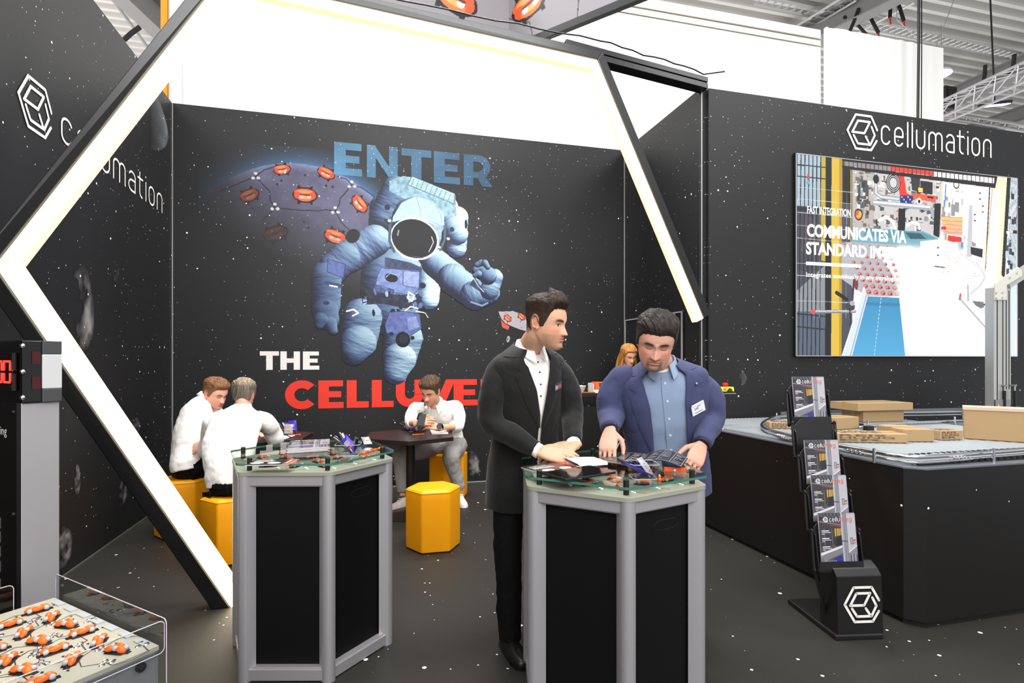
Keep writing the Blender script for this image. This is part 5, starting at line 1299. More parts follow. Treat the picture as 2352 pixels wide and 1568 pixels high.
# things on the phone table
bc = onz(949, 990, ZT2); dB = (bc - C0).dot(FW)
acrylic_box('small clear box of bags and pens on the phone table', bc + Vector((0, 0, .0005)), 5, .10, .10, .05)
for i, (u, v) in enumerate(((917, 972), (922, 968), (928, 973))):
    pen(['lowest black pen poking out of the phone table box', 'middle black pen poking out of the phone table box', 'highest black pen poking out of the phone table box'][i], bc + Vector((.02, 0, .012 + i * .004)), tip(u, v, dB + .02 * i - .02), M_pen, 'pens in the phone table box')
for i, (u, v) in enumerate(((944, 962), (950, 964))):
    pen(['upright pen at the man\'s side of the phone table box', 'upright pen beside another in the phone table box'][i], bc + Vector((.03, .01, .012)), tip(u, v, dB + .01 * i), M_pen, 'pens in the phone table box')
snack_bag('violet snack bag at the front of the phone table box', bc + Vector((-.025, -.01, .045)), RT + UP * .4, UP - RT * .6, .05, .08, M_bag, 'bags in the phone table box')
snack_bag('silver snack bag at the back of the phone table box', bc + Vector((.015, .005, .045)), RT + UP * .5, UP - RT * .3, .05, .075, M_bagw, 'bags in the phone table box')
candy_strip('orange candy strip beside the phone table box', onz(947, 1000, ZT2), onz(973, 998, ZT2), 5)
t, w, h = slab_quad('paper_sheets', 'white paper sheets lying before the man with the phone', 'paper', ((992, 997), (1030, 996), (977, 988)), ZT2 + .0005, .004, M_paper, .002)
t, w, h = slab_quad('smartphone', 'second black smartphone lying on the phone table', 'phone', ((962, 993), (980, 991), (964, 982)), ZT2 + .0005, .008, M_black, .008)
MB().prism([(x + w / 2, y + h / 2) for x, y in rrect(w - .008, h - .008, .006)], .008, .0085).build('display', mat('dark glass display'), t, local=True)
t = empty('keyring', onz(1000, 990, ZT2 + .006), label='dark keys lying on the white paper sheets', cat='keys')
c = onz(1000, 990, ZT2 + .006)
MB().tube([c + Vector((.014 * math.cos(q), .014 * math.sin(q), .002)) for q in np.linspace(0, 2 * PI, 16)], .0015, 6).build('ring', M_chrome, t)
for a in (.3, 1.0, 1.7): MB().box(c + Vector((.032 * math.cos(a), .032 * math.sin(a), .003 + a * .002)), (.04, .011, .0025), R=flat(math.degrees(a))).build('key', M_black, t)
# things on the far table
bc = onz(664, 999, ZT2); dB = (bc - C0).dot(FW)
acrylic_box('small clear box of snack bags on the far lounge table', bc + Vector((0, 0, .0005)), 15, .12, .12, .06)
snack_bag('grey snack bag facing out of the far table box', bc + Vector((-.002, -.025, .065)), RT, UP, .085, .085, M_bagw, 'bags in the far table box')
snack_bag('violet snack bag standing tall in the far table box', bc + Vector((.035, .0, .085)), RT + UP * .15, UP - RT * .1, .075, .11, M_bag, 'bags in the far table box')
snack_bag('violet snack bag hidden behind the grey one on the far table', bc + Vector((-.02, .025, .07)), RT, UP - RT * .2, .07, .1, M_bag, 'bags in the far table box')
pen('black pen leaning from the far table box', bc + Vector((-.02, 0, .012)), tip(640, 972, dB), M_pen); pen('white pen leaning from the far table box', bc + Vector((-.01, 0, .012)), tip(649, 970, dB), M_penw)
pen('black pen lying on the far lounge table', onz(658, 1001, ZT2) + Vector((0, 0, .006)), onz(670, 1006, ZT2) + Vector((0, 0, .006)), M_pen)
candy_strip('orange candy strip beside the far table box', onz(660, 1001, ZT2), onz(690, 999, ZT2), 5)
slab_quad('paper_sheet', 'white paper sheet by the seated person\'s elbow', 'paper', ((615, 1008), (655, 1008), (612, 1000)), ZT2 + .0005, .003, M_paper, .002)
# ================================================================== PARCEL SORTING TABLE
M_cab = star_mat('black star printed cabinet', rgb(22, 20, 19), [(6, .05, .12, .8, (.9, .9, .9)), (12, .06, .06, 1.0, (.5, .52, .56))], .45, .4)
X0, Y0, X1, Y1, ZD = 2.95, 2.40, 5.2, 4.90, .885
cab = empty('sorting_table', (X0 + 1, Y0 + 1, 0), label='big black star printed sorting table with roller deck carrying cartons', cat='conveyor table')
ch = .075
base = [(X0, Y0 + ch), (X0 + ch, Y0), (X1, Y0), (X1, Y1), (X0, Y1)]
MB().prism(base, 0.03, ZD).build('cabinet', M_cab, cab)
MB().prism([(x + (.02 if x < 4 else -.02), y + (.02 if y < 3 else -.02)) for x, y in base], 0, .03).build('plinth', M_matt, cab)
M_rim = mat('grey deck rim', rgb(108, 110, 114), .4, .3)
MB().prism([(X0 - .004, Y0 + ch), (X0 + ch, Y0 - .004), (X1, Y0 - .004), (X1, Y1), (X0 - .004, Y1)], ZD, ZD + .012).build('deck_rim', M_rim, cab, bevel=.002)
M_roll = mat('pale roller sleeve', rgb(160, 166, 170), .32, .3)
mb = MB(); x = X0 + .10
while x < X1 - .05:
    mb.tube([(x, Y0 + .10, ZD + .016), (x, Y1 - .06, ZD + .016)], .0155, 8); x += .042
mb.build('roller_bed', M_roll, cab, smooth=40)
mb = MB().box(((X0 + X1) / 2 + .03, (Y0 + Y1) / 2, ZD + .012), (X1 - X0 - .12, Y1 - Y0 - .14, .006)); mb.build('bed_tray', M_alud, cab)
for y in (Y0 + .075, Y0 + .30):
    pr = [(X0 + .10, 0)]; x = X0 + .10
    while x < X1 - .1: pr += [(x, .014), (x + .004, .03), (x + .028, .03), (x + .032, .014)]; x += .052
    pr += [(x, .014), (x, 0)]
    MB().extr(pr, (0, y + .009, ZD + .004), (1, 0, 0), (0, 0, 1), (0, -.018, 0)).build('toothed_belt_edge', M_black, cab)
ZRL = .935
def railpts(px): return [onz(u, v, ZRL) for u, v in px]
def smoothpath(P, n=6):
    out = []
    for i in range(len(P) - 1):
        p0, p1, p2, p3 = P[max(i - 1, 0)], P[i], P[i + 1], P[min(i + 2, len(P) - 1)]
        for k in range(n):
            t = k / n
            out.append(.5 * ((2 * p1) + (p2 - p0) * t + (2 * p0 - 5 * p1 + 4 * p2 - p3) * t * t + (3 * p1 - p0 - 3 * p2 + p3) * t ** 3))
    return out + [P[-1]]
outer = smoothpath(railpts([(2352, 944), (2160, 949), (1974, 952), (1800, 958), (1766, 966), (1750, 978), (1762, 990), (1830, 1007), (1920, 1026), (2009, 1042), (2048, 1049), (2095, 1054), (2159, 1052), (2352, 1037), (2480, 1028)]))
for dz, r in ((.012, .014), (-.018, .010)):
    MB().tube([p + Vector((0, 0, dz)) for p in outer], r, 8).build('guide_rail', M_steel, cab, smooth=True)
b_ = outer[:26]
MB().loft([[p + Vector((0, .03, -.035)), p + Vector((0, .03, .05)), p + Vector((0, .045, .05)), p + Vector((0, .045, -.035))] for p in b_[:19]]).build('backboard', M_rim, cab)
inner = smoothpath(railpts([(1974, 981), (2000, 977), (2057, 972), (2180, 967), (2352, 960)]))
MB().tube(inner, .012, 8).build('guide_rail', M_steel, cab, smooth=True)
MB().loft([[p + Vector((0, 0, -.045)), p + Vector((0, 0, -.012)), p + Vector((0, .012, -.012)), p + Vector((0, .012, -.045))] for p in inner[4:]]).build('divider_plate', M_alud, cab)
for (u, v, s_) in ((1828, 1010, 0), (2008, 1047, 0), (2282, 1047, 0), (1784, 958, 0), (1993, 976, 1), (2193, 968, 1), (2210, 952, 0)):
    p = onz(u, v, ZRL); MB().lathe([(.009, ZD + .01 - p.z), (.009, .045), (.004, .047)], 12, p).build('rail_post', M_steel, cab, smooth=40)
for (u, v) in ((1972, 979), (1995, 985)):
    p = onz(u, v, ZRL - .01); MB().box(p, (.07, .05, .055)).build('bumper_block', M_black, cab, bevel=.006)
for (u, v) in ((1800, 998), (1960, 1034), (2180, 1053)):
    p = onz(u, v, ZRL - .004); q = min(range(len(outer)), key=lambda k: (outer[k] - p).length); d = (outer[min(q + 1, len(outer) - 1)] - outer[q - 1]).normalized(); n = d.cross(UP)
    mb = MB()
    for k in range(4): c = outer[q] + d * (.03 * k) + n * .012; mb.tube([c, c + n * .014], [.008, .006], 8); mb.tube([c + n * .014, c + n * .03], .004, 6)
    mb.build('screw', M_chrome, cab, smooth=40)
M_cart = mat('brown cardboard', rgb(170, 140, 100), .75, bump=(60, .15, .002), var=(4, .06)); M_tape = mat('packing tape', rgb(180, 142, 88), .3); M_ink = mat('dark box print', rgb(92, 78, 62), .7); M_lidp = mat('pale box lid', rgb(205, 178, 156), .7)
def carton(label, c, rz, w, d, h, z=None, tape=True, txt=None, lid=False):
    z = ZD + .033 if z is None else z
    t = empty('carton', (c[0], c[1], z), rz, label, 'cardboard box', 'cartons riding on the sorting table')
    MB().box((0, d / 2, h / 2), (w, d, h)).build('box', M_cart, t, bevel=.004, local=True)
    mb = MB(); mb.box((0, d / 2, h + .0008), (w * .998, .004, .0012)); mb.build('flap_seam', M_ink, t, local=True)
    if tape: MB().box((0, d / 2, h + .001), (w + .002, min(.05, d * .4), .0014)).box((-w / 2 - .0006, d / 2, h * .72), (.0014, min(.05, d * .4), h * .55)).box((w / 2 + .0006, d / 2, h * .72), (.0014, min(.05, d * .4), h * .55)).build('tape', M_tape, t, local=True)
    if lid: MB().box((0, d / 2, h - .008), (w + .012, d + .012, .026)).build('lid', M_lidp, t, bevel=.003, local=True)
    if txt:
        mb = MB(); k = len(txt)
        for i, s in enumerate(txt): text_into(mb, s, (-w * .42, -.0012, h * (.70 - i * .8 / k)), (1, 0, 0), (0, 0, 1), h * .8 / k * 1.15, .02, width=w * (.62 if i != 1 else .74))
        for i, s in enumerate(txt): text_into(mb, s, (-w * .36, d * (.72 - i * .8 / k), h + .002), (1, 0, 0), (0, 1, 0), d * .22, .02, width=w * .6)
        mb.build('box_print', M_ink, t, local=True)
    return t
def obz(u, v): return onz(u, v, ZD + .033)
carton('tall upright brown carton by the silver gantry post', (obz(2234, 1008) + obz(2338, 1015)) / 2, math.atan2((obz(2338, 1015) - obz(2234, 1008)).y, (obz(2338, 1015) - obz(2234, 1008)).x), .35, .16, .235, tape=False, lid=True)
carton('taped brown carton with a clear band, next to the printed one', obz(2110, 1014), -.28, .22, .30, .088)
carton('small printed brown carton touching the taped one', obz(2186, 1010), -.12, .19, .14, .068, tape=False, txt=('REIS', 'HUNG', 'ER'))
carton('long low printed carton along the rail corner', obz(2000, 1016), -.36, .50, .20, .062, tape=False, txt=('REIS', 'HUNG', 'ER'))
c5 = obz(2030, 968)
carton('brown carton at the back, carrying a wider flat carton', c5, -.05, .46, .26, .105)
carton('wide flat carton lying on top of the back carton', (c5[0] - .02, c5[1] - .04), -.05, .62, .34, .072, z=ZD + .034 + .108, tape=True, lid=False)
carton('plain carton behind the black brochure stand', obz(1946, 985), .1, .28, .2, .10)
carton('low printed carton at the curved rail end', obz(1800, 984), -.5, .22, .16, .05, tape=False, txt=('REIS', 'HUNG', 'ER'))

# gantry post of aluminium profiles
gy = 4.36
def gp(u, v, y=gy): return ony(u, v, y)
gan = empty('gantry_post', gp(2305, 960), label='tall silver aluminium gantry post with angled arm on the sorting table', cat='gantry')
gx0, gx1, gx2 = gp(2283, 800).x, gp(2309, 800).x, gp(2327, 800).x
zt, zb_ = gp(2290, 660).z, ZD + .033
def profile(mb, x0, x1, y0, y1, z0, z1, slots):
    mb.box(((x0 + x1) / 2, (y0 + y1) / 2, (z0 + z1) / 2), (x1 - x0, y1 - y0, z1 - z0))
M_profl = mat('anodised profile', rgb(190, 190, 186), .35, .45)
mb = MB(); profile(mb, gx0, gx1, gy, gy + .09, zb_, zt, 0); mb.build('main_profile', M_profl, gan, bevel=.004)
mb = MB(); profile(mb, gx1 + .012, gx2, gy + .02, gy + .09, zb_ + .1, zt + .02, 0); mb.build('sliding_profile', M_profl, gan, bevel=.004)
mb = MB()
for f in (.28, .78): mb.box((gx0 + (gx1 - gx0) * f, gy - .0015, (zb_ + .15 + zt - .12) / 2), (.008, .004, zt - zb_ - .3))
for f in (.3, .7): mb.box((gx1 + .012 + (gx2 - gx1 - .012) * f, gy + .0185, (zb_ + .25 + zt) / 2), (.007, .004, zt - zb_ - .3))
mb.build('profile_groove', M_dark, gan)
M_cream = mat('cream bracket paint', rgb(214, 211, 198), .45)
def bq(u, v): p = gp(u, v); return (p.x, p.z)
MB().extr([bq(*q) for q in ((2283, 689), (2283, 652), (2336, 613), (2345, 622), (2345, 634), (2310, 655), (2310, 689))], (0, gy - .012, 0), (1, 0, 0), (0, 0, 1), (0, .012, 0)).build('corner_bracket', M_cream, gan, bevel=.003)
a, b = gp(2318, 652), gp(2460, 560)
mb = MB(); d = (b - a).normalized(); n = Vector((-d.z, 0, d.x)) * .05
mb.loft([[p + n, p - n, p - n + Vector((0, .09, 0)), p + n + Vector((0, .09, 0))] for p in (a, b)]); mb.build('arm', M_profl, gan, bevel=.004)
mb = MB()
for (u, v) in ((2288, 672), (2302, 671), (2288, 684), (2302, 683), (2319, 637), (2335, 626)): p = gp(u, v, gy - .013); mb.tube([p, p + Vector((0, -.008, 0))], .011, 8)
mb.build('bolt', M_chrome, gan, smooth=40)
MB().box(((gx0 + gx1) / 2 + .02, gy - .012, zb_ + .085), (gx1 - gx0 + .05, .016, .17)).build('foot_plate', M_alud, gan, bevel=.003)
mb = MB(); p = gp(2293, 931, gy - .021); mb.poly([(p.x - .025, p.z - .02), (p.x + .025, p.z - .02), (p.x, p.z + .022)], (0, gy - .0215, 0), (1, 0, 0), (0, 0, 1)); mb.build('warning_triangle', mat('warning yellow', rgb(240, 180, 20), .5), gan)
for u in (2307, 2331):
    p0, p1 = gp(u, 930, gy - .02), gp(u, 897, gy - .02); p0.z = zb_ + .02
    MB().tube([p0, p1], .014, 10).build('gas_spring', M_black, gan, smooth=40)
    MB().tube([p1, p1 + Vector((0, 0, .05))], .007, 8).build('spring_rod', M_chrome, gan, smooth=40)
    MB().box(p1 + Vector((0, .012, .055)), (.04, .04, .018)).build('spring_clevis', M_alud, gan, bevel=.003)

# emergency stop on a white post
dE = 4.86; pe = dep(1668, 903, dE)
es = empty('emergency_stop', (pe.x, pe.y, ZD + .012), label='yellow emergency stop box with red mushroom button on a short white post', cat='emergency stop')
k = dE / FPX
MB().box((pe.x - .056, pe.y + .03, (pe.z + ZD + .012) / 2 - .002), (.03, .03, pe.z - ZD - .016)).build('post', M_white, es, bevel=.002)
MB().box((pe.x - .056, pe.y + .03, ZD + .016), (.06, .06, .008)).build('foot', M_white, es, bevel=.002)
MB().box((pe.x + .0, pe.y + .02, pe.z), (.15, .11, .006)).build('shelf_plate', mat('grey plate', rgb(160, 160, 160), .4, .5), es)
c = Vector((pe.x, pe.y + .01, pe.z + .003))
MB().box(c + Vector((0, 0, .008)), (32 * k, .07, .016)).build('base', M_black, es, bevel=.003)
w2 = 16 * k
MB().extr([(-w2, .014), (-.012, .014), (.0, .034), (.02, .044), (.04, .036), (.05, .014), (w2, .014), (w2, .046), (w2 - .006, .054), (-w2 + .004, .054), (-w2, .050)], c + Vector((0, -.035, 0)), (1, 0, 0), (0, 0, 1), (0, .07, 0)).build('housing', mat('signal yellow', rgb(238, 222, 20), .4), es, bevel=.002)
MB().box(c + Vector((-w2 * .5, -.036, .034)), (.03, .003, .018)).build('nameplate', mat('dull metal', rgb(150, 140, 60), .4), es)
MB().lathe([(.016, .054), (.016, .064), (.024, .066), (.026, .074), (.022, .086), (.012, .090), (.001, .091)], 20, c + Vector((-.002, 0, 0))).build('push_button', M_red, es, smooth=40)

# ================================================================== BROCHURE STAND
Pst = onz(1925, 1469, 0); Xst = Vector((.982, -.19, 0)).normalized(); Yst = Vector((.19, .982, 0)).normalized()
st = empty('brochure_stand', (Pst.x, Pst.y, 0), math.atan2(Xst.y, Xst.x), 'black folding zigzag brochure stand with white cube emblem foot', 'brochure stand')
WB = .255
MB().box((.115, .22, .014), (.27, .46, .028)).build('base_plate', M_blackm, st, bevel=.006, local=True)
prof = [(-.003, .02), (.012, .335), (.04, .365), (.09, .392), (.14, .385), (.155, .36), (.16, .02)]
MB().extr([(y, z) for y, z in prof], (0, 0, 0), (0, 1, 0), (0, 0, 1), (WB, 0, 0)).build('header_box', M_blackm, st, bevel=.004, local=True)
mb = MB(); icon_into(mb, (WB * .53, .002, .185), (1, 0, 0), (.0, .0, 1), .104, .13, sx=.93)
o = mb.build('emblem', M_sign, st, local=True)
for v in o.data.vertices: v.co.y = -.0045 + .0475 * (v.co.z - .02) * 1.0 - .0015
# five pockets stepping up and back
def stl(p): return Vector((p[0], p[1], p[2]))
q1 = dep(1931, 1310, 3.02); q5 = dep(1864, 975, 3.5)
M0 = wm(st).inverted(); l1 = M0 @ q1; l5 = M0 @ q5
POK = []
for i in range(5):
    t_ = i / 4; c = l1.lerp(l5, t_); POK.append(c)
    lean = .12
    mb = MB()
    # back plate, gently arched top, side cheeks and a lip
    h = .30 if i != 3 else .245
    bp = [(-.125, 0), (.125, 0), (.125, h - .07), (.09, h - .035), (.0, h - .02), (-.09, h - .035), (-.125, h - .07)] if i != 3 else [(-.125, 0), (.125, 0), (.125, h - .05), (.08, h - .012), (0, h), (-.08, h - .012), (-.125, h - .05)]
    Yl = Vector((0, math.sin(lean), math.cos(lean))); Nl = Vector((0, math.cos(lean), -math.sin(lean)))
    if i != 3: h -= .02
    o = c + Nl * .02
    MB().extr(bp, o, (1, 0, 0), Yl, Nl * .005).build('pocket_back', M_blackm, st, bevel=.0015, local=True)
    for s_ in (-1, 1):
        MB().extr([(0, 0), (.03, 0), (.018, h - .09), (0, h - .07)], o + Vector((s_ * .125, 0, 0)), -Nl, Yl, Vector((.005 * s_, 0, 0))).build('pocket_side', M_blackm, st, local=True)
    MB().extr([(-.125, -.004), (.125, -.004), (.125, .05), (-.125, .05)], o - Nl * .032, (1, 0, 0), Yl, Nl * .004).extr([(-.125, 0), (.125, 0), (.125, .032), (-.125, .032)], o, (1, 0, 0), -Nl, Yl * .004).build('pocket_lip', M_blackm, st, local=True)
    POK[i] = (o, Yl, Nl)
for s_ in (-1, 1):     # hinged side arms, zigzag
    mb = MB()
    for i in range(5):
        o, Yl, Nl = POK[i]; a = o + Vector((s_ * .136, .0, .0)); b = a + Yl * .21
        mb.tube([a, b], .009, 6); mb.ball(a, (.008, .014, .014), 8, 6); mb.ball(b, (.008, .014, .014), 8, 6)
        if i < 4: mb.tube([b, POK[i + 1][0] + Vector((s_ * .136, 0, 0))], .009, 6)
    mb.tube([POK[0][0] + Vector((s_ * .136, 0, 0)), Vector((WB / 2 + s_ * .11, .12, .05))], .009, 6)
    mb.build('zigzag_arm', M_blackm, st, local=True)
Wst = wm(st)
ords = ['lowest', 'second lowest', None, None, 'top']
for i, nm in ((0, 'lowest'), (1, 'second lowest'), (2, 'middle'), (4, 'top')):
    o, Yl, Nl = POK[i]
    R = (Wst.to_3x3() @ Matrix(((1, 0, 0), tuple(Yl), tuple(-Nl))).transposed())
    for j in range(3):
        loc = o + Vector((-.105 + .004 - j * .003, 0, 0)) + Yl * (.006 + (.004 if j < 2 else 0)) - Nl * (.004 + j * .0075)
        magazine('glossy magazine in front in the %s pocket of the stand' % nm if j == 2 else 'magazine tucked behind the front one in the %s stand pocket' % nm, 'magazines in the brochure stand' if j == 2 else 'hidden magazines of the %s pocket' % nm, Wst @ loc, R)

# ================================================================== SERVICE BAR BEHIND
bx0, bx1, by0 = 1.95, XS - .03, 5.86
bar = empty('service_bar', (bx0, by0, 0), label='black service bar with raised shelf before the back wall', cat='bar counter')
zb1, zb2 = dep(1360, 938, 6.05).z, dep(1360, 906, 6.0).z
MB().box(((bx0 + bx1) / 2, by0 + .02, zb1 / 2), (bx1 - bx0, .04, zb1)).build('front_panel', M_cab, bar)
MB().box((bx0 + .02, by0 + .17, zb1 / 2), (.04, .26, zb1)).build('side_panel', M_cab, bar)
MB().box(((bx0 + bx1) / 2, by0 + .155, zb1 - .10), (bx1 - bx0 - .1, .23, .03)).build('inner_shelf', M_black, bar)
MB().box(((bx0 + bx1) / 2, by0 + .10, zb2 - .022), (bx1 - bx0 + .04, .28, .044)).build('bar_top', M_black, bar, bevel=.003)
for x in (bx0 + .1, bx1 - .1, (bx0 + bx1) / 2): MB().tube([(x, by0 + .02, zb1 - .02), (x, by0 + .02, zb2 - .04)], .012, 10).build('shelf_support', M_steel, bar, smooth=40)
mb = MB()
def bq2(u, v): p = ony(u, v, by0); return (p.x, p.z)
mb.ribbon([bq2(1398, 1012), bq2(1450, 1009)], .012, (0, by0 - .0015, 0), (1, 0, 0), (0, 0, 1)); mb.ribbon([bq2(1405, 1056), bq2(1426, 1007)], .009, (0, by0 - .0015, 0), (1, 0, 0), (0, 0, 1))
for p in (bq2(1398, 1012), bq2(1426, 1007)): mb.poly([(p[0] + .016 * math.cos(q), p[1] + .016 * math.sin(q)) for q in np.linspace(0, 6.28, 14)[:-1]], (0, by0 - .002, 0), (1, 0, 0), (0, 0, 1))
mb.build('constellation_print', M_sign, bar)
zt_ = zb2
k6 = 6.0 / FPX
pb = ony(1329, 900, by0 + .1)
t = empty('serving_bowl', (pb.x, by0 + .1, zt_), label='white oval serving bowl on the black bar', cat='bowl')
mb = MB(); ringo = lambda rx, ry, z: [Vector((rx * math.cos(q), ry * math.sin(q), z)) for q in np.linspace(0, 2 * PI, 25)[:-1]]
mb.loft([ringo(.055, .05, .001), ringo(.06, .055, .004), ringo(.082, .07, .07), ringo(.09, .078, .078), ringo(.086, .074, .08), ringo(.076, .064, .07), ringo(.055, .05, .01)])
mb.build('bowl', M_white, t, smooth=50, local=True)
mb = MB()
for i in range(7): mb.ball((.05 * math.cos(i * 2.4) * (i / 7), .045 * math.sin(i * 2.4) * (i / 7), .074), (.022, .02, .014), 8, 6)
tag(mb.build('sweets', mat('pale pink sweets', rgb(226, 190, 190), .5), t, smooth=True, local=True), kind='stuff')
pb = ony(1377, 900, by0 + .08)
t = empty('display_tray', (pb.x, by0 + .03, zt_), 0, 'white cardboard display tray of orange packets on the bar', 'display box')
MB().box((0, .05, .004), (.22, .17, .008)).box((0, -.034, .02), (.22, .004, .034)).box((-.108, .05, .055), (.004, .17, .11)).box((.108, .05, .025), (.004, .17, .05)).box((0, .133, .055), (.22, .004, .11)).build('tray', M_white, t, local=True)
for i in range(7):
    o = empty('orange_packet', (pb.x + .005, by0 + .014 + i * .017, zt_ + .009), 0, 'dark fronted orange packet standing first in the bar tray' if i == 0 else 'orange edged packet standing in the bar tray behind the front one', 'packet', 'front packet of the bar tray' if i == 0 else 'packets in the bar tray')
    R = Matrix.Rotation(-.25, 3, 'X')
    MB().box((0, .012, .058), (.155, .010, .115), R=R).build('pouch', mat('orange packet foil', rgb(238, 88, 24), .35), o, bevel=.002, local=True)
    MB().box((.02, .0055, .062), (.105, .002, .085), R=R).build('printed_front', mat('black packet print', rgb(34, 32, 36), .4), o, local=True)
    if i == 0:
        mb = MB(); mb.M = Matrix.Translation((0, .0042, .062)) @ R.to_4x4()
        mb.box((.02, 0, -.028), (.08, .001, .009), m=1); mb.ball((.025, 0, .012), (.014, .002, .016), 10, 6, 0); mb.ball((.008, 0, .0), (.012, .002, .008), 8, 6, 0); mb.ball((.042, 0, -.006), (.008, .002, .012), 8, 6, 0)
        mb.build('packet_emblem', [mat('blue grey print', rgb(170, 176, 200), .5), M_orange], o, local=True)
candy_strip('orange candy strip lying on the black bar', ony(1333, 903, by0 + .0) * 0 + Vector((ony(1335, 903, by0).x, by0 + .0, zt_ + .002)), Vector((ony(1366, 903, by0).x, by0 - .01, zt_ + .002)), 5)
def bottle(label, u, capm, bodm, y, h=.24):
    x = ony(u, 935, y).x; z0 = zb1 - .085
    t = empty('bottle', (x, y, z0), 0, label, 'bottle', 'bottles behind the bar front')
    ztop = ony(u, 930, y).z - z0
    MB().lathe([(.03, 0), (.033, .01), (.033, ztop - .09), (.03, ztop - .07), (.014, ztop - .03), (.013, ztop - .01)], 16).build('body', bodm, t, smooth=50, local=True)
    MB().lathe([(.018, ztop - .028), (.019, ztop - .02), (.019, ztop - .003), (.016, ztop)], 16).build('cap', capm, t, smooth=50, local=True)
M_wbot = glass_mat('pale plastic bottle', (.8, .86, .9)); cg, cb_, cw = mat('green cap', rgb(24, 110, 60), .4), mat('blue cap', rgb(26, 72, 190), .4), mat('white cap', rgb(230, 230, 230), .4)
bottle('blue capped bottle behind the bar front', 1333, cb_, M_wbot, by0 + .11); bottle('green capped bottle just behind the blue capped one', 1331, cg, M_wbot, by0 + .19); bottle('green capped bottle standing alone behind the bar front', 1352, cg, M_wbot, by0 + .12)
bottle('white capped bottle by the blue blazer\'s sleeve', 1382, cw, M_wbot, by0 + .12)

# ================================================================== WEIGHING TOWER AND WHEEL CONVEYOR AT THE CORNER
Kt, Rt_ = dep(48, 828, 1.90), dep(137, 828, 2.0); Kt.z = Rt_.z = 0
e1 = (Rt_ - Kt); WS = e1.length; e1.normalize(); e2 = Vector((-e1.y, e1.x, 0))      # along the silver face; along the dark front
if e2.x > 0: e2 = -e2
def TW(a, b, z): return Kt + e1 * a + e2 * b + Vector((0, 0, z))
tow = empty('display_tower', (Kt.x, Kt.y, 0), label='silver and black pillar with red LED figures at the frame edge', cat='display tower')
Rm = Matrix((e1, e2, UP)).transposed()
zh0 = dep(60, 926, 1.9).z; zh1 = dep(60, 781, 1.9).z
MB().box(TW(WS / 2, .3, zh0 / 2), (WS, .6, zh0), R=Rm).build('column', M_alu, tow, bevel=.003)
MB().box(TW(-.006, .3, zh0 / 2), (.012, .6, zh0), R=Rm).build('front_panel', mat('black front panel', rgb(14, 11, 11), .3), tow)
mb = MB(); hh = zh1 - zh0
MB().box(TW(WS * .25, .3, (zh0 + zh1) / 2), (WS * .52, .62, hh), R=Rm).build('display_housing', mat('black display housing', rgb(14, 13, 14), .12), tow, bevel=.004)
for z0, z1, m_, nm in ((zh0, zh0 + hh * .22, mat('dark grey cap', rgb(64, 66, 66), .5), 'cap_end'), (zh0 + hh * .22, zh0 + hh * .78, mat('pale grey cap', rgb(196, 196, 196), .5), 'cap_cover'), (zh0 + hh * .78, zh1, mat('dark grey cap', rgb(64, 66, 66), .5), 'cap_end')):
    MB().box(TW(WS * .755, .3, (z0 + z1) / 2), (WS * .52, .63, z1 - z0), R=Rm).build(nm, m_, tow, bevel=.003)
# digits: three zeros of a seven segment display on the front
M_led = mat('red lit segment', (.2, .0, .0), .4, emit=(1.0, .03, .02), es=4.0)
mb = MB()
zc = dep(10, 853, 1.95).z; dh = .072
def TF(b, z): return (b, z)
for i in range(3):
    b0 = .026 + i * .062; w = .046
    O = TW(-.0135 - .008, 0, 0)
    for (x, z, ww, hh_) in ((b0 + w / 2, zc + dh / 2, w, .007), (b0 + w / 2, zc - dh / 2, w, .007), (b0, zc + dh / 4, .007, dh / 2 - .008), (b0, zc - dh / 4, .007, dh / 2 - .008), (b0 + w, zc + dh / 4, .007, dh / 2 - .008), (b0 + w, zc - dh / 4, .007, dh / 2 - .008)):
        mb.box(TW(-.0205, x, z), (.002, ww, hh_), R=Rm)
mb.build('led_figures', M_led, tow)
MB().box(TW(-.012, .17, zc), (.014, .31, .13), R=Rm).build('display_window', mat('dark display glass', rgb(20, 6, 6), .05), tow)
for z in (zh0 + .02, (zh0 + zh1) / 2, zh1 - .02): MB().ball(TW(-.012, .006 if False else .0, z) + e1 * .012 - e2 * .012, .009, 10, 8).build('screw', M_chrome, tow, smooth=True)
for z in (zh0 + hh * .32, zh0 + hh * .72): MB().box(TW(WS * .34, -.0115, z), (WS * .22, .002, hh * .2), R=Rm).build('sensor_window', mat('dark red window', rgb(60, 6, 8), .1), tow)
for z in (dep(40, 946, 1.9).z, dep(40, 1180, 1.9).z): MB().ball(TW(-.012, .018, z), .008, 10, 8).build('bolt', M_black, tow, smooth=True)
mb = MB(); pt = dep(16, 998, 1.93); text_into(mb, 'Weighing', TW(-.0125, .236, pt.z), -e2, (0, 0, 1), .042, .004, width=.165); mb.build('panel_lettering', M_sign, tow)
mb = MB()
for v in (1200, 1232, 1266, 1300, 1340): p = dep(0, v, 1.95); mb.box(TW(-.0125, .148, p.z), (.002, .05, .038), R=Rm)
mb.build('key_label', M_sign, tow)

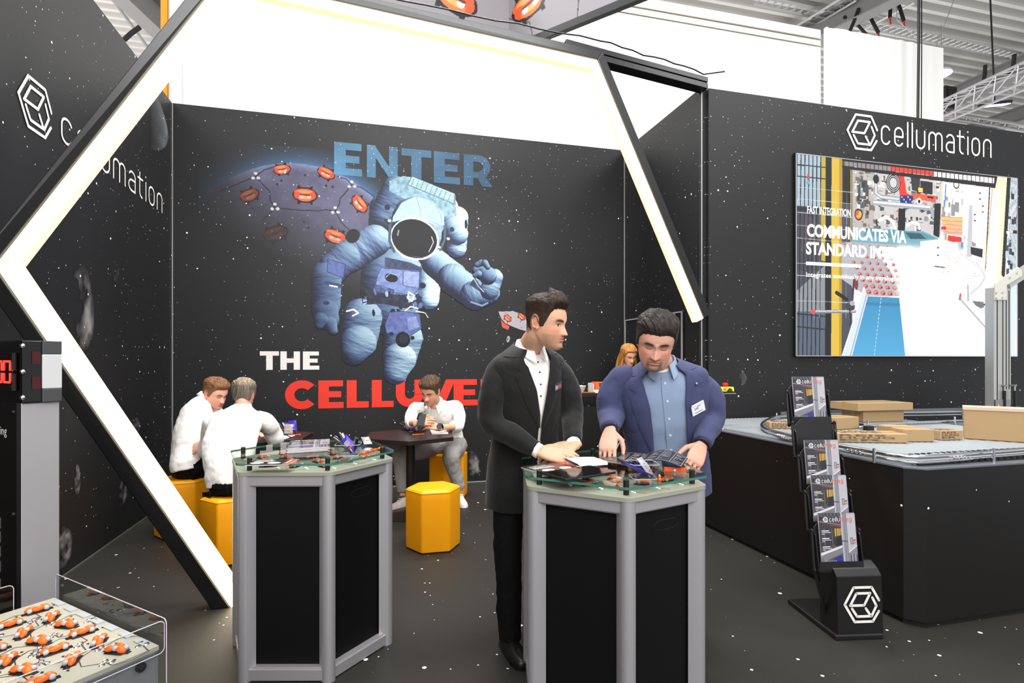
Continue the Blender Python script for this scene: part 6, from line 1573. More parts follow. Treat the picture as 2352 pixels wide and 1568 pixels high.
ZW = .70
P1, P2 = onz(365, 1482, ZW), onz(125, 1372, ZW)
ee = (P2 - P1); LE = ee.length; ee.normalize(); ff = Vector((-ee.y, ee.x, 0))
if ff.dot(RT) > 0: ff = -ff
con = empty('omni_wheel_conveyor', (P1.x, P1.y, 0), label='sage grey conveyor deck full of orange omni wheels with clear guards', cat='conveyor')
def CW(a, b, z): return P1 + ee * a + ff * b + Vector((0, 0, z - ZW))
Rc = Matrix((ee, ff, UP)).transposed(); LF = .95
M_sidepl = mat('grey side plate', rgb(128, 130, 132), .4, .5)
MB().box(CW(.006, LF / 2, ZW - .07), (.012, LF, .115), R=Rc).build('side_plate', M_sidepl, con, bevel=.002)
MB().box(CW(LE / 2, .006, ZW - .08), (LE, .012, .135), R=Rc).build('side_plate', M_sidepl, con, bevel=.002)
MB().box(CW(LE / 2, LF / 2, (ZW - .14) / 2), (LE - .08, LF - .08, ZW - .14), R=Rc).build('base_cabinet', M_black, con)
mb = MB()
for i in range(7): mb.box(CW(.06 + i * LE / 7.5, .014, ZW - .004), (.05, .022, .014), R=Rc)
mb.build('edge_teeth', M_greyp, con)
n = 0; sp = .098; mj = MB().box(CW(LE / 2, LF / 2, ZW - .006), (LE, LF, .012), 2, R=Rc)
aw = math.atan2(ee.y, ee.x)
for j in range(0, 8):
    for i in range(0, 8):
        a, b = .065 + sp * (i + .5 * (j % 2)), .075 + sp * .866 * j
        if a > LE - .05 or b > LF - .1: continue
        p = CW(a, b, ZW + .0005)
        if (p - C0).dot(FW) < .8: continue
        mb = MB(); roller_unit(mb, p, aw + ((i + j) % 3) * 2 * PI / 3 + .35, .037)
        mb.build('omni_wheel', [M_amber, M_hubg, M_dark], con, smooth=True); n += 1
        for q in range(3):
            if (i + 2 * j) % 3 == 0:
                t0 = q * 2 * PI / 3 + .2; c0 = CW(a + .057 * math.cos(t0), b + .057 * math.sin(t0), ZW + .0004)
                for s_ in range(3): mj.lathe([(.0075, 0), (.006, .003), (.001, .0034)], 10, c0 + Vector((.012 * math.cos(s_ * 2.1), .012 * math.sin(s_ * 2.1), 0)), 0)
                pts = [(a + .057 * math.cos(t0), b + .057 * math.sin(t0)), (a + .075 * math.cos(t0 + .25), b + .075 * math.sin(t0 + .25)), (a + .085 * math.cos(t0 + .8), b + .085 * math.sin(t0 + .8)), (a + .085 * math.cos(t0 + 1.4), b + .085 * math.sin(t0 + 1.4)), (a + .057 * math.cos(t0 + 2.09), b + .057 * math.sin(t0 + 2.09))]
                mj.ribbon(pts, .0022, CW(0, 0, ZW + .0004), ee, ff, 1, False)
        for q in range(2):
            x, y = a + .05 * math.cos(q * 2.6 + i), b + .05 * math.sin(q * 2.6 + i); mj.poly([(x - .006, y), (x, y + .004), (x + .006, y), (x, y - .004)], CW(0, 0, ZW + .0006), ee, ff, 1)
mj.build('deck_plate', [M_steel, M_dark, mat('stone grey deck', rgb(168, 164, 146), .45)], con)
M_gedge2 = mat('acrylic bright edge', rgb(200, 186, 190), .15)
def guard(pts, label=None):
    mb = MB(); n_ = len(pts) // 2
    o = MB()
    vs = pts
    return vs
for (a0_, b0_, a1_, b1_, zl, zh_) in ((-.01, -.012, LE + .03, -.012, ZW - .16, ZW + .07), (-.012, -.01, -.012, LF, ZW - .02, ZW + .07), (LE + .02, .10, LE + .02, LF, ZW - .02, ZW + .075)):
    A_, B_ = CW(a0_, b0_, 0), CW(a1_, b1_, 0); d = B_ - A_; L = d.length; d.normalize(); n_ = d.cross(UP)
    ol = [(x + L / 2, z + (zl + zh_) / 2) for x, z in rrect(L, zh_ - zl, .015)]
    A_.z = 0
    MB().extr(ol, A_, d, UP, n_ * .006).build('acrylic_guard', M_acryl, con)
    k = len(ol); e = MB(); e.tube([A_ + d * x + UP * z + n_ * .003 for x, z in ol], .0014, 6, closed=True); e.build('guard_edge', M_gedge2, con, smooth=True)
mb = MB()
for (a, z) in ((.05, ZW - .035), (.05, ZW - .105)): c = CW(-.002, a, z); mb.tube([c, c - ee * .008], .013, 12); mb.tube([c - ee * .008, c - ee * .011], .007, 6)
mb.build('screw', M_dark, con)
# ================================================================== PEOPLE
def sst(x): x = np.clip(x, 0, 1); return x * x * (3 - 2 * x)
HZ = np.array([0, .006, .018, .035, .052, .070, .090, .110, .130, .150, .170, .190, .205, .218, .226, .230]) - .115
HW = np.array([.010, .027, .038, .048, .056, .062, .067, .070, .0725, .074, .073, .068, .058, .042, .026, .004])
HF = np.array([.072, .086, .092, .0925, .0925, .092, .090, .087, .092, .092, .086, .073, .056, .035, .014, -.008])
HB = np.array([.052, .028, .004, -.018, -.036, -.055, -.072, -.083, -.091, -.096, -.096, -.089, -.077, -.055, -.034, -.012])
def head_surface(z, a, o):
    """Point of the head at height z (from the head's middle) and azimuth a (0 = face, + = the person's left)."""
    w = np.interp(z, HZ, HW) * o.get('wide', 1.0); yf = np.interp(z, HZ, HF); yb = np.interp(z, HZ, HB)
    if 'jaw' in o: w = w * (1 + o['jaw'] * np.clip(-(z + .03) / .06, 0, 1))
    yc = np.minimum(-.005 + np.clip((-z - .02) * .6, 0, .06), (yf + yb) / 2 + .02)
    ca, sa = np.cos(a), np.sin(a)
    ex = 2 / 2.35
    x = w * np.sign(sa) * np.abs(sa) ** ex
    y = np.where(ca > 0, yc + (yf - yc) * np.abs(ca) ** (2 / 2.6), yc - (yc - yb) * np.abs(ca) ** ex)
    fr = sst((ca - .1) / .5)
    G = lambda cx, cz, sx, sz: np.exp(-((np.abs(x) - cx) / sx) ** 2 - ((z - cz) / sz) ** 2)
    g0 = lambda cz, sx, sz: np.exp(-(x / sx) ** 2 - ((z - cz) / sz) ** 2)
    nose_t = np.clip((.006 - z) / .044, 0, 1)
    nose = np.where((z < .02) & (z > -.06), np.exp(-(x / (.0075 + .0055 * nose_t)) ** 2) * (.006 + .021 * nose_t ** 1.15) * sst((z + .050) / .011) * sst((.022 - z) / .02), 0)
    d = nose + .006 * G(.0135, -.036, .0065, .008)
    d += -.0105 * G(.031, .001, .017, .0105) + .0062 * G(.031, .0, .0125, .0075) + .0045 * G(.028, .018, .022, .007) + .003 * g0(.014, .012, .012)
    d += .0042 * G(.043, -.022, .018, .018) + .0045 * g0(-.094, .020, .013) - .0035 * g0(-.079, .022, .006)
    lipw = np.exp(-(x / .021) ** 4)
    d += lipw * (.0048 * np.exp(-((z + .0565) / .0052) ** 2) + .0058 * np.exp(-((z + .0675) / .0058) ** 2) - .0042 * np.exp(-((z + .0615) / .0022) ** 2)) - .0015 * g0(-.049, .004, .005)
    y = y + d * fr
    return x, y, z + 0 * x
def hairline(a, o):
    ad = np.abs(np.degrees(a))
    zf = o.get('hl', .066)
    return np.interp(ad, [0, 25, 45, 58, 66, 76, 84, 100, 112, 125, 150, 180], [zf, zf + .002, zf - .004, zf - .018, .028, -.012, -.018, .034, .012, -.040, o.get('nape', -.066), o.get('nape', -.066) - .004])
def head_mesh(o, nz=104, na=144):
    t = np.linspace(0, 1, nz); zz = -.115 + .230 * (.5 - .5 * np.cos(PI * t)) * .55 + .230 * .45 * t
    zz = np.clip(-.115 + (zz + .115) / (zz.max() + .115) * .230, -.1149, .1149)
    b = np.linspace(-PI, PI, na, endpoint=False); aa = b - .35 * np.sin(b)      # denser at the face
    Z, A = np.meshgrid(zz, aa, indexing='ij')
    return (*head_surface(Z, A, o), Z, A)
def grid_faces(nz, na): return [(i * na + j, i * na + (j + 1) % na, (i + 1) * na + (j + 1) % na, (i + 1) * na + j) for i in range(nz - 1) for j in range(na)]
def frame(fwd, up):
    f = fwd.normalized(); x = f.cross(up).normalized(); return Matrix((x, f, x.cross(f))).transposed()   # columns: right, front, up
def look(yaw, pitch, roll=0.0):
    """Head axes: yaw from facing the lens towards the frame's right side, pitch down positive, roll."""
    f = (-FW * math.cos(yaw) + RT * math.sin(yaw)); f = f * math.cos(pitch) - UP * math.sin(pitch)
    R = frame(f, UP); return Matrix.Rotation(roll, 3, f) @ R
def bez(P, n=8):
    return smoothpath([Vector(p) for p in P], n)
def interp_r(rs, n): k = len(rs) - 1; return [float(np.interp(i / (n - 1) * k, range(k + 1), rs)) for i in range(n)]
def limb_tube(mb, P, rs, n=14, m=0, seg=8, squash=None):
    pts = bez(P, seg); mb.tube(pts, interp_r(rs, len(pts)), n, m); return pts
def hand_into(mb, M, side, curl, thumb, s=1.0, spread=.06):
    """A hand in its own axes: wrist at the origin, +y fingers, +z back of hand; side -1 right, +1 left."""
    T = lambda p: M @ (Vector(p) * s)
    rings = []
    for y, w, h, z in ((-.03, .026, .020, 0), (0, .027, .019, 0), (.022, .034, .0175, -.001), (.05, .040, .0155, -.002), (.078, .042, .0135, -.001), (.095, .038, .0105, -.001), (.103, .030, .006, -.002)):
        rings.append([T((w * math.copysign(abs(math.cos(q)) ** .75, math.cos(q)), y, z + h * math.copysign(abs(math.sin(q)) ** .85, math.sin(q)))) for q in [2 * PI * k / 16 for k in range(16)]])
    mb.loft(rings)
    L = ((.044, .026, .021), (.048, .031, .022), (.044, .029, .021), (.034, .021, .019)); xs = (.0305, .0105, -.0105, -.030); y0 = (.088, .093, .090, .082)
    for i in range(4):
        p = Vector((side * xs[i], y0[i], 0)); pts = [p - Vector((0, .014, .002)), p]; a = 0
        for k in range(3):
            a += curl[i][k]; sx = side * spread * (1.5 - i) * .9
            d = Vector((sx * math.cos(a), math.cos(a), -math.sin(a))).normalized(); pts.append(pts[-1] + d * L[i][k])
        rr = (.0092, .0094, .0086, .0080, .0060) if i != 3 else (.0082, .0082, .0076, .0070, .0052)
        fine = []; fr_ = []
        for k in range(len(pts) - 1):
            for q in (0, .5): fine.append(pts[k].lerp(pts[k + 1], q)); fr_.append(rr[k] * (1 - q) + rr[k + 1] * q - (.0005 if q else 0))
        fine.append(pts[-1]); fr_.append(rr[-1])
        e = (pts[-1] - pts[-2]).normalized(); fine.append(pts[-1] + e * .005); fr_.append(.003)
        mb.tube([T(q) for q in fine], [r * s for r in fr_], 10)
    p = Vector((side * .018, .014, -.006)); pts = [p]; d0 = Vector(thumb[0]); d0.x *= side
    for k, l in enumerate((.044, .034, .027)):
        d = Vector(thumb[min(k, len(thumb) - 1)]); d.x *= side; pts.append(pts[-1] + d.normalized() * l)
    rr = (.0165, .0125, .0105, .0075)
    fine = []; fr_ = []
    for k in range(3):
        for q in (0, .5): fine.append(pts[k].lerp(pts[k + 1], q)); fr_.append(rr[k] * (1 - q) + rr[k + 1] * q)
    fine += [pts[-1], pts[-1] + (pts[-1] - pts[-2]).normalized() * .005]; fr_ += [rr[-1], .0035]
    mb.tube([T(q) for q in fine], [r * s for r in fr_], 10)
def hand_axes(wrist, tip, dorsal):
    y = (Vector(tip) - Vector(wrist)).normalized(); z = Vector(dorsal); z = (z - y * z.dot(y)).normalized(); x = y.cross(z)
    return Matrix.Translation(wrist) @ Matrix((x, y, z)).transposed().to_4x4()
def bake(o, voxel=None, smooth=0, fac=.5, disp=None, keep_sharp=False):
    """Fuse the overlapping shapes of one mesh into one continuous skin."""
    if voxel: r = o.modifiers.new('r', 'REMESH'); r.mode = 'VOXEL'; r.voxel_size = voxel
    if smooth: q = o.modifiers.new('s', 'SMOOTH'); q.iterations = smooth; q.factor = fac
    if disp:
        for k, (amp, sc) in enumerate(disp):
            tx = bpy.data.textures.new('folds', 'CLOUDS'); tx.noise_scale = sc; tx.noise_depth = 2; tx.noise_type = 'HARD_NOISE' if k == 0 else 'SOFT_NOISE'
            d = o.modifiers.new('d', 'DISPLACE'); d.texture = tx; d.strength = amp; d.mid_level = .5; d.texture_coords = 'LOCAL'
    dg = bpy.context.evaluated_depsgraph_get(); me = bpy.data.meshes.new_from_object(o.evaluated_get(dg))
    old = o.data; o.modifiers.clear(); o.data = me; me.name = old.name; bpy.data.meshes.remove(old)
    me.polygons.foreach_set('use_smooth', [True] * len(me.polygons))
    return o
M_skin = vcol_mat('skin', .48, sss=.0, spec=.4, bump=(300, .06, .001))
def paint_skin(o, Mh, tone, opt, nails=()):
    me = o.data; n = len(me.vertices); co = np.zeros(n * 3); me.vertices.foreach_get('co', co); co = co.reshape(-1, 3)
    W_ = np.array(wm(o)); P = co @ W_[:3, :3].T + W_[:3, 3]
    Mi = np.array(Mh.inverted()); L = P @ Mi[:3, :3].T + Mi[:3, 3]
    x, y, z = L[:, 0], L[:, 1], L[:, 2]; ax = np.abs(x)
    tone = np.array(tone) / 255.; col = np.tile(tone, (n, 1))
    def mix(m, c, a=1.0):
        nonlocal col
        m = np.clip(m, 0, 1)[:, None] * a; col = col * (1 - m) + (np.array(c) / 255.)[None] * m
    near = (np.abs(z) < .14) & (ax < .11) & (np.abs(y) < .15); face = near & (y > .03)
    red = tone * 255 * np.array([1.0, .80, .76])
    mix(face * np.exp(-((ax - .042) / .02) ** 2 - ((z + .025) / .022) ** 2), red, .6)
    mix(face * np.exp(-(x / .014) ** 2 - ((z + .034) / .012) ** 2), red, .55)
    mix(near * (ax > .066) * (np.abs(z + .005) < .04) * (y < .02), red, .5)
    mix(face * np.exp(-((ax - .031) / .014) ** 2 - ((z + .006) / .007) ** 2), tone * 255 * np.array([.86, .72, .70]), .45)
    if opt.get('stubble'):
        m = near * (y > -.02) * sst((-.034 - z) / .02) * (1 - np.exp(-(x / .022) ** 4 - ((z + .062) / .011) ** 4)) * sst((ax * .4 + y - .03) / .03)
        m = m * np.where(z < -.05, 1, sst((ax - .012) / .01) * .9)
        nzv = np.array([mnoise.noise(Vector((a * 260, b * 260, c * 260))) if q > .01 else 0 for a, b, c, q in zip(x, y, z, m)])
        mix(m * (.75 + .5 * nzv), opt['stubble'], opt.get('stub_a', .5))
    if opt.get('goatee'):
        m = face * (np.exp(-((ax - .026) / .008) ** 2 - ((z + .072) / .022) ** 2) + np.exp(-(x / .030) ** 4 - ((z + .093) / .012) ** 2) + .5 * np.exp(-(x / .026) ** 4 - ((z + .0475) / .004) ** 2))
        mix(m, opt['goatee'], .75)
    lips = face * np.exp(-(x / .0225) ** 6) * (np.exp(-((z + .0563) / .0042) ** 4) + np.exp(-((z + .0675) / .0052) ** 4))
    mix(lips, opt.get('lips', (186, 108, 98)), .75); mix(face * np.exp(-(x / .023) ** 6 - ((z + .0615) / .0014) ** 2), (96, 50, 46), .8)
    brow = face * np.exp(-((ax - .031) / .0185) ** 4 - ((z - .0185 - (ax - .012) * .12 + np.clip(ax - .036, 0, 1) * .35) / .0052) ** 2); mix(brow * 1.3, opt.get('brow', (70, 50, 38)), .95)
    if opt.get('eyes', 'down') == 'down':
        mix(face * np.exp(-((ax - .031) / .0145) ** 6 - ((z + .0045 - ((ax - .031) / .016) ** 2 * .003) / .0016) ** 2), (48, 32, 28), .85)
        mix(face * np.exp(-((ax - .031) / .0155) ** 4 - ((z - .0065 + ((ax - .031) / .016) ** 2 * .003) / .0014) ** 2), tone * 255 * .62, .6)
    else:
        op = face * np.exp(-((ax - .031) / .0140) ** 6 - ((z - .000) / .0040) ** 4); mix(op, (226, 220, 216), .9)
        mix(face * np.exp(-((ax - .031 - 0.0) / .0055) ** 4 - ((z) / .0048) ** 4), (46, 36, 30), .95); mix(face * np.exp(-((ax - .031) / .0150) ** 6 - ((z - .0048 + ((ax - .031) / .015) ** 2 * .004) / .0015) ** 2), (40, 28, 24), .9)
    mix(face * np.exp(-((ax - .0085) / .0040) ** 2 - ((z + .0455) / .0026) ** 2), (92, 48, 42), .8)
    if opt.get('fade') is not None:   # shaved sides
        ang = np.arctan2(x, y); zl = hairline(ang, opt); mix(near * sst((z - zl + .012) / .02) * (y < .085), opt['fade'], .7)
    at = me.color_attributes.new('Col', 'FLOAT_COLOR', 'POINT'); at.data.foreach_set('color', np.concatenate([lin(np.clip(col, 0, 1)), np.ones((n, 1))], 1).astype(np.float32).ravel())
    me.materials.clear(); me.materials.append(M_skin)
def ears_into(mb, Mh, s=1.0):
    for q in (-1, 1):
        T = lambda p: Mh @ Vector(p)
        pts = []
        for k in range(13):
            a = math.radians(-75 + 250 * k / 12); pts.append(T((q * (.0715 + .010 * (math.cos(a) < 2) * (.5 - .5 * math.cos(a))), -.012 - .019 * math.cos(a) * 1.0 - (.006 * math.sin(a)), .002 + .029 * math.sin(a))))
        mb.tube(pts, [.0045] * 13, 8)
        mb.ball(T((q * .072, -.010, .002)), (.006, .015, .024), 12, 8, R=Mh.to_3x3().normalized()); mb.ball(T((q * .074, -.002, -.026)), (.005, .007, .009), 8, 6, R=Mh.to_3x3().normalized())
def hair_mesh(name, Mh, o, m, parent):
    nz, na = 130, 200
    X, Y, Z, Zp, A = head_mesh(o, nz, na)
    ad = np.abs(A)
    zl = hairline(A, o); edge = .5 * (vnoise(A * 12 + 40, Z * 0 + 3, 3) - .5) * .012
    mk = sst((Zp - zl + edge + .004) / .010)
    top = sst((Zp - .035) / .05); front = sst((np.cos(A) - .2) / .6)
    th = o.get('side', .007) + (o.get('top', .024) - o.get('side', .007)) * top + o.get('quiff', 0) * front * sst((Zp - .055) / .03)
    if o.get('comb', 'back') == 'back': st = vnoise(X * 420 + 60, Y * 60 + 30, 8, 3)
    else: st = vnoise(X * 300 + Y * 160 + 60, Y * 46 - X * 30 + Z * 30 + 30, 9, 3)
    st2 = vnoise(X * 60 + 20, Y * 60 + 20, 12, 2)
    stv = vnoise(A * 90 + 300, Zp * 90 + 40, 4, 3)
    th = th * (.80 + .40 * st2) + (st - .5) * o.get('strand', .007) * (.3 + .7 * top) + (stv - .5) * .003
    ny, nx_, nz_ = Y + .008, X, Z - .0; ln = np.sqrt(nx_ ** 2 + ny ** 2 + (nz_ * .9) ** 2) + 1e-6
    r = np.where(mk > 0.02, th * mk - .001, -.006)
    up = o.get('lift', .0) * front * sst((Zp - .05) / .04)
    PX, PY, PZ = X + nx_ / ln * r, Y + ny / ln * r, Z + nz_ / ln * r + up
    fs = [f for f in grid_faces(nz, na) if max(mk.ravel()[list(f)]) > .02]
    mb = MB(); mb.v = [tuple(Mh @ Vector(p)) for p in zip(PX.ravel(), PY.ravel(), PZ.ravel())]; mb.f = fs; mb.m = [0] * len(fs)
    used = sorted({i for f in fs for i in f}); re = {u: i for i, u in enumerate(used)}
    mb.v = [mb.v[u] for u in used]; mb.f = [tuple(re[i] for i in f) for f in fs]
    base, tip = np.array(o['hair']) / 255., np.array(o.get('hair2', o['hair'])) / 255.
    sidec = np.array(o.get('hairside', o['hair'])) / 255.
    mixv = np.clip(st * 1.5 - .3, 0, 1).ravel()[used][:, None]; tp = top.ravel()[used][:, None]
    c = (base * (1 - mixv) + tip * mixv) * tp + (sidec * (1 - mixv * .5) + tip * mixv * .5) * (1 - tp)
    ob = mb.build(name, m, parent, smooth=True)
    at = ob.data.color_attributes.new('Col', 'FLOAT_COLOR', 'POINT'); at.data.foreach_set('color', np.concatenate([lin(np.clip(c, 0, 1)), np.ones((len(used), 1))], 1).astype(np.float32).ravel())
    return ob
M_hair = vcol_mat('hair', .55, spec=.3, bump=(220, .4, .003))
class Torso:
    """Body shell: spine from hips to neck base with elliptic sections."""
    def __init__(s, H, N, fwd, prof, mid=None):
        s.H, s.N = Vector(H), Vector(N); s.M = Vector(mid) if mid is not None else (s.H + s.N) / 2; s.left = UP.cross(fwd).normalized(); s.p = np.array(prof)
    def c(s, h):
        if h < 0: return s.H + (s.M - s.H) * 2 * h if False else s.H + Vector((0, 0, 1)) * h * (s.N - s.H).length
        a = 2 * s.M - (s.H + s.N) / 2
        return s.H * (1 - h) ** 2 + a * 2 * h * (1 - h) + s.N * h * h
    def ax(s, h):
        u = (s.c(min(1, h + .02)) - s.c(max(-.0, h - .02))).normalized() if h > 0.02 else (s.c(.06) - s.c(.0)).normalized().lerp(UP, .5).normalized()
        X = (s.left - u * s.left.dot(u)).normalized(); return X, X.cross(u), u
    def pt(s, h, th, grow=0.0):
        """th: 90 deg = front, 0 = the person's left."""
        hw, hf, hb = [float(np.interp(h, s.p[:, 0], s.p[:, k])) + grow for k in (1, 2, 3)]
        X, Y, _ = s.ax(h); c, q = math.cos(th), math.sin(th); e = 2 / 2.3
        return s.c(h) + X * hw * math.copysign(abs(c) ** e, c) + Y * ((hf if q > 0 else hb) * math.copysign(abs(q) ** e, q))
    def loft(s, mb, hs, grow=0.0, n=36, m=0): mb.loft([[s.pt(h, 2 * PI * k / n, grow) for k in range(n)] for h in hs], m)
def lapel_jacket(parent, T, m, gap, h0, sleeves, btn_h, lap=True, disp=.010, neck=.084):
    """Open-fronted jacket: body with a front opening of half angle gap(h), sleeves, lapels and collar."""
    hs = list(np.linspace(h0, .93, 30)) + [.96, .99, 1.015]; n = 44; rings = []
    for h in hs:
        g = gap(h); rings.append([T.pt(h, PI / 2 + g + (2 * PI - 2 * g) * k / (n - 1)) for k in range(n)])
    mb = MB(); mb.loft(rings, closed=False, cap=False)
    o = mb.build('jacket', m, parent, smooth=True); 
    q = o.modifiers.new('so', 'SOLIDIFY'); q.thickness = .006; q.offset = -1
    q = o.modifiers.new('ss', 'SUBSURF'); q.levels = q.render_levels = 1
    bake(o, disp=[(disp, .11)])
    for P, rs in sleeves:
        mb = MB(); limb_tube(mb, P, rs, 22, seg=10); s_ = mb.build('sleeve', m, parent); bake(s_, .009, 4, disp=[(.015, .15), (.014, .20)])
    if lap:
        for sgn in (1, -1):
            mb = MB(); rows = []
            hl = np.linspace(btn_h, .985, 22)
            for h in hl:
                g = gap(h); t = (h - btn_h) / (.985 - btn_h); w = (.05 + .36 * math.sin(min(1, t * 1.12) * PI * .62)) * (1 if t < .80 else 1 - (t - .80) * .9)
                if .78 < t < .83: w *= .55
                rows.append([T.pt(h, PI / 2 + sgn * (g + w * f), .007 + .004 * math.sin(f * PI)) for f in (-.02, .25, .5, .75, 1.0)] + [T.pt(h, PI / 2 + sgn * (g + w * f), .002) for f in (1.0, -.02)])
            mb.loft(rows if sgn > 0 else rows, closed=True); mb.build('lapel', m, parent, smooth=40)
        mb = MB(); rows = []
        for k in range(25):
            a = PI / 2 + gap(.97) + (2 * PI - 2 * gap(.97)) * k / 24; X, Y, U_ = T.ax(1.0); p = T.pt(1.0, a, .004)
            q_ = T.c(1.0) + (p - T.c(1.0)).normalized() * neck + U_ * .038 * (1 - .45 * abs(k - 12) / 12); rows.append([p, q_, q_ + (p - T.c(1.0)) * .06, T.pt(.978, a, .010)])
        mb.loft(rows, closed=True); mb.build('collar', m, parent, smooth=50)
    return o
def shirt_collar(parent, T, m, r=.068, gap=.30, drop=.035, h=1.0, lift=.045, flare=.012, tilt=0.0):
    X, Y, U_ = T.ax(1.0); c = T.c(h); rows = []; n = 30
    for k in range(n + 1):
        a = PI / 2 + gap + (2 * PI - 2 * gap) * k / n; d = X * math.cos(a) + Y * math.sin(a); fr = max(0, math.sin(a))
        e = max(0, 1 - min(k, n - k) / 5.0)
        top = c + d * r + U_ * (lift - .022 * fr + .002) + Y * (.010 * fr); ins = c + d * (r - .003) - U_ * .012
        bot = c + d * (r + flare + .012 * e) + U_ * (lift - .040 - .028 * fr - drop * e) + Y * (.012 * fr + .018 * e)
        rows.append([ins, top - d * .002, top + d * .002 - U_ * .001, bot, bot - d * .004])
    mb = MB(); mb.loft(rows, closed=True); return mb.build('shirt_collar', m, parent, smooth=50)
def shoe(parent, ankle, fdir, m, L=.27, s=1.0, sole=None):
    f = Vector((fdir[0], fdir[1], 0)).normalized(); l = UP.cross(f); a = Vector((ankle[0], ankle[1], 0)); rings = []
    for t, w, h in ((-.30, .018, .03), (-.27, .032, .062), (-.15, .037, .085), (.0, .040, .092), (.15, .043, .070), (.35, .048, .052), (.52, .046, .042), (.64, .036, .034), (.70, .016, .022)):
        rings.append([a + f * (t * L) + l * (w * math.cos(q) * s) + UP * (.014 + max(0, math.sin(q)) ** .8 * h if math.sin(q) > 0 else .014) for q in [2 * PI * k / 18 for k in range(18)]])
    o = MB().loft(rings).build('shoe', m, parent, smooth=50)
    rings = []
    for t, w in ((-.31, .018), (-.27, .034), (-.1, .040), (.2, .046), (.45, .049), (.62, .040), (.71, .016)):
        rings.append([a + f * (t * L) + l * (w * x * s) + UP * z for x, z in ((-1, .001), (1, .001), (1, .018), (-1, .018))])
    MB().loft(rings).build('sole', sole or m, o)
    mb = MB()
    for k in range(4): c = a + f * ((.12 + .07 * k) * L) + UP * (.014 + .092 - .011 * (k + 1) - .004 * k); mb.tube([c - l * .024, c + UP * .006, c + l * .024], .0035, 6)
    mb.build('laces', sole or m, o)
    return o
def badge(parent, T, h, th, w, hgt, mats, slant=0.0, dark=False):
    p = T.pt(h, th, .013); X, Y, U_ = T.ax(h); n = (p - T.c(h)); n = (n - U_ * n.dot(U_)).normalized(); n = (n + Y * .7).normalized(); a = U_.cross(n).normalized()
    if a.dot(RT) < 0: a = -a
    R = Matrix.Rotation(slant, 3, n); a, u = R @ a, R @ U_
    if a.cross(u).dot(-FW) < 0: pass
    o = MB().box(p, (w, .003, hgt), R=Matrix((a, n, u)).transposed()).build('name_badge', mats[0], parent, bevel=.001)
    mb = MB(); mb.box(p + n * .002 + u * hgt * .56, (w * .9, .006, .007), R=Matrix((a, n, u)).transposed()); mb.build('badge_clip', mats[1], o)
    mb = MB(); q = p + n * .0022
    if dark:
        mb.box(q + a * w * .12 - u * 0, (w * .55, .0008, hgt * .28), R=Matrix((a, n, u)).transposed(), m=1); icon_into(mb, q - a * w * .32, a, u, hgt * .26, .2)
    else:
        text_into(mb, 'EAE', q - a * w * .28 + u * hgt * .02, a, u, hgt * .34, .005, width=w * .3); mb.ribbon([(math.cos(t) * hgt * .22 + w * .05, math.sin(t) * hgt * .22 + hgt * .14) for t in np.linspace(2.6, .6, 8)], .0016, q, a, u)
        for l in range(1): mb.ribbon([(-w * .3, -hgt * .28), (w * .28, -hgt * .28)], hgt * .08, q, a, u, 1, False)
    mb.build('badge_print', mats[2], o); return o
def button_row(parent, T, m, hs, off, grow, r=.0055, th=PI / 2):
    mb = MB()
    for h in hs:
        p = T.pt(h, th, grow); n = T.ax(h)[1]; mb.tube([p - n * .001, p + n * .0025], r, 12)
    return mb.build('buttons', m, parent, smooth=40)
def finish_body(mb, name, parent, Mh, tone, opt, voxel):
    X, Y, Z, _, _ = head_mesh(opt); nz, na = X.shape
    P = np.stack([X.ravel(), Y.ravel(), Z.ravel()], 1)
    mb.add([Mh @ Vector(p) for p in P], grid_faces(nz, na) + [tuple(range(na))[::-1], tuple(range((nz - 1) * na, nz * na))])
    ears_into(mb, Mh)
    o = mb.build(name, M_skin, parent); bake(o, voxel, 2, .35); paint_skin(o, Mh, tone, opt); return o
def mh(c, R, s): return Matrix.Translation(c) @ R.to_4x4() @ Matrix.Scale(s, 4)
M_suit = mat('black suit wool', rgb(24, 23, 22), .75, spec=.25, bump=(500, .12, .001), sheen=.15)
M_trou = mat('black trousers', rgb(12, 12, 12), .8, spec=.2, bump=(12, .25, .01))
M_blue = mat('blue blazer wool', rgb(64, 68, 100), .8, spec=.2, bump=(450, .18, .001), sheen=.08, var=(160, .14))
M_shirtb = mat('pale blue shirt cotton', rgb(136, 152, 178), .75, spec=.2, bump=(9, .35, .012), var=(220, .07))
M_shirtw = mat('white shirt cotton', rgb(244, 240, 234), .75, spec=.2, bump=(9, .45, .014))
M_leather = mat('black leather', rgb(14, 13, 13), .35)
M_grey = mat('grey chino cloth', rgb(150, 146, 142), .8, spec=.2, bump=(14, .5, .012))
PT_BODY = [(-.1, .155, .105, .10), (0, .16, .11, .10), (.25, .145, .10, .085), (.5, .165, .11, .095), (.72, .17, .10, .095), (.84, .16, .085, .085), (.93, .115, .062, .065), (1.0, .055, .052, .05)]
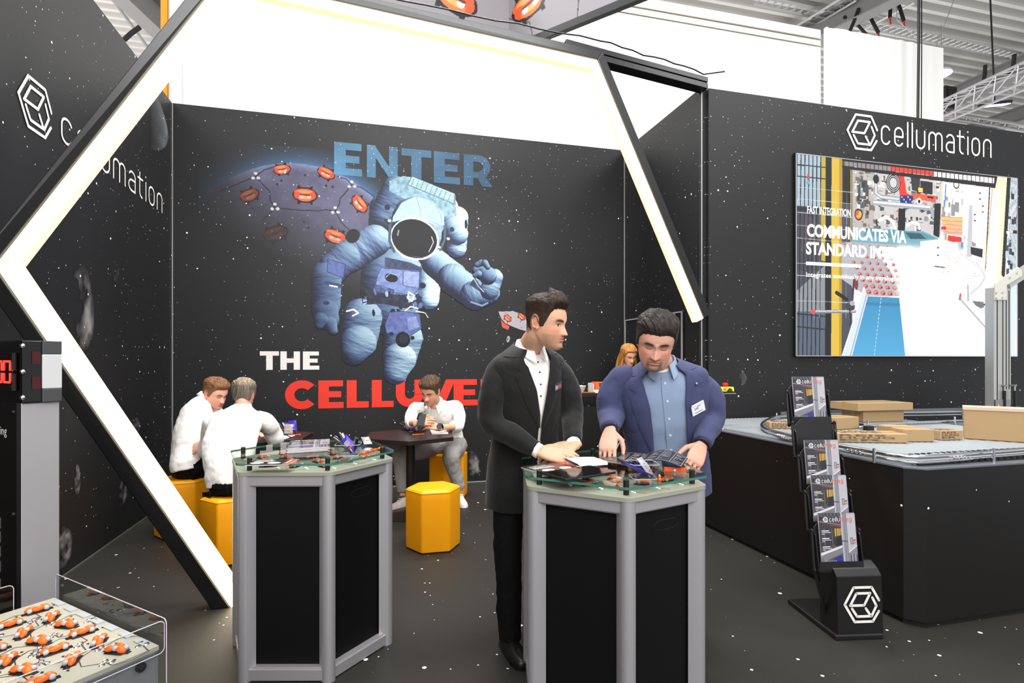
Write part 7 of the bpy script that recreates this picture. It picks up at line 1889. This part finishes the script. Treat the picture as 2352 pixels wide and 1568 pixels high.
# ---- man in the black suit
P1 = empty('person', (.78, 2.85, 0), label='man in a black suit jacket turning his head, hands resting on the counter', cat='person')
f1 = (-FW * .84 + RT * .54).normalized(); L1 = UP.cross(f1)
N1, H1 = dep(1216, 806, 2.80), dep(1203, 1056, 2.92)
T1 = Torso(H1, N1, f1, PT_BODY)
J1 = Torso(H1, N1, f1, [(-.38, .205, .150, .150), (-.2, .206, .150, .148), (0, .196, .140, .130), (.25, .180, .125, .108), (.5, .200, .134, .118), (.70, .212, .128, .122), (.82, .214, .110, .114), (.89, .212, .096, .104), (.94, .198, .082, .092), (.98, .150, .068, .076), (1.015, .086, .060, .066), (1.04, .07, .058, .062)], mid=(H1 + N1) / 2 - f1 * .0)
Mh1 = mh(dep(1253, 741, 2.66), look(math.radians(60), math.radians(10), math.radians(2)), 1.07)
SR1, ER1, WR1 = dep(1140, 845, 2.74), dep(1131, 968, 2.70), dep(1238, 1036, 2.60)
SL1, EL1, WL1 = dep(1291, 850, 2.90), dep(1312, 955, 2.86), dep(1317, 1020, 2.66)
mb = MB(); T1.loft(mb, [-.1, 0, .12, .25, .4, .55, .72, .84, .93, 1.0], n=24)
limb_tube(mb, [N1 - UP * .05, N1 + UP * .015, Mh1 @ Vector((0, -.03, -.05)), Mh1 @ Vector((0, -.02, .02))], [.064, .060, .057, .055], 18)
for S_, E_, W__ in ((SR1, ER1, WR1), (SL1, EL1, WL1)): limb_tube(mb, [S_ + (N1 - S_) * .4 - UP * .03, S_ + (N1 - S_) * .12 - UP * .03, E_, W__], [.035, .042, .038, .028], 12)
for sx, kn in ((-.09, .02), (.09, -.02)):
    hp = H1 + L1 * sx; an = Vector((hp.x, hp.y, .09)) + f1 * kn; limb_tube(mb, [hp, (hp + an) / 2 + f1 * .02, an], [.075, .052, .038], 12)
hA = hand_axes(WR1, dep(1322, 1050, 2.585), UP * .8 - FW * .75)
hand_into(mb, hA, -1, ((.16, .2, .16), (.18, .22, .16), (.2, .24, .18), (.22, .26, .18)), ((.75, .6, -.35), (.45, .85, -.2), (.35, .9, -.1)), 1.08, .0)
hB = hand_axes(WL1, dep(1272, 1050, 2.63), UP * .75 - FW * .6 + RT * .3)
hand_into(mb, hB, 1, ((.15, .25, .2), (.2, .3, .2), (.25, .3, .2), (.25, .35, .2)), ((.6, .7, -.3), (.4, .9, -.1)), 1.08, .05)
opt1 = dict(wide=1.0, stubble=(120, 88, 66), stub_a=.45, eyes='open', hair=(24, 17, 13), hair2=(58, 38, 24), hairside=(58, 42, 31), side=.003, top=.019, quiff=.012, lift=.010, hl=.070, fade=(112, 82, 64), brow=(44, 30, 22), strand=.006, nape=-.050)
finish_body(mb, 'body', P1, Mh1, (226, 172, 142), opt1, .0029)
hair_mesh('hair', Mh1, opt1, M_hair, P1)
mb = MB(); T1s = Torso(H1, N1, f1, [(a, b + .014, c + .016, d + .012) for a, b, c, d in PT_BODY])
T1s.loft(mb, list(np.linspace(-.06, .9, 20)) + [.95, .985], n=40); mb.build('shirt', M_shirtw, P1, smooth=True)
shirt_collar(P1, Torso(H1, N1, f1, PT_BODY), M_shirtw, r=.066, gap=.34, drop=.022, h=1.0, lift=.052, flare=.014)
button_row(P1, T1s, M_black, (.93, .85, .75, .65), 0, .0015, .0042)
lapel_jacket(P1, J1, M_suit, lambda h: float(np.interp(h, [-.4, .10, .36, .5, .72, .90, 1.0], [.16, .015, .010, .035, .13, .27, .52])), -.38,
             (([SR1 + (N1 - SR1) * .42 - UP * .02, SR1 + (N1 - SR1) * .12 - UP * .020, (SR1 + ER1) / 2 - RT * .012, ER1, (ER1 + WR1) / 2, WR1 - (WR1 - ER1).normalized() * .015], [.056, .070, .069, .064, .056, .043]),
              ([SL1 + (N1 - SL1) * .42 - UP * .02, SL1 + (N1 - SL1) * .12 - UP * .020, (SL1 + EL1) / 2 + RT * .01, EL1, (EL1 + WL1) / 2, WL1 - (WL1 - EL1).normalized() * .012], [.055, .068, .067, .062, .055, .044])), .38, neck=.080)
for W__, E_ in ((WR1, ER1), (WL1, EL1)):
    d = (W__ - E_).normalized(); MB().tube([W__ - d * .03, W__ + d * .004], .036, 18).build('shirt_cuff', M_shirtw, P1, smooth=40)
badge(P1, J1, .72, PI / 2 - .40, .062, .034, (mat('silver badge', rgb(150, 150, 158), .3, .6), M_chrome, [M_prn, M_pro]), .08, dark=True)
button_row(P1, J1, M_black, (.22, .10), 0, .004, .009, PI / 2 + .06)
mb = MB()
for sx in (-.10, .10):
    hp = H1 + L1 * sx; an = Vector((hp.x, hp.y, .06)) + L1 * (.0) + f1 * (.02 if sx < 0 else -.02); limb_tube(mb, [hp + UP * .06, hp - UP * .08, (hp + an) / 2 + f1 * .025 + L1 * sx * .2, an], [.085, .088, .074, .062], 18)
mb.ball(H1, (.15, .115, .10), 16, 10, R=Matrix((L1, f1, UP)).transposed()); o = mb.build('trousers', M_trou, P1); bake(o, .011, 4, disp=[(.014, .1)])
for sx in (-.10, .10): hp = H1 + L1 * sx + f1 * (.02 if sx < 0 else -.02); shoe(P1, (hp.x, hp.y), f1 + L1 * sx * 2, M_leather, .28)

# ---- man in the blue blazer
P2 = empty('person', (1.65, 2.75, 0), label='dark haired man in a blue blazer bending over the open brochure', cat='person')
f2 = (-FW * .99 - RT * .06).normalized(); L2_ = UP.cross(f2)
N2, H2 = dep(1516, 843, 2.90), dep(1532, 1058, 3.04)
T2 = Torso(H2, N2, f2, [(a, b * 1.14, c * 1.16, d * 1.1) for a, b, c, d in PT_BODY])
J2 = Torso(H2, N2, f2, [(-.30, .232, .172, .155), (-.15, .228, .170, .150), (0, .218, .160, .138), (.25, .212, .152, .125), (.5, .228, .156, .130), (.70, .240, .146, .132), (.82, .242, .124, .124), (.89, .242, .110, .110), (.94, .228, .094, .098), (.98, .172, .080, .084), (1.015, .098, .070, .074), (1.04, .08, .066, .068)])
Mh2 = mh(dep(1506, 783, 2.74), look(math.radians(-13), math.radians(25), math.radians(-7)), 1.15)
SR2, ER2, WR2 = dep(1416, 862, 2.94), dep(1403, 952, 2.93), dep(1401, 988, 2.73)
SL2, EL2, WL2 = dep(1610, 866, 2.94), dep(1633, 962, 2.92), dep(1611, 1022, 2.74)
mb = MB(); T2.loft(mb, [-.1, 0, .12, .25, .4, .55, .72, .84, .93, 1.0], n=24)
limb_tube(mb, [N2 - UP * .05, N2 + UP * .01, Mh2 @ Vector((0, -.03, -.05)), Mh2 @ Vector((0, -.02, .02))], [.074, .070, .066, .06], 18)
for S_, E_, W__ in ((SR2, ER2, WR2), (SL2, EL2, WL2)): limb_tube(mb, [S_ + (N2 - S_) * .4 - UP * .03, S_ + (N2 - S_) * .12 - UP * .03, E_, W__], [.04, .048, .042, .030], 12)
for sx in (-.10, .10):
    hp = H2 + L2_ * sx; an = Vector((hp.x, hp.y, .09)); limb_tube(mb, [hp, (hp + an) / 2 + f2 * .02, an], [.08, .056, .04], 12)
hA = hand_axes(WR2, dep(1394, 1040, 2.66), -FW * .75 - RT * .35 + UP * .45)
hand_into(mb, hA, -1, ((.22, .42, .3), (.3, .5, .35), (.36, .55, .38), (.4, .6, .4)), ((.8, .55, -.45), (.25, .95, -.35), (.05, 1, -.2)), 1.12, .05)
hB = hand_axes(WL2, dep(1590, 1072, 2.67), -FW * .55 + RT * .45 + UP * .7)
hand_into(mb, hB, 1, ((.25, .45, .3), (.32, .52, .35), (.38, .58, .4), (.42, .62, .42)), ((.75, .6, -.5), (.35, .95, -.35), (.15, 1, -.25)), 1.12, .05)
opt2 = dict(wide=1.07, jaw=.10, goatee=(92, 78, 66), stubble=(130, 100, 84), stub_a=.28, hair=(20, 16, 13), hair2=(52, 44, 36), hairside=(72, 69, 66), side=.009, top=.022, quiff=.004, lift=.004, hl=.060, brow=(48, 36, 28), comb='mess', strand=.009, lips=(190, 116, 104))
finish_body(mb, 'body', P2, Mh2, (216, 162, 140), opt2, .0030)
hair_mesh('hair', Mh2, opt2, M_hair, P2)
T2s = Torso(H2, N2, f2, [(a, b * 1.14 + .014, c * 1.16 + .018, d * 1.1 + .012) for a, b, c, d in PT_BODY])
mb = MB(); T2s.loft(mb, list(np.linspace(-.1, .9, 24)) + [.95, .985], n=44); o = mb.build('shirt', M_shirtb, P2, smooth=True); bake(o, disp=[(.010, .12)])
mb = MB(); rows = [[T2s.pt(h, PI / 2 + a, .0065) for a in (.075, .03, -.03, -.075)] + [T2s.pt(h, PI / 2 + a, .0) for a in (-.075, .075)] for h in np.linspace(-.08, .955, 26)]
mb.loft(rows); mb.build('button_placket', M_shirtb, P2, smooth=40)
button_row(P2, T2s, mat('pearl button', rgb(214, 218, 222), .25), (.90, .74, .57, .40, .24, .08), 0, .0075, .0065)
X, Y, U_ = T2.ax(1.0); MB().loft([[T2.c(1.0) + (X * math.cos(a) + Y * math.sin(a)) * r + U_ * z for a in np.linspace(0, 2 * PI, 25)[:-1]] for r, z in ((.078, -.03), (.072, .012), (.070, .014))], cap=False).build('undershirt', M_shirtw, P2, smooth=40)
shirt_collar(P2, T2, M_shirtb, r=.078, gap=.42, drop=.020, h=1.0, lift=.050, flare=.014)
lapel_jacket(P2, J2, M_blue, lambda h: float(np.interp(h, [-.3, .0, .2, .45, .7, .9, 1.0], [.50, .42, .37, .34, .33, .40, .58])), -.30,
             (([SR2 + (N2 - SR2) * .42 - UP * .02, SR2 + (N2 - SR2) * .13 - UP * .028, (SR2 + ER2) / 2 - RT * .015, ER2, (ER2 + WR2) / 2, WR2 - (WR2 - ER2).normalized() * .010], [.062, .078, .076, .071, .062, .048]),
              ([SL2 + (N2 - SL2) * .42 - UP * .02, SL2 + (N2 - SL2) * .13 - UP * .028, (SL2 + EL2) / 2 + RT * .02, EL2, (EL2 + WL2) / 2, WL2 - (WL2 - EL2).normalized() * .012], [.062, .078, .078, .074, .063, .048])), .22, disp=.012, neck=.094)
for W__, E_ in ((WR2, ER2), (WL2, EL2)):
    d = (W__ - E_).normalized(); MB().tube([W__ - d * .03, W__ + d * .003], .040, 18).build('shirt_cuff', mat('dark cuff lining', rgb(24, 26, 44), .7), P2, smooth=40)
badge(P2, J2, .63, PI / 2 - .60, .085, .052, (mat('white badge', rgb(236, 236, 236), .4), mat('white badge'), [mat('dark badge ink', rgb(50, 54, 64), .5), mat('grey badge ink', rgb(120, 150, 160), .5)]), .16)
p = J2.pt(.86, PI / 2 - .60, .014); MB().ball(p, .008, 10, 8).build('lapel_pin', mat('pewter pin', rgb(150, 150, 170), .3, .8), P2, smooth=True)
button_row(P2, J2, M_black, (.17,), 0, .004, .009, PI / 2 + .60)
mb = MB()
for sx in (-.11, .11):
    hp = H2 + L2_ * sx; an = Vector((hp.x, hp.y, .05)); limb_tube(mb, [hp + UP * .06, hp - UP * .08, (hp + an) / 2 + f2 * .02, an], [.092, .096, .082, .068], 18)
mb.ball(H2, (.165, .13, .11), 16, 10, R=Matrix((L2_, f2, UP)).transposed()); o = mb.build('trousers', mat('dark navy trousers', rgb(20, 21, 28), .8, spec=.2), P2); bake(o, .011, 4)
for sx in (-.11, .11): hp = H2 + L2_ * sx; shoe(P2, (hp.x, hp.y), f2, M_leather, .29)
pen('black pen held between the fingers of the man in the blue blazer', dep(1396, 1044, 2.70), dep(1414, 1014, 2.73), M_pen)
# ---- seated people in the lounge, woman behind the bar
def white_shirt(parent, T, sleeves, hs, m, voxel=.010, disp=((.012, .13), (.026, .22)), grow=.014, name='shirt'):
    mb = MB(); T.loft(mb, hs, grow, 32)
    for P, rs in sleeves: limb_tube(mb, P, rs, 18, seg=8)
    o = mb.build(name, m, parent); return bake(o, voxel, 5, .5, disp=disp)
def legs(parent, legs_, m, hip, R, ball, voxel=.011, disp=((.012, .08), (.02, .18)), name='trousers'):
    mb = MB()
    for P, rs in legs_: limb_tube(mb, P, rs, 16, seg=8)
    mb.ball(hip, ball, 16, 10, R=R); o = mb.build(name, m, parent); return bake(o, voxel, 4, .5, disp=disp)
def body_core(mb, T, N, Mh, arms, leg, s=1.0):
    T.loft(mb, [-.08, 0, .12, .25, .4, .55, .72, .84, .93, .97], -.022, 22)
    limb_tube(mb, [N - UP * .05, N + UP * .01, Mh @ Vector((0, -.025, -.055)), Mh @ Vector((0, -.02, .02))], [.060 * s, .057 * s, .056 * s, .052 * s], 16)
    for P in arms: limb_tube(mb, P, [.040, .042, .038, .029], 12)
    for P in leg: limb_tube(mb, P, [.05, .045, .034, .032][:len(P)], 12)
PB = PT_BODY
# man with the phone
s4 = 1.10
P4 = empty('person', (.86, 6.10, 0), label='seated man in white shirt and grey trousers looking down at his phone', cat='person')
H4 = Vector((.86, 6.08, .57)); N4 = dep(1000, 926, 5.86); f4 = (N4 - H4); f4.z = 0; f4 = (f4.normalized() * .35 - FW * .8 - RT * .1).normalized(); L4 = UP.cross(f4)
T4 = Torso(H4, N4, f4, [(a, b * 1.12, c * 1.1, d * 1.1) for a, b, c, d in PB], mid=(H4 + N4) / 2 - f4 * .04 + UP * .02)
Mh4 = mh(dep(990, 898, 5.74), look(math.radians(-24), math.radians(26), math.radians(-5)), s4 * 1.06)
SR4, ER4, WR4 = dep(955, 936, 5.82), dep(942, 968, 5.72), dep(958, 972, 5.42)
SL4, EL4, WL4 = dep(1048, 932, 5.90), dep(1052, 976, 5.76), dep(1008, 981, 5.46)
def leg_of(H, L, sx, knee, ankle): hp = H + L * sx; return [hp, knee, knee.lerp(ankle, .12) + Vector((0, 0, -.01)), ankle]
KR4, AR4 = dep(922, 1046, 5.72), dep(925, 1128, 5.62); AR4.z = .12
KL4, AL4 = dep(1036, 1048, 5.75), dep(1057, 1125, 5.80); AL4.z = .12
mb = MB(); body_core(mb, T4, N4, Mh4, ([SR4 + (N4 - SR4) * .3 - UP * .03, SR4 - UP * .02, ER4, WR4], [SL4 + (N4 - SL4) * .3 - UP * .03, SL4 - UP * .02, EL4, WL4]), ([H4 + L4 * -.10, KR4, KR4.lerp(AR4, .5), AR4], [H4 + L4 * .10, KL4, KL4.lerp(AL4, .5), AL4]))
hand_into(mb, hand_axes(WR4, dep(975, 968, 5.38), -FW * .8 + UP * .3 - RT * .3), -1, ((.3, .7, .4), (.4, .8, .5), (.5, .9, .5), (.5, .9, .5)), ((.7, .6, -.4), (.3, .9, -.4)), 1.15, .01)
hand_into(mb, hand_axes(WL4, dep(972, 973, 5.40), -FW * .7 + UP * .6), 1, ((.2, .4, .3), (.3, .5, .4), (.4, .6, .4), (.4, .6, .4)), ((.6, .7, -.4), (.3, .9, -.3)), 1.15, .01)
opt4 = dict(wide=1.0, stubble=(126, 96, 76), stub_a=.45, hair=(58, 44, 32), hair2=(104, 82, 58), hairside=(74, 57, 42), side=.009, top=.028, quiff=.010, lift=.004, hl=.062, brow=(56, 42, 32), comb='mess', strand=.008)
finish_body(mb, 'body', P4, Mh4, (222, 166, 134), opt4, .0045); hair_mesh('hair', Mh4, opt4, M_hair, P4)
white_shirt(P4, T4, (([SR4 + (N4 - SR4) * .45 - UP * .02, SR4 - UP * .005, (SR4 + ER4) / 2 - RT * .02, ER4 - UP * .01, ER4.lerp(WR4, .35)], [.060, .070, .070, .066, .060]),
                     ([SL4 + (N4 - SL4) * .45 - UP * .02, SL4 - UP * .005, (SL4 + EL4) / 2 + RT * .02, EL4 - UP * .01, EL4.lerp(WL4, .30)], [.060, .070, .072, .068, .060])), list(np.linspace(-.02, .9, 14)) + [.95, .985], M_shirtw)
shirt_collar(P4, T4, M_shirtw, r=.072, gap=.55, drop=.03, h=1.0, lift=.05, flare=.018)
badge(P4, T4, .52, PI / 2 - .55, .085, .036, (M_black, M_chrome, [M_prn, M_pro]), 0, dark=True)
d = (WL4 - EL4).normalized(); w_ = WL4 - d * .015
wt = MB().tube([w_ - d * .012, w_ + d * .012], .040, 18).build('watch_strap', M_black, P4, smooth=40)
n = (-FW * .9 + UP * .3).normalized(); MB().tube([w_ + n * .034, w_ + n * .048], .026, 20).build('watch_case', mat('dark watch', rgb(24, 24, 26), .2, .4), wt, smooth=40)
legs(P4, (([H4 + L4 * -.10, (H4 + L4 * -.10).lerp(KR4, .5) + UP * .01, KR4, KR4.lerp(AR4, .18), KR4.lerp(AR4, .6), AR4 + UP * .03], [.125, .112, .094, .088, .072, .058]),
          ([H4 + L4 * .10, (H4 + L4 * .10).lerp(KL4, .5) + UP * .01, KL4, KL4.lerp(AL4, .18), KL4.lerp(AL4, .6), AL4 + UP * .03], [.125, .112, .096, .090, .074, .058])), M_grey, H4, Matrix((L4, f4, UP)).transposed(), (.19, .16, .12))
M_sneak = mat('white sneaker leather', rgb(228, 214, 206), .5)
shoe(P4, AR4, -FW * .75 - RT * .65, M_sneak, .29, 1.0, M_white); shoe(P4, AL4, -FW * .9 + RT * .3, M_sneak, .29, 1.0, M_white)
ph = empty('smartphone', dep(968, 968, 5.36), label='black phone held up in the hands of the man with grey trousers', cat='phone')
c = dep(968, 964, 5.36); MB().box(c, (.072, .010, .135), R=look(.0, -.55, -.15)).build('case', M_black, ph, bevel=.005)
R = look(.0, -.55, -.15); MB().box(c + R @ Vector((.022, .0056, .056)), (.026, .002, .026), R=R).build('camera_bump', mat('dark lens', rgb(40, 40, 44), .15), ph, bevel=.002)

# man at the far table, seen from the side
P5 = empty('person', (-1.56, 5.36, 0), label='young man in a white shirt sitting sideways and leaning over the far table', cat='person')
H5 = Vector((-1.52, 5.36, .57)); N5 = dep(472, 918, 5.03); f5 = (RT * .82 + FW * .35).normalized(); L5 = UP.cross(f5)
T5 = Torso(H5, N5, f5, [(a, b * 1.2, c * 1.25, d * 1.2) for a, b, c, d in PB], mid=(H5 + N5) / 2 - f5 * .06)
Mh5 = mh(dep(493, 904, 5.02), look(math.radians(72), math.radians(20), 0), 1.12)
SR5, ER5, WR5 = dep(460, 945, 4.90), dep(488, 1012, 4.86), dep(470, 1022, 4.80)
SL5, EL5, WL5 = dep(478, 938, 5.2), dep(530, 985, 5.3), dep(575, 990, 5.3)
KR5, AR5 = dep(535, 1052, 5.08), dep(520, 1180, 5.02); AR5.z = .10
KL5, AL5 = dep(548, 1048, 5.32), dep(538, 1160, 5.3); AL5.z = .10
WR5 = dep(474, 1018, 4.70)
mb = MB(); body_core(mb, T5, N5, Mh5, ([SR5 + (N5 - SR5) * .3 - UP * .03, SR5 - UP * .02, ER5, WR5], [SL5 + (N5 - SL5) * .3 - UP * .03, SL5 - UP * .02, EL5, WL5]), ([H5 + L5 * -.10, KR5, KR5.lerp(AR5, .5), AR5], [H5 + L5 * .10, KL5, KL5.lerp(AL5, .5), AL5]), 1.12)
hand_into(mb, hand_axes(WR5, dep(438, 1032, 4.70), -FW * .8 + UP * .5), -1, ((.6, 1.2, .8), (.7, 1.2, .8), (.7, 1.2, .8), (.8, 1.2, .8)), ((.6, .6, -.5), (.1, .9, -.6)), 1.2)
hand_into(mb, hand_axes(WL5, dep(610, 1000, 5.3), UP), 1, ((.3, .5, .3),) * 4, ((.6, .7, -.4), (.3, .9, -.3)), 1.1)
opt5 = dict(wide=1.04, stubble=(176, 118, 84), stub_a=.4, hair=(92, 62, 40), hair2=(150, 106, 70), hairside=(132, 94, 64), side=.005, top=.022, quiff=.008, hl=.064, fade=(168, 120, 90), brow=(110, 74, 48), nape=-.05)
finish_body(mb, 'body', P5, Mh5, (236, 176, 150), opt5, .0045); hair_mesh('hair', Mh5, opt5, M_hair, P5)
white_shirt(P5, T5, (([SR5 + (N5 - SR5) * .45 - UP * .02, SR5 - UP * .0, (SR5 + ER5) / 2, ER5, ER5.lerp(WR5, .55)], [.085, .098, .090, .080, .060]),
                     ([SL5 + (N5 - SL5) * .45, SL5, (SL5 + EL5) / 2, EL5, EL5.lerp(WL5, .8)], [.08, .09, .085, .075, .055])), list(np.linspace(-.04, .9, 14)) + [.95, .985], M_shirtw)
shirt_collar(P5, T5, M_shirtw, r=.074, gap=.45, drop=.03, lift=.048, flare=.016)
legs(P5, (([H5 + L5 * -.10, (H5 + L5 * -.10).lerp(KR5, .5), KR5, KR5.lerp(AR5, .2), AR5], [.115, .11, .095, .085, .07]), ([H5 + L5 * .10, (H5 + L5 * .10).lerp(KL5, .5), KL5, KL5.lerp(AL5, .2), AL5], [.13, .12, .10, .09, .07])), M_trou, H5, Matrix((L5, f5, UP)).transposed(), (.18, .15, .11))
shoe(P5, AR5, f5, M_leather, .28); shoe(P5, AL5, f5, M_leather, .28)

# person seen from behind on the near stool
P6 = empty('person', (-1.0, 4.6, 0), label='grey blond person in a white shirt seated with back turned, black belt', cat='person')
H6 = Vector((-1.0, 4.60, .57)); N6 = dep(556, 940, 4.66); f6 = (FW * .92 + RT * .22).normalized(); L6 = UP.cross(f6)
T6 = Torso(H6, N6, f6, [(a, b * 1.24, c * 1.1, d * 1.15) for a, b, c, d in PB], mid=(H6 + N6) / 2 - f6 * .09)
Mh6 = mh(dep(560, 906, 4.70), look(math.radians(193), math.radians(10), 0), 1.08)
SL6, EL6, WL6 = dep(488, 965, 4.62), dep(478, 1035, 4.75), dep(520, 1010, 5.05)
SR6, ER6, WR6 = dep(612, 962, 4.68), dep(634, 1010, 4.85), dep(618, 1003, 5.15)
KL6, AL6 = dep(512, 1072, 4.60), dep(512, 1200, 4.58); AL6.z = .10
KR6, AR6 = dep(590, 1072, 4.66), dep(590, 1200, 4.62); AR6.z = .10
mb = MB(); body_core(mb, T6, N6, Mh6, ([SR6 + (N6 - SR6) * .3 - UP * .03, SR6 - UP * .02, ER6, WR6], [SL6 + (N6 - SL6) * .3 - UP * .03, SL6 - UP * .02, EL6, WL6]), ([H6 + L6 * -.10, KR6, KR6.lerp(AR6, .5), AR6], [H6 + L6 * .10, KL6, KL6.lerp(AL6, .5), AL6]), 1.0)
for W__, q, sd in ((WR6, dep(622, 1004, 5.3), -1), (WL6, dep(540, 1008, 5.2), 1)): hand_into(mb, hand_axes(W__, q, UP), sd, ((.3, .5, .3),) * 4, ((.6, .7, -.4), (.3, .9, -.3)), 1.1)
opt6 = dict(wide=1.02, hair=(84, 74, 64), hair2=(206, 184, 150), hairside=(70, 64, 60), side=.012, top=.020, quiff=.0, hl=.066, brow=(90, 76, 62), comb='mess', strand=.012, nape=-.062, eyes='open')
finish_body(mb, 'body', P6, Mh6, (228, 166, 140), opt6, .0045); hair_mesh('hair', Mh6, opt6, M_hair, P6)
white_shirt(P6, T6, (([SR6 + (N6 - SR6) * .45 - UP * .03, SR6 - UP * .025, (SR6 + ER6) / 2, ER6, ER6.lerp(WR6, .8)], [.065, .078, .076, .070, .052]),
                     ([SL6 + (N6 - SL6) * .45 - UP * .03, SL6 - UP * .025, (SL6 + EL6) / 2, EL6, EL6.lerp(WL6, .8)], [.065, .078, .078, .072, .052])), list(np.linspace(-.02, .9, 14)) + [.95, .985], M_shirtw)
shirt_collar(P6, T6, M_shirtw, r=.066, gap=.35, drop=.02, lift=.045, flare=.012)
rings = [[T6.pt(h, 2 * PI * k / 32, g) for k in range(32)] for h, g in ((-.10, .022), (-.10, .036), (-.04, .036), (-.04, .020))]
b_ = MB().loft(rings, cap=False).build('belt', M_leather, P6, smooth=40)
mb = MB()
for a in (-2.2, -1.85, -1.3, -.9): p0, p1 = T6.pt(-.105, a, .040), T6.pt(-.035, a, .040); mb.tube([p0, p1], .007, 6)
mb.build('belt_loops', M_trou, P6)
legs(P6, (([H6 + L6 * -.10 - UP * .02, (H6 + L6 * -.10).lerp(KR6, .5), KR6, KR6.lerp(AR6, .2), AR6], [.10, .105, .095, .085, .07]), ([H6 + L6 * .10 - UP * .02, (H6 + L6 * .10).lerp(KL6, .5), KL6, KL6.lerp(AL6, .2), AL6], [.10, .105, .095, .085, .07])), M_trou, H6 - UP * .02, Matrix((L6, f6, UP)).transposed(), (.185, .145, .105))
shoe(P6, AR6, f6, M_leather, .28); shoe(P6, AL6, f6, M_leather, .28)

# woman behind the bar
P3 = empty('person', (3.0, 6.3, 0), label='blonde woman in black looking down behind the bar, half hidden', cat='person')
Nh = dep(1443, 816, 6.72); N3 = dep(1438, 849, 6.76); H3 = Vector((N3.x, N3.y + .04, .95)); f3 = (-FW * .92 + RT * .25).normalized(); L3 = UP.cross(f3)
T3 = Torso(H3, N3, f3, [(a, b * .9, c * .95, d * .95) for a, b, c, d in PB])
Mh3 = mh(Nh, look(math.radians(22), math.radians(24), math.radians(4)), 1.06)
S3 = [(N3 + L3 * q * .14 - UP * .06, N3 + L3 * q * .165 - UP * .26 + f3 * .03, N3 + L3 * q * .07 - UP * .19 + f3 * .22) for q in (-1, 1)]
mb = MB(); body_core(mb, T3, N3, Mh3, [[a + (N3 - a) * .3, a, b, c] for a, b, c in S3], [[H3 + L3 * q, H3 + L3 * q - UP * .45, H3 + L3 * q - UP * .6, Vector(((H3 + L3 * q).x, (H3 + L3 * q).y, .1))] for q in (-.09, .09)], .85)
for (a, b, c), sd in zip(S3, (-1, 1)): hand_into(mb, hand_axes(c, c + f3 * .1 - L3 * sd * .05 + UP * .01, UP), sd, ((.3, .4, .3),) * 4, ((.6, .7, -.4), (.3, .9, -.3)), .95)
opt3 = dict(wide=.95, hair=(150, 96, 40), hair2=(222, 166, 92), hairside=(160, 104, 48), side=.020, top=.022, hl=.066, brow=(120, 84, 50), strand=.006, nape=-.10, lips=(196, 104, 100))
finish_body(mb, 'body', P3, Mh3, (232, 178, 146), opt3, .0045); hair_mesh('hair', Mh3, opt3, M_hair, P3)
mb = MB(); q = random.Random(2)
for k in range(46):
    a = math.radians(62 + 236 * k / 45); r = q.uniform(.9, 1.08)
    top = Mh3 @ Vector((.068 * math.sin(a) * r, .075 * math.cos(a) * r - .01, .05)); mid = Mh3 @ Vector((.092 * math.sin(a) * r, .095 * math.cos(a) * r - .015, -.04))
    low = Vector((mid.x, mid.y, mid.z)) + (mid - Nh) * .35 - UP * (.15 + q.uniform(-.02, .04)); end = low - UP * .07 + (N3 - low) * .05
    limb_tube(mb, [top, mid, low, end], [.010, .016, .014, .004], 7, seg=4)
ob = mb.build('long_hair', M_hair, P3, smooth=True, colfn=lambda p: lin(np.array((150, 98, 42)) / 255. + (np.array((70, 66, 50)) / 255.) * mnoise.noise(Vector((p[0] * 60, p[1] * 60, p[2] * 6)))))
for nm, hs in (('jacket', list(np.linspace(-.3, .9, 12)) + [.95, .985]),):
    white_shirt(P3, T3, [([a + (N3 - a) * .4, a, (a + b) / 2, b, b.lerp(c, .8)], [.06, .068, .062, .056, .042]) for a, b, c in S3], hs, M_suit, name=nm)
legs(P3, [([H3 + L3 * q, H3 + L3 * q - UP * .45, Vector(((H3 + L3 * q).x, (H3 + L3 * q).y, .08))], [.11, .08, .06]) for q in (-.09, .09)], M_trou, H3, Matrix((L3, f3, UP)).transposed(), (.16, .12, .11))
for q in (-.09, .09): p = H3 + L3 * q; shoe(P3, (p.x, p.y), f3, M_leather, .25)
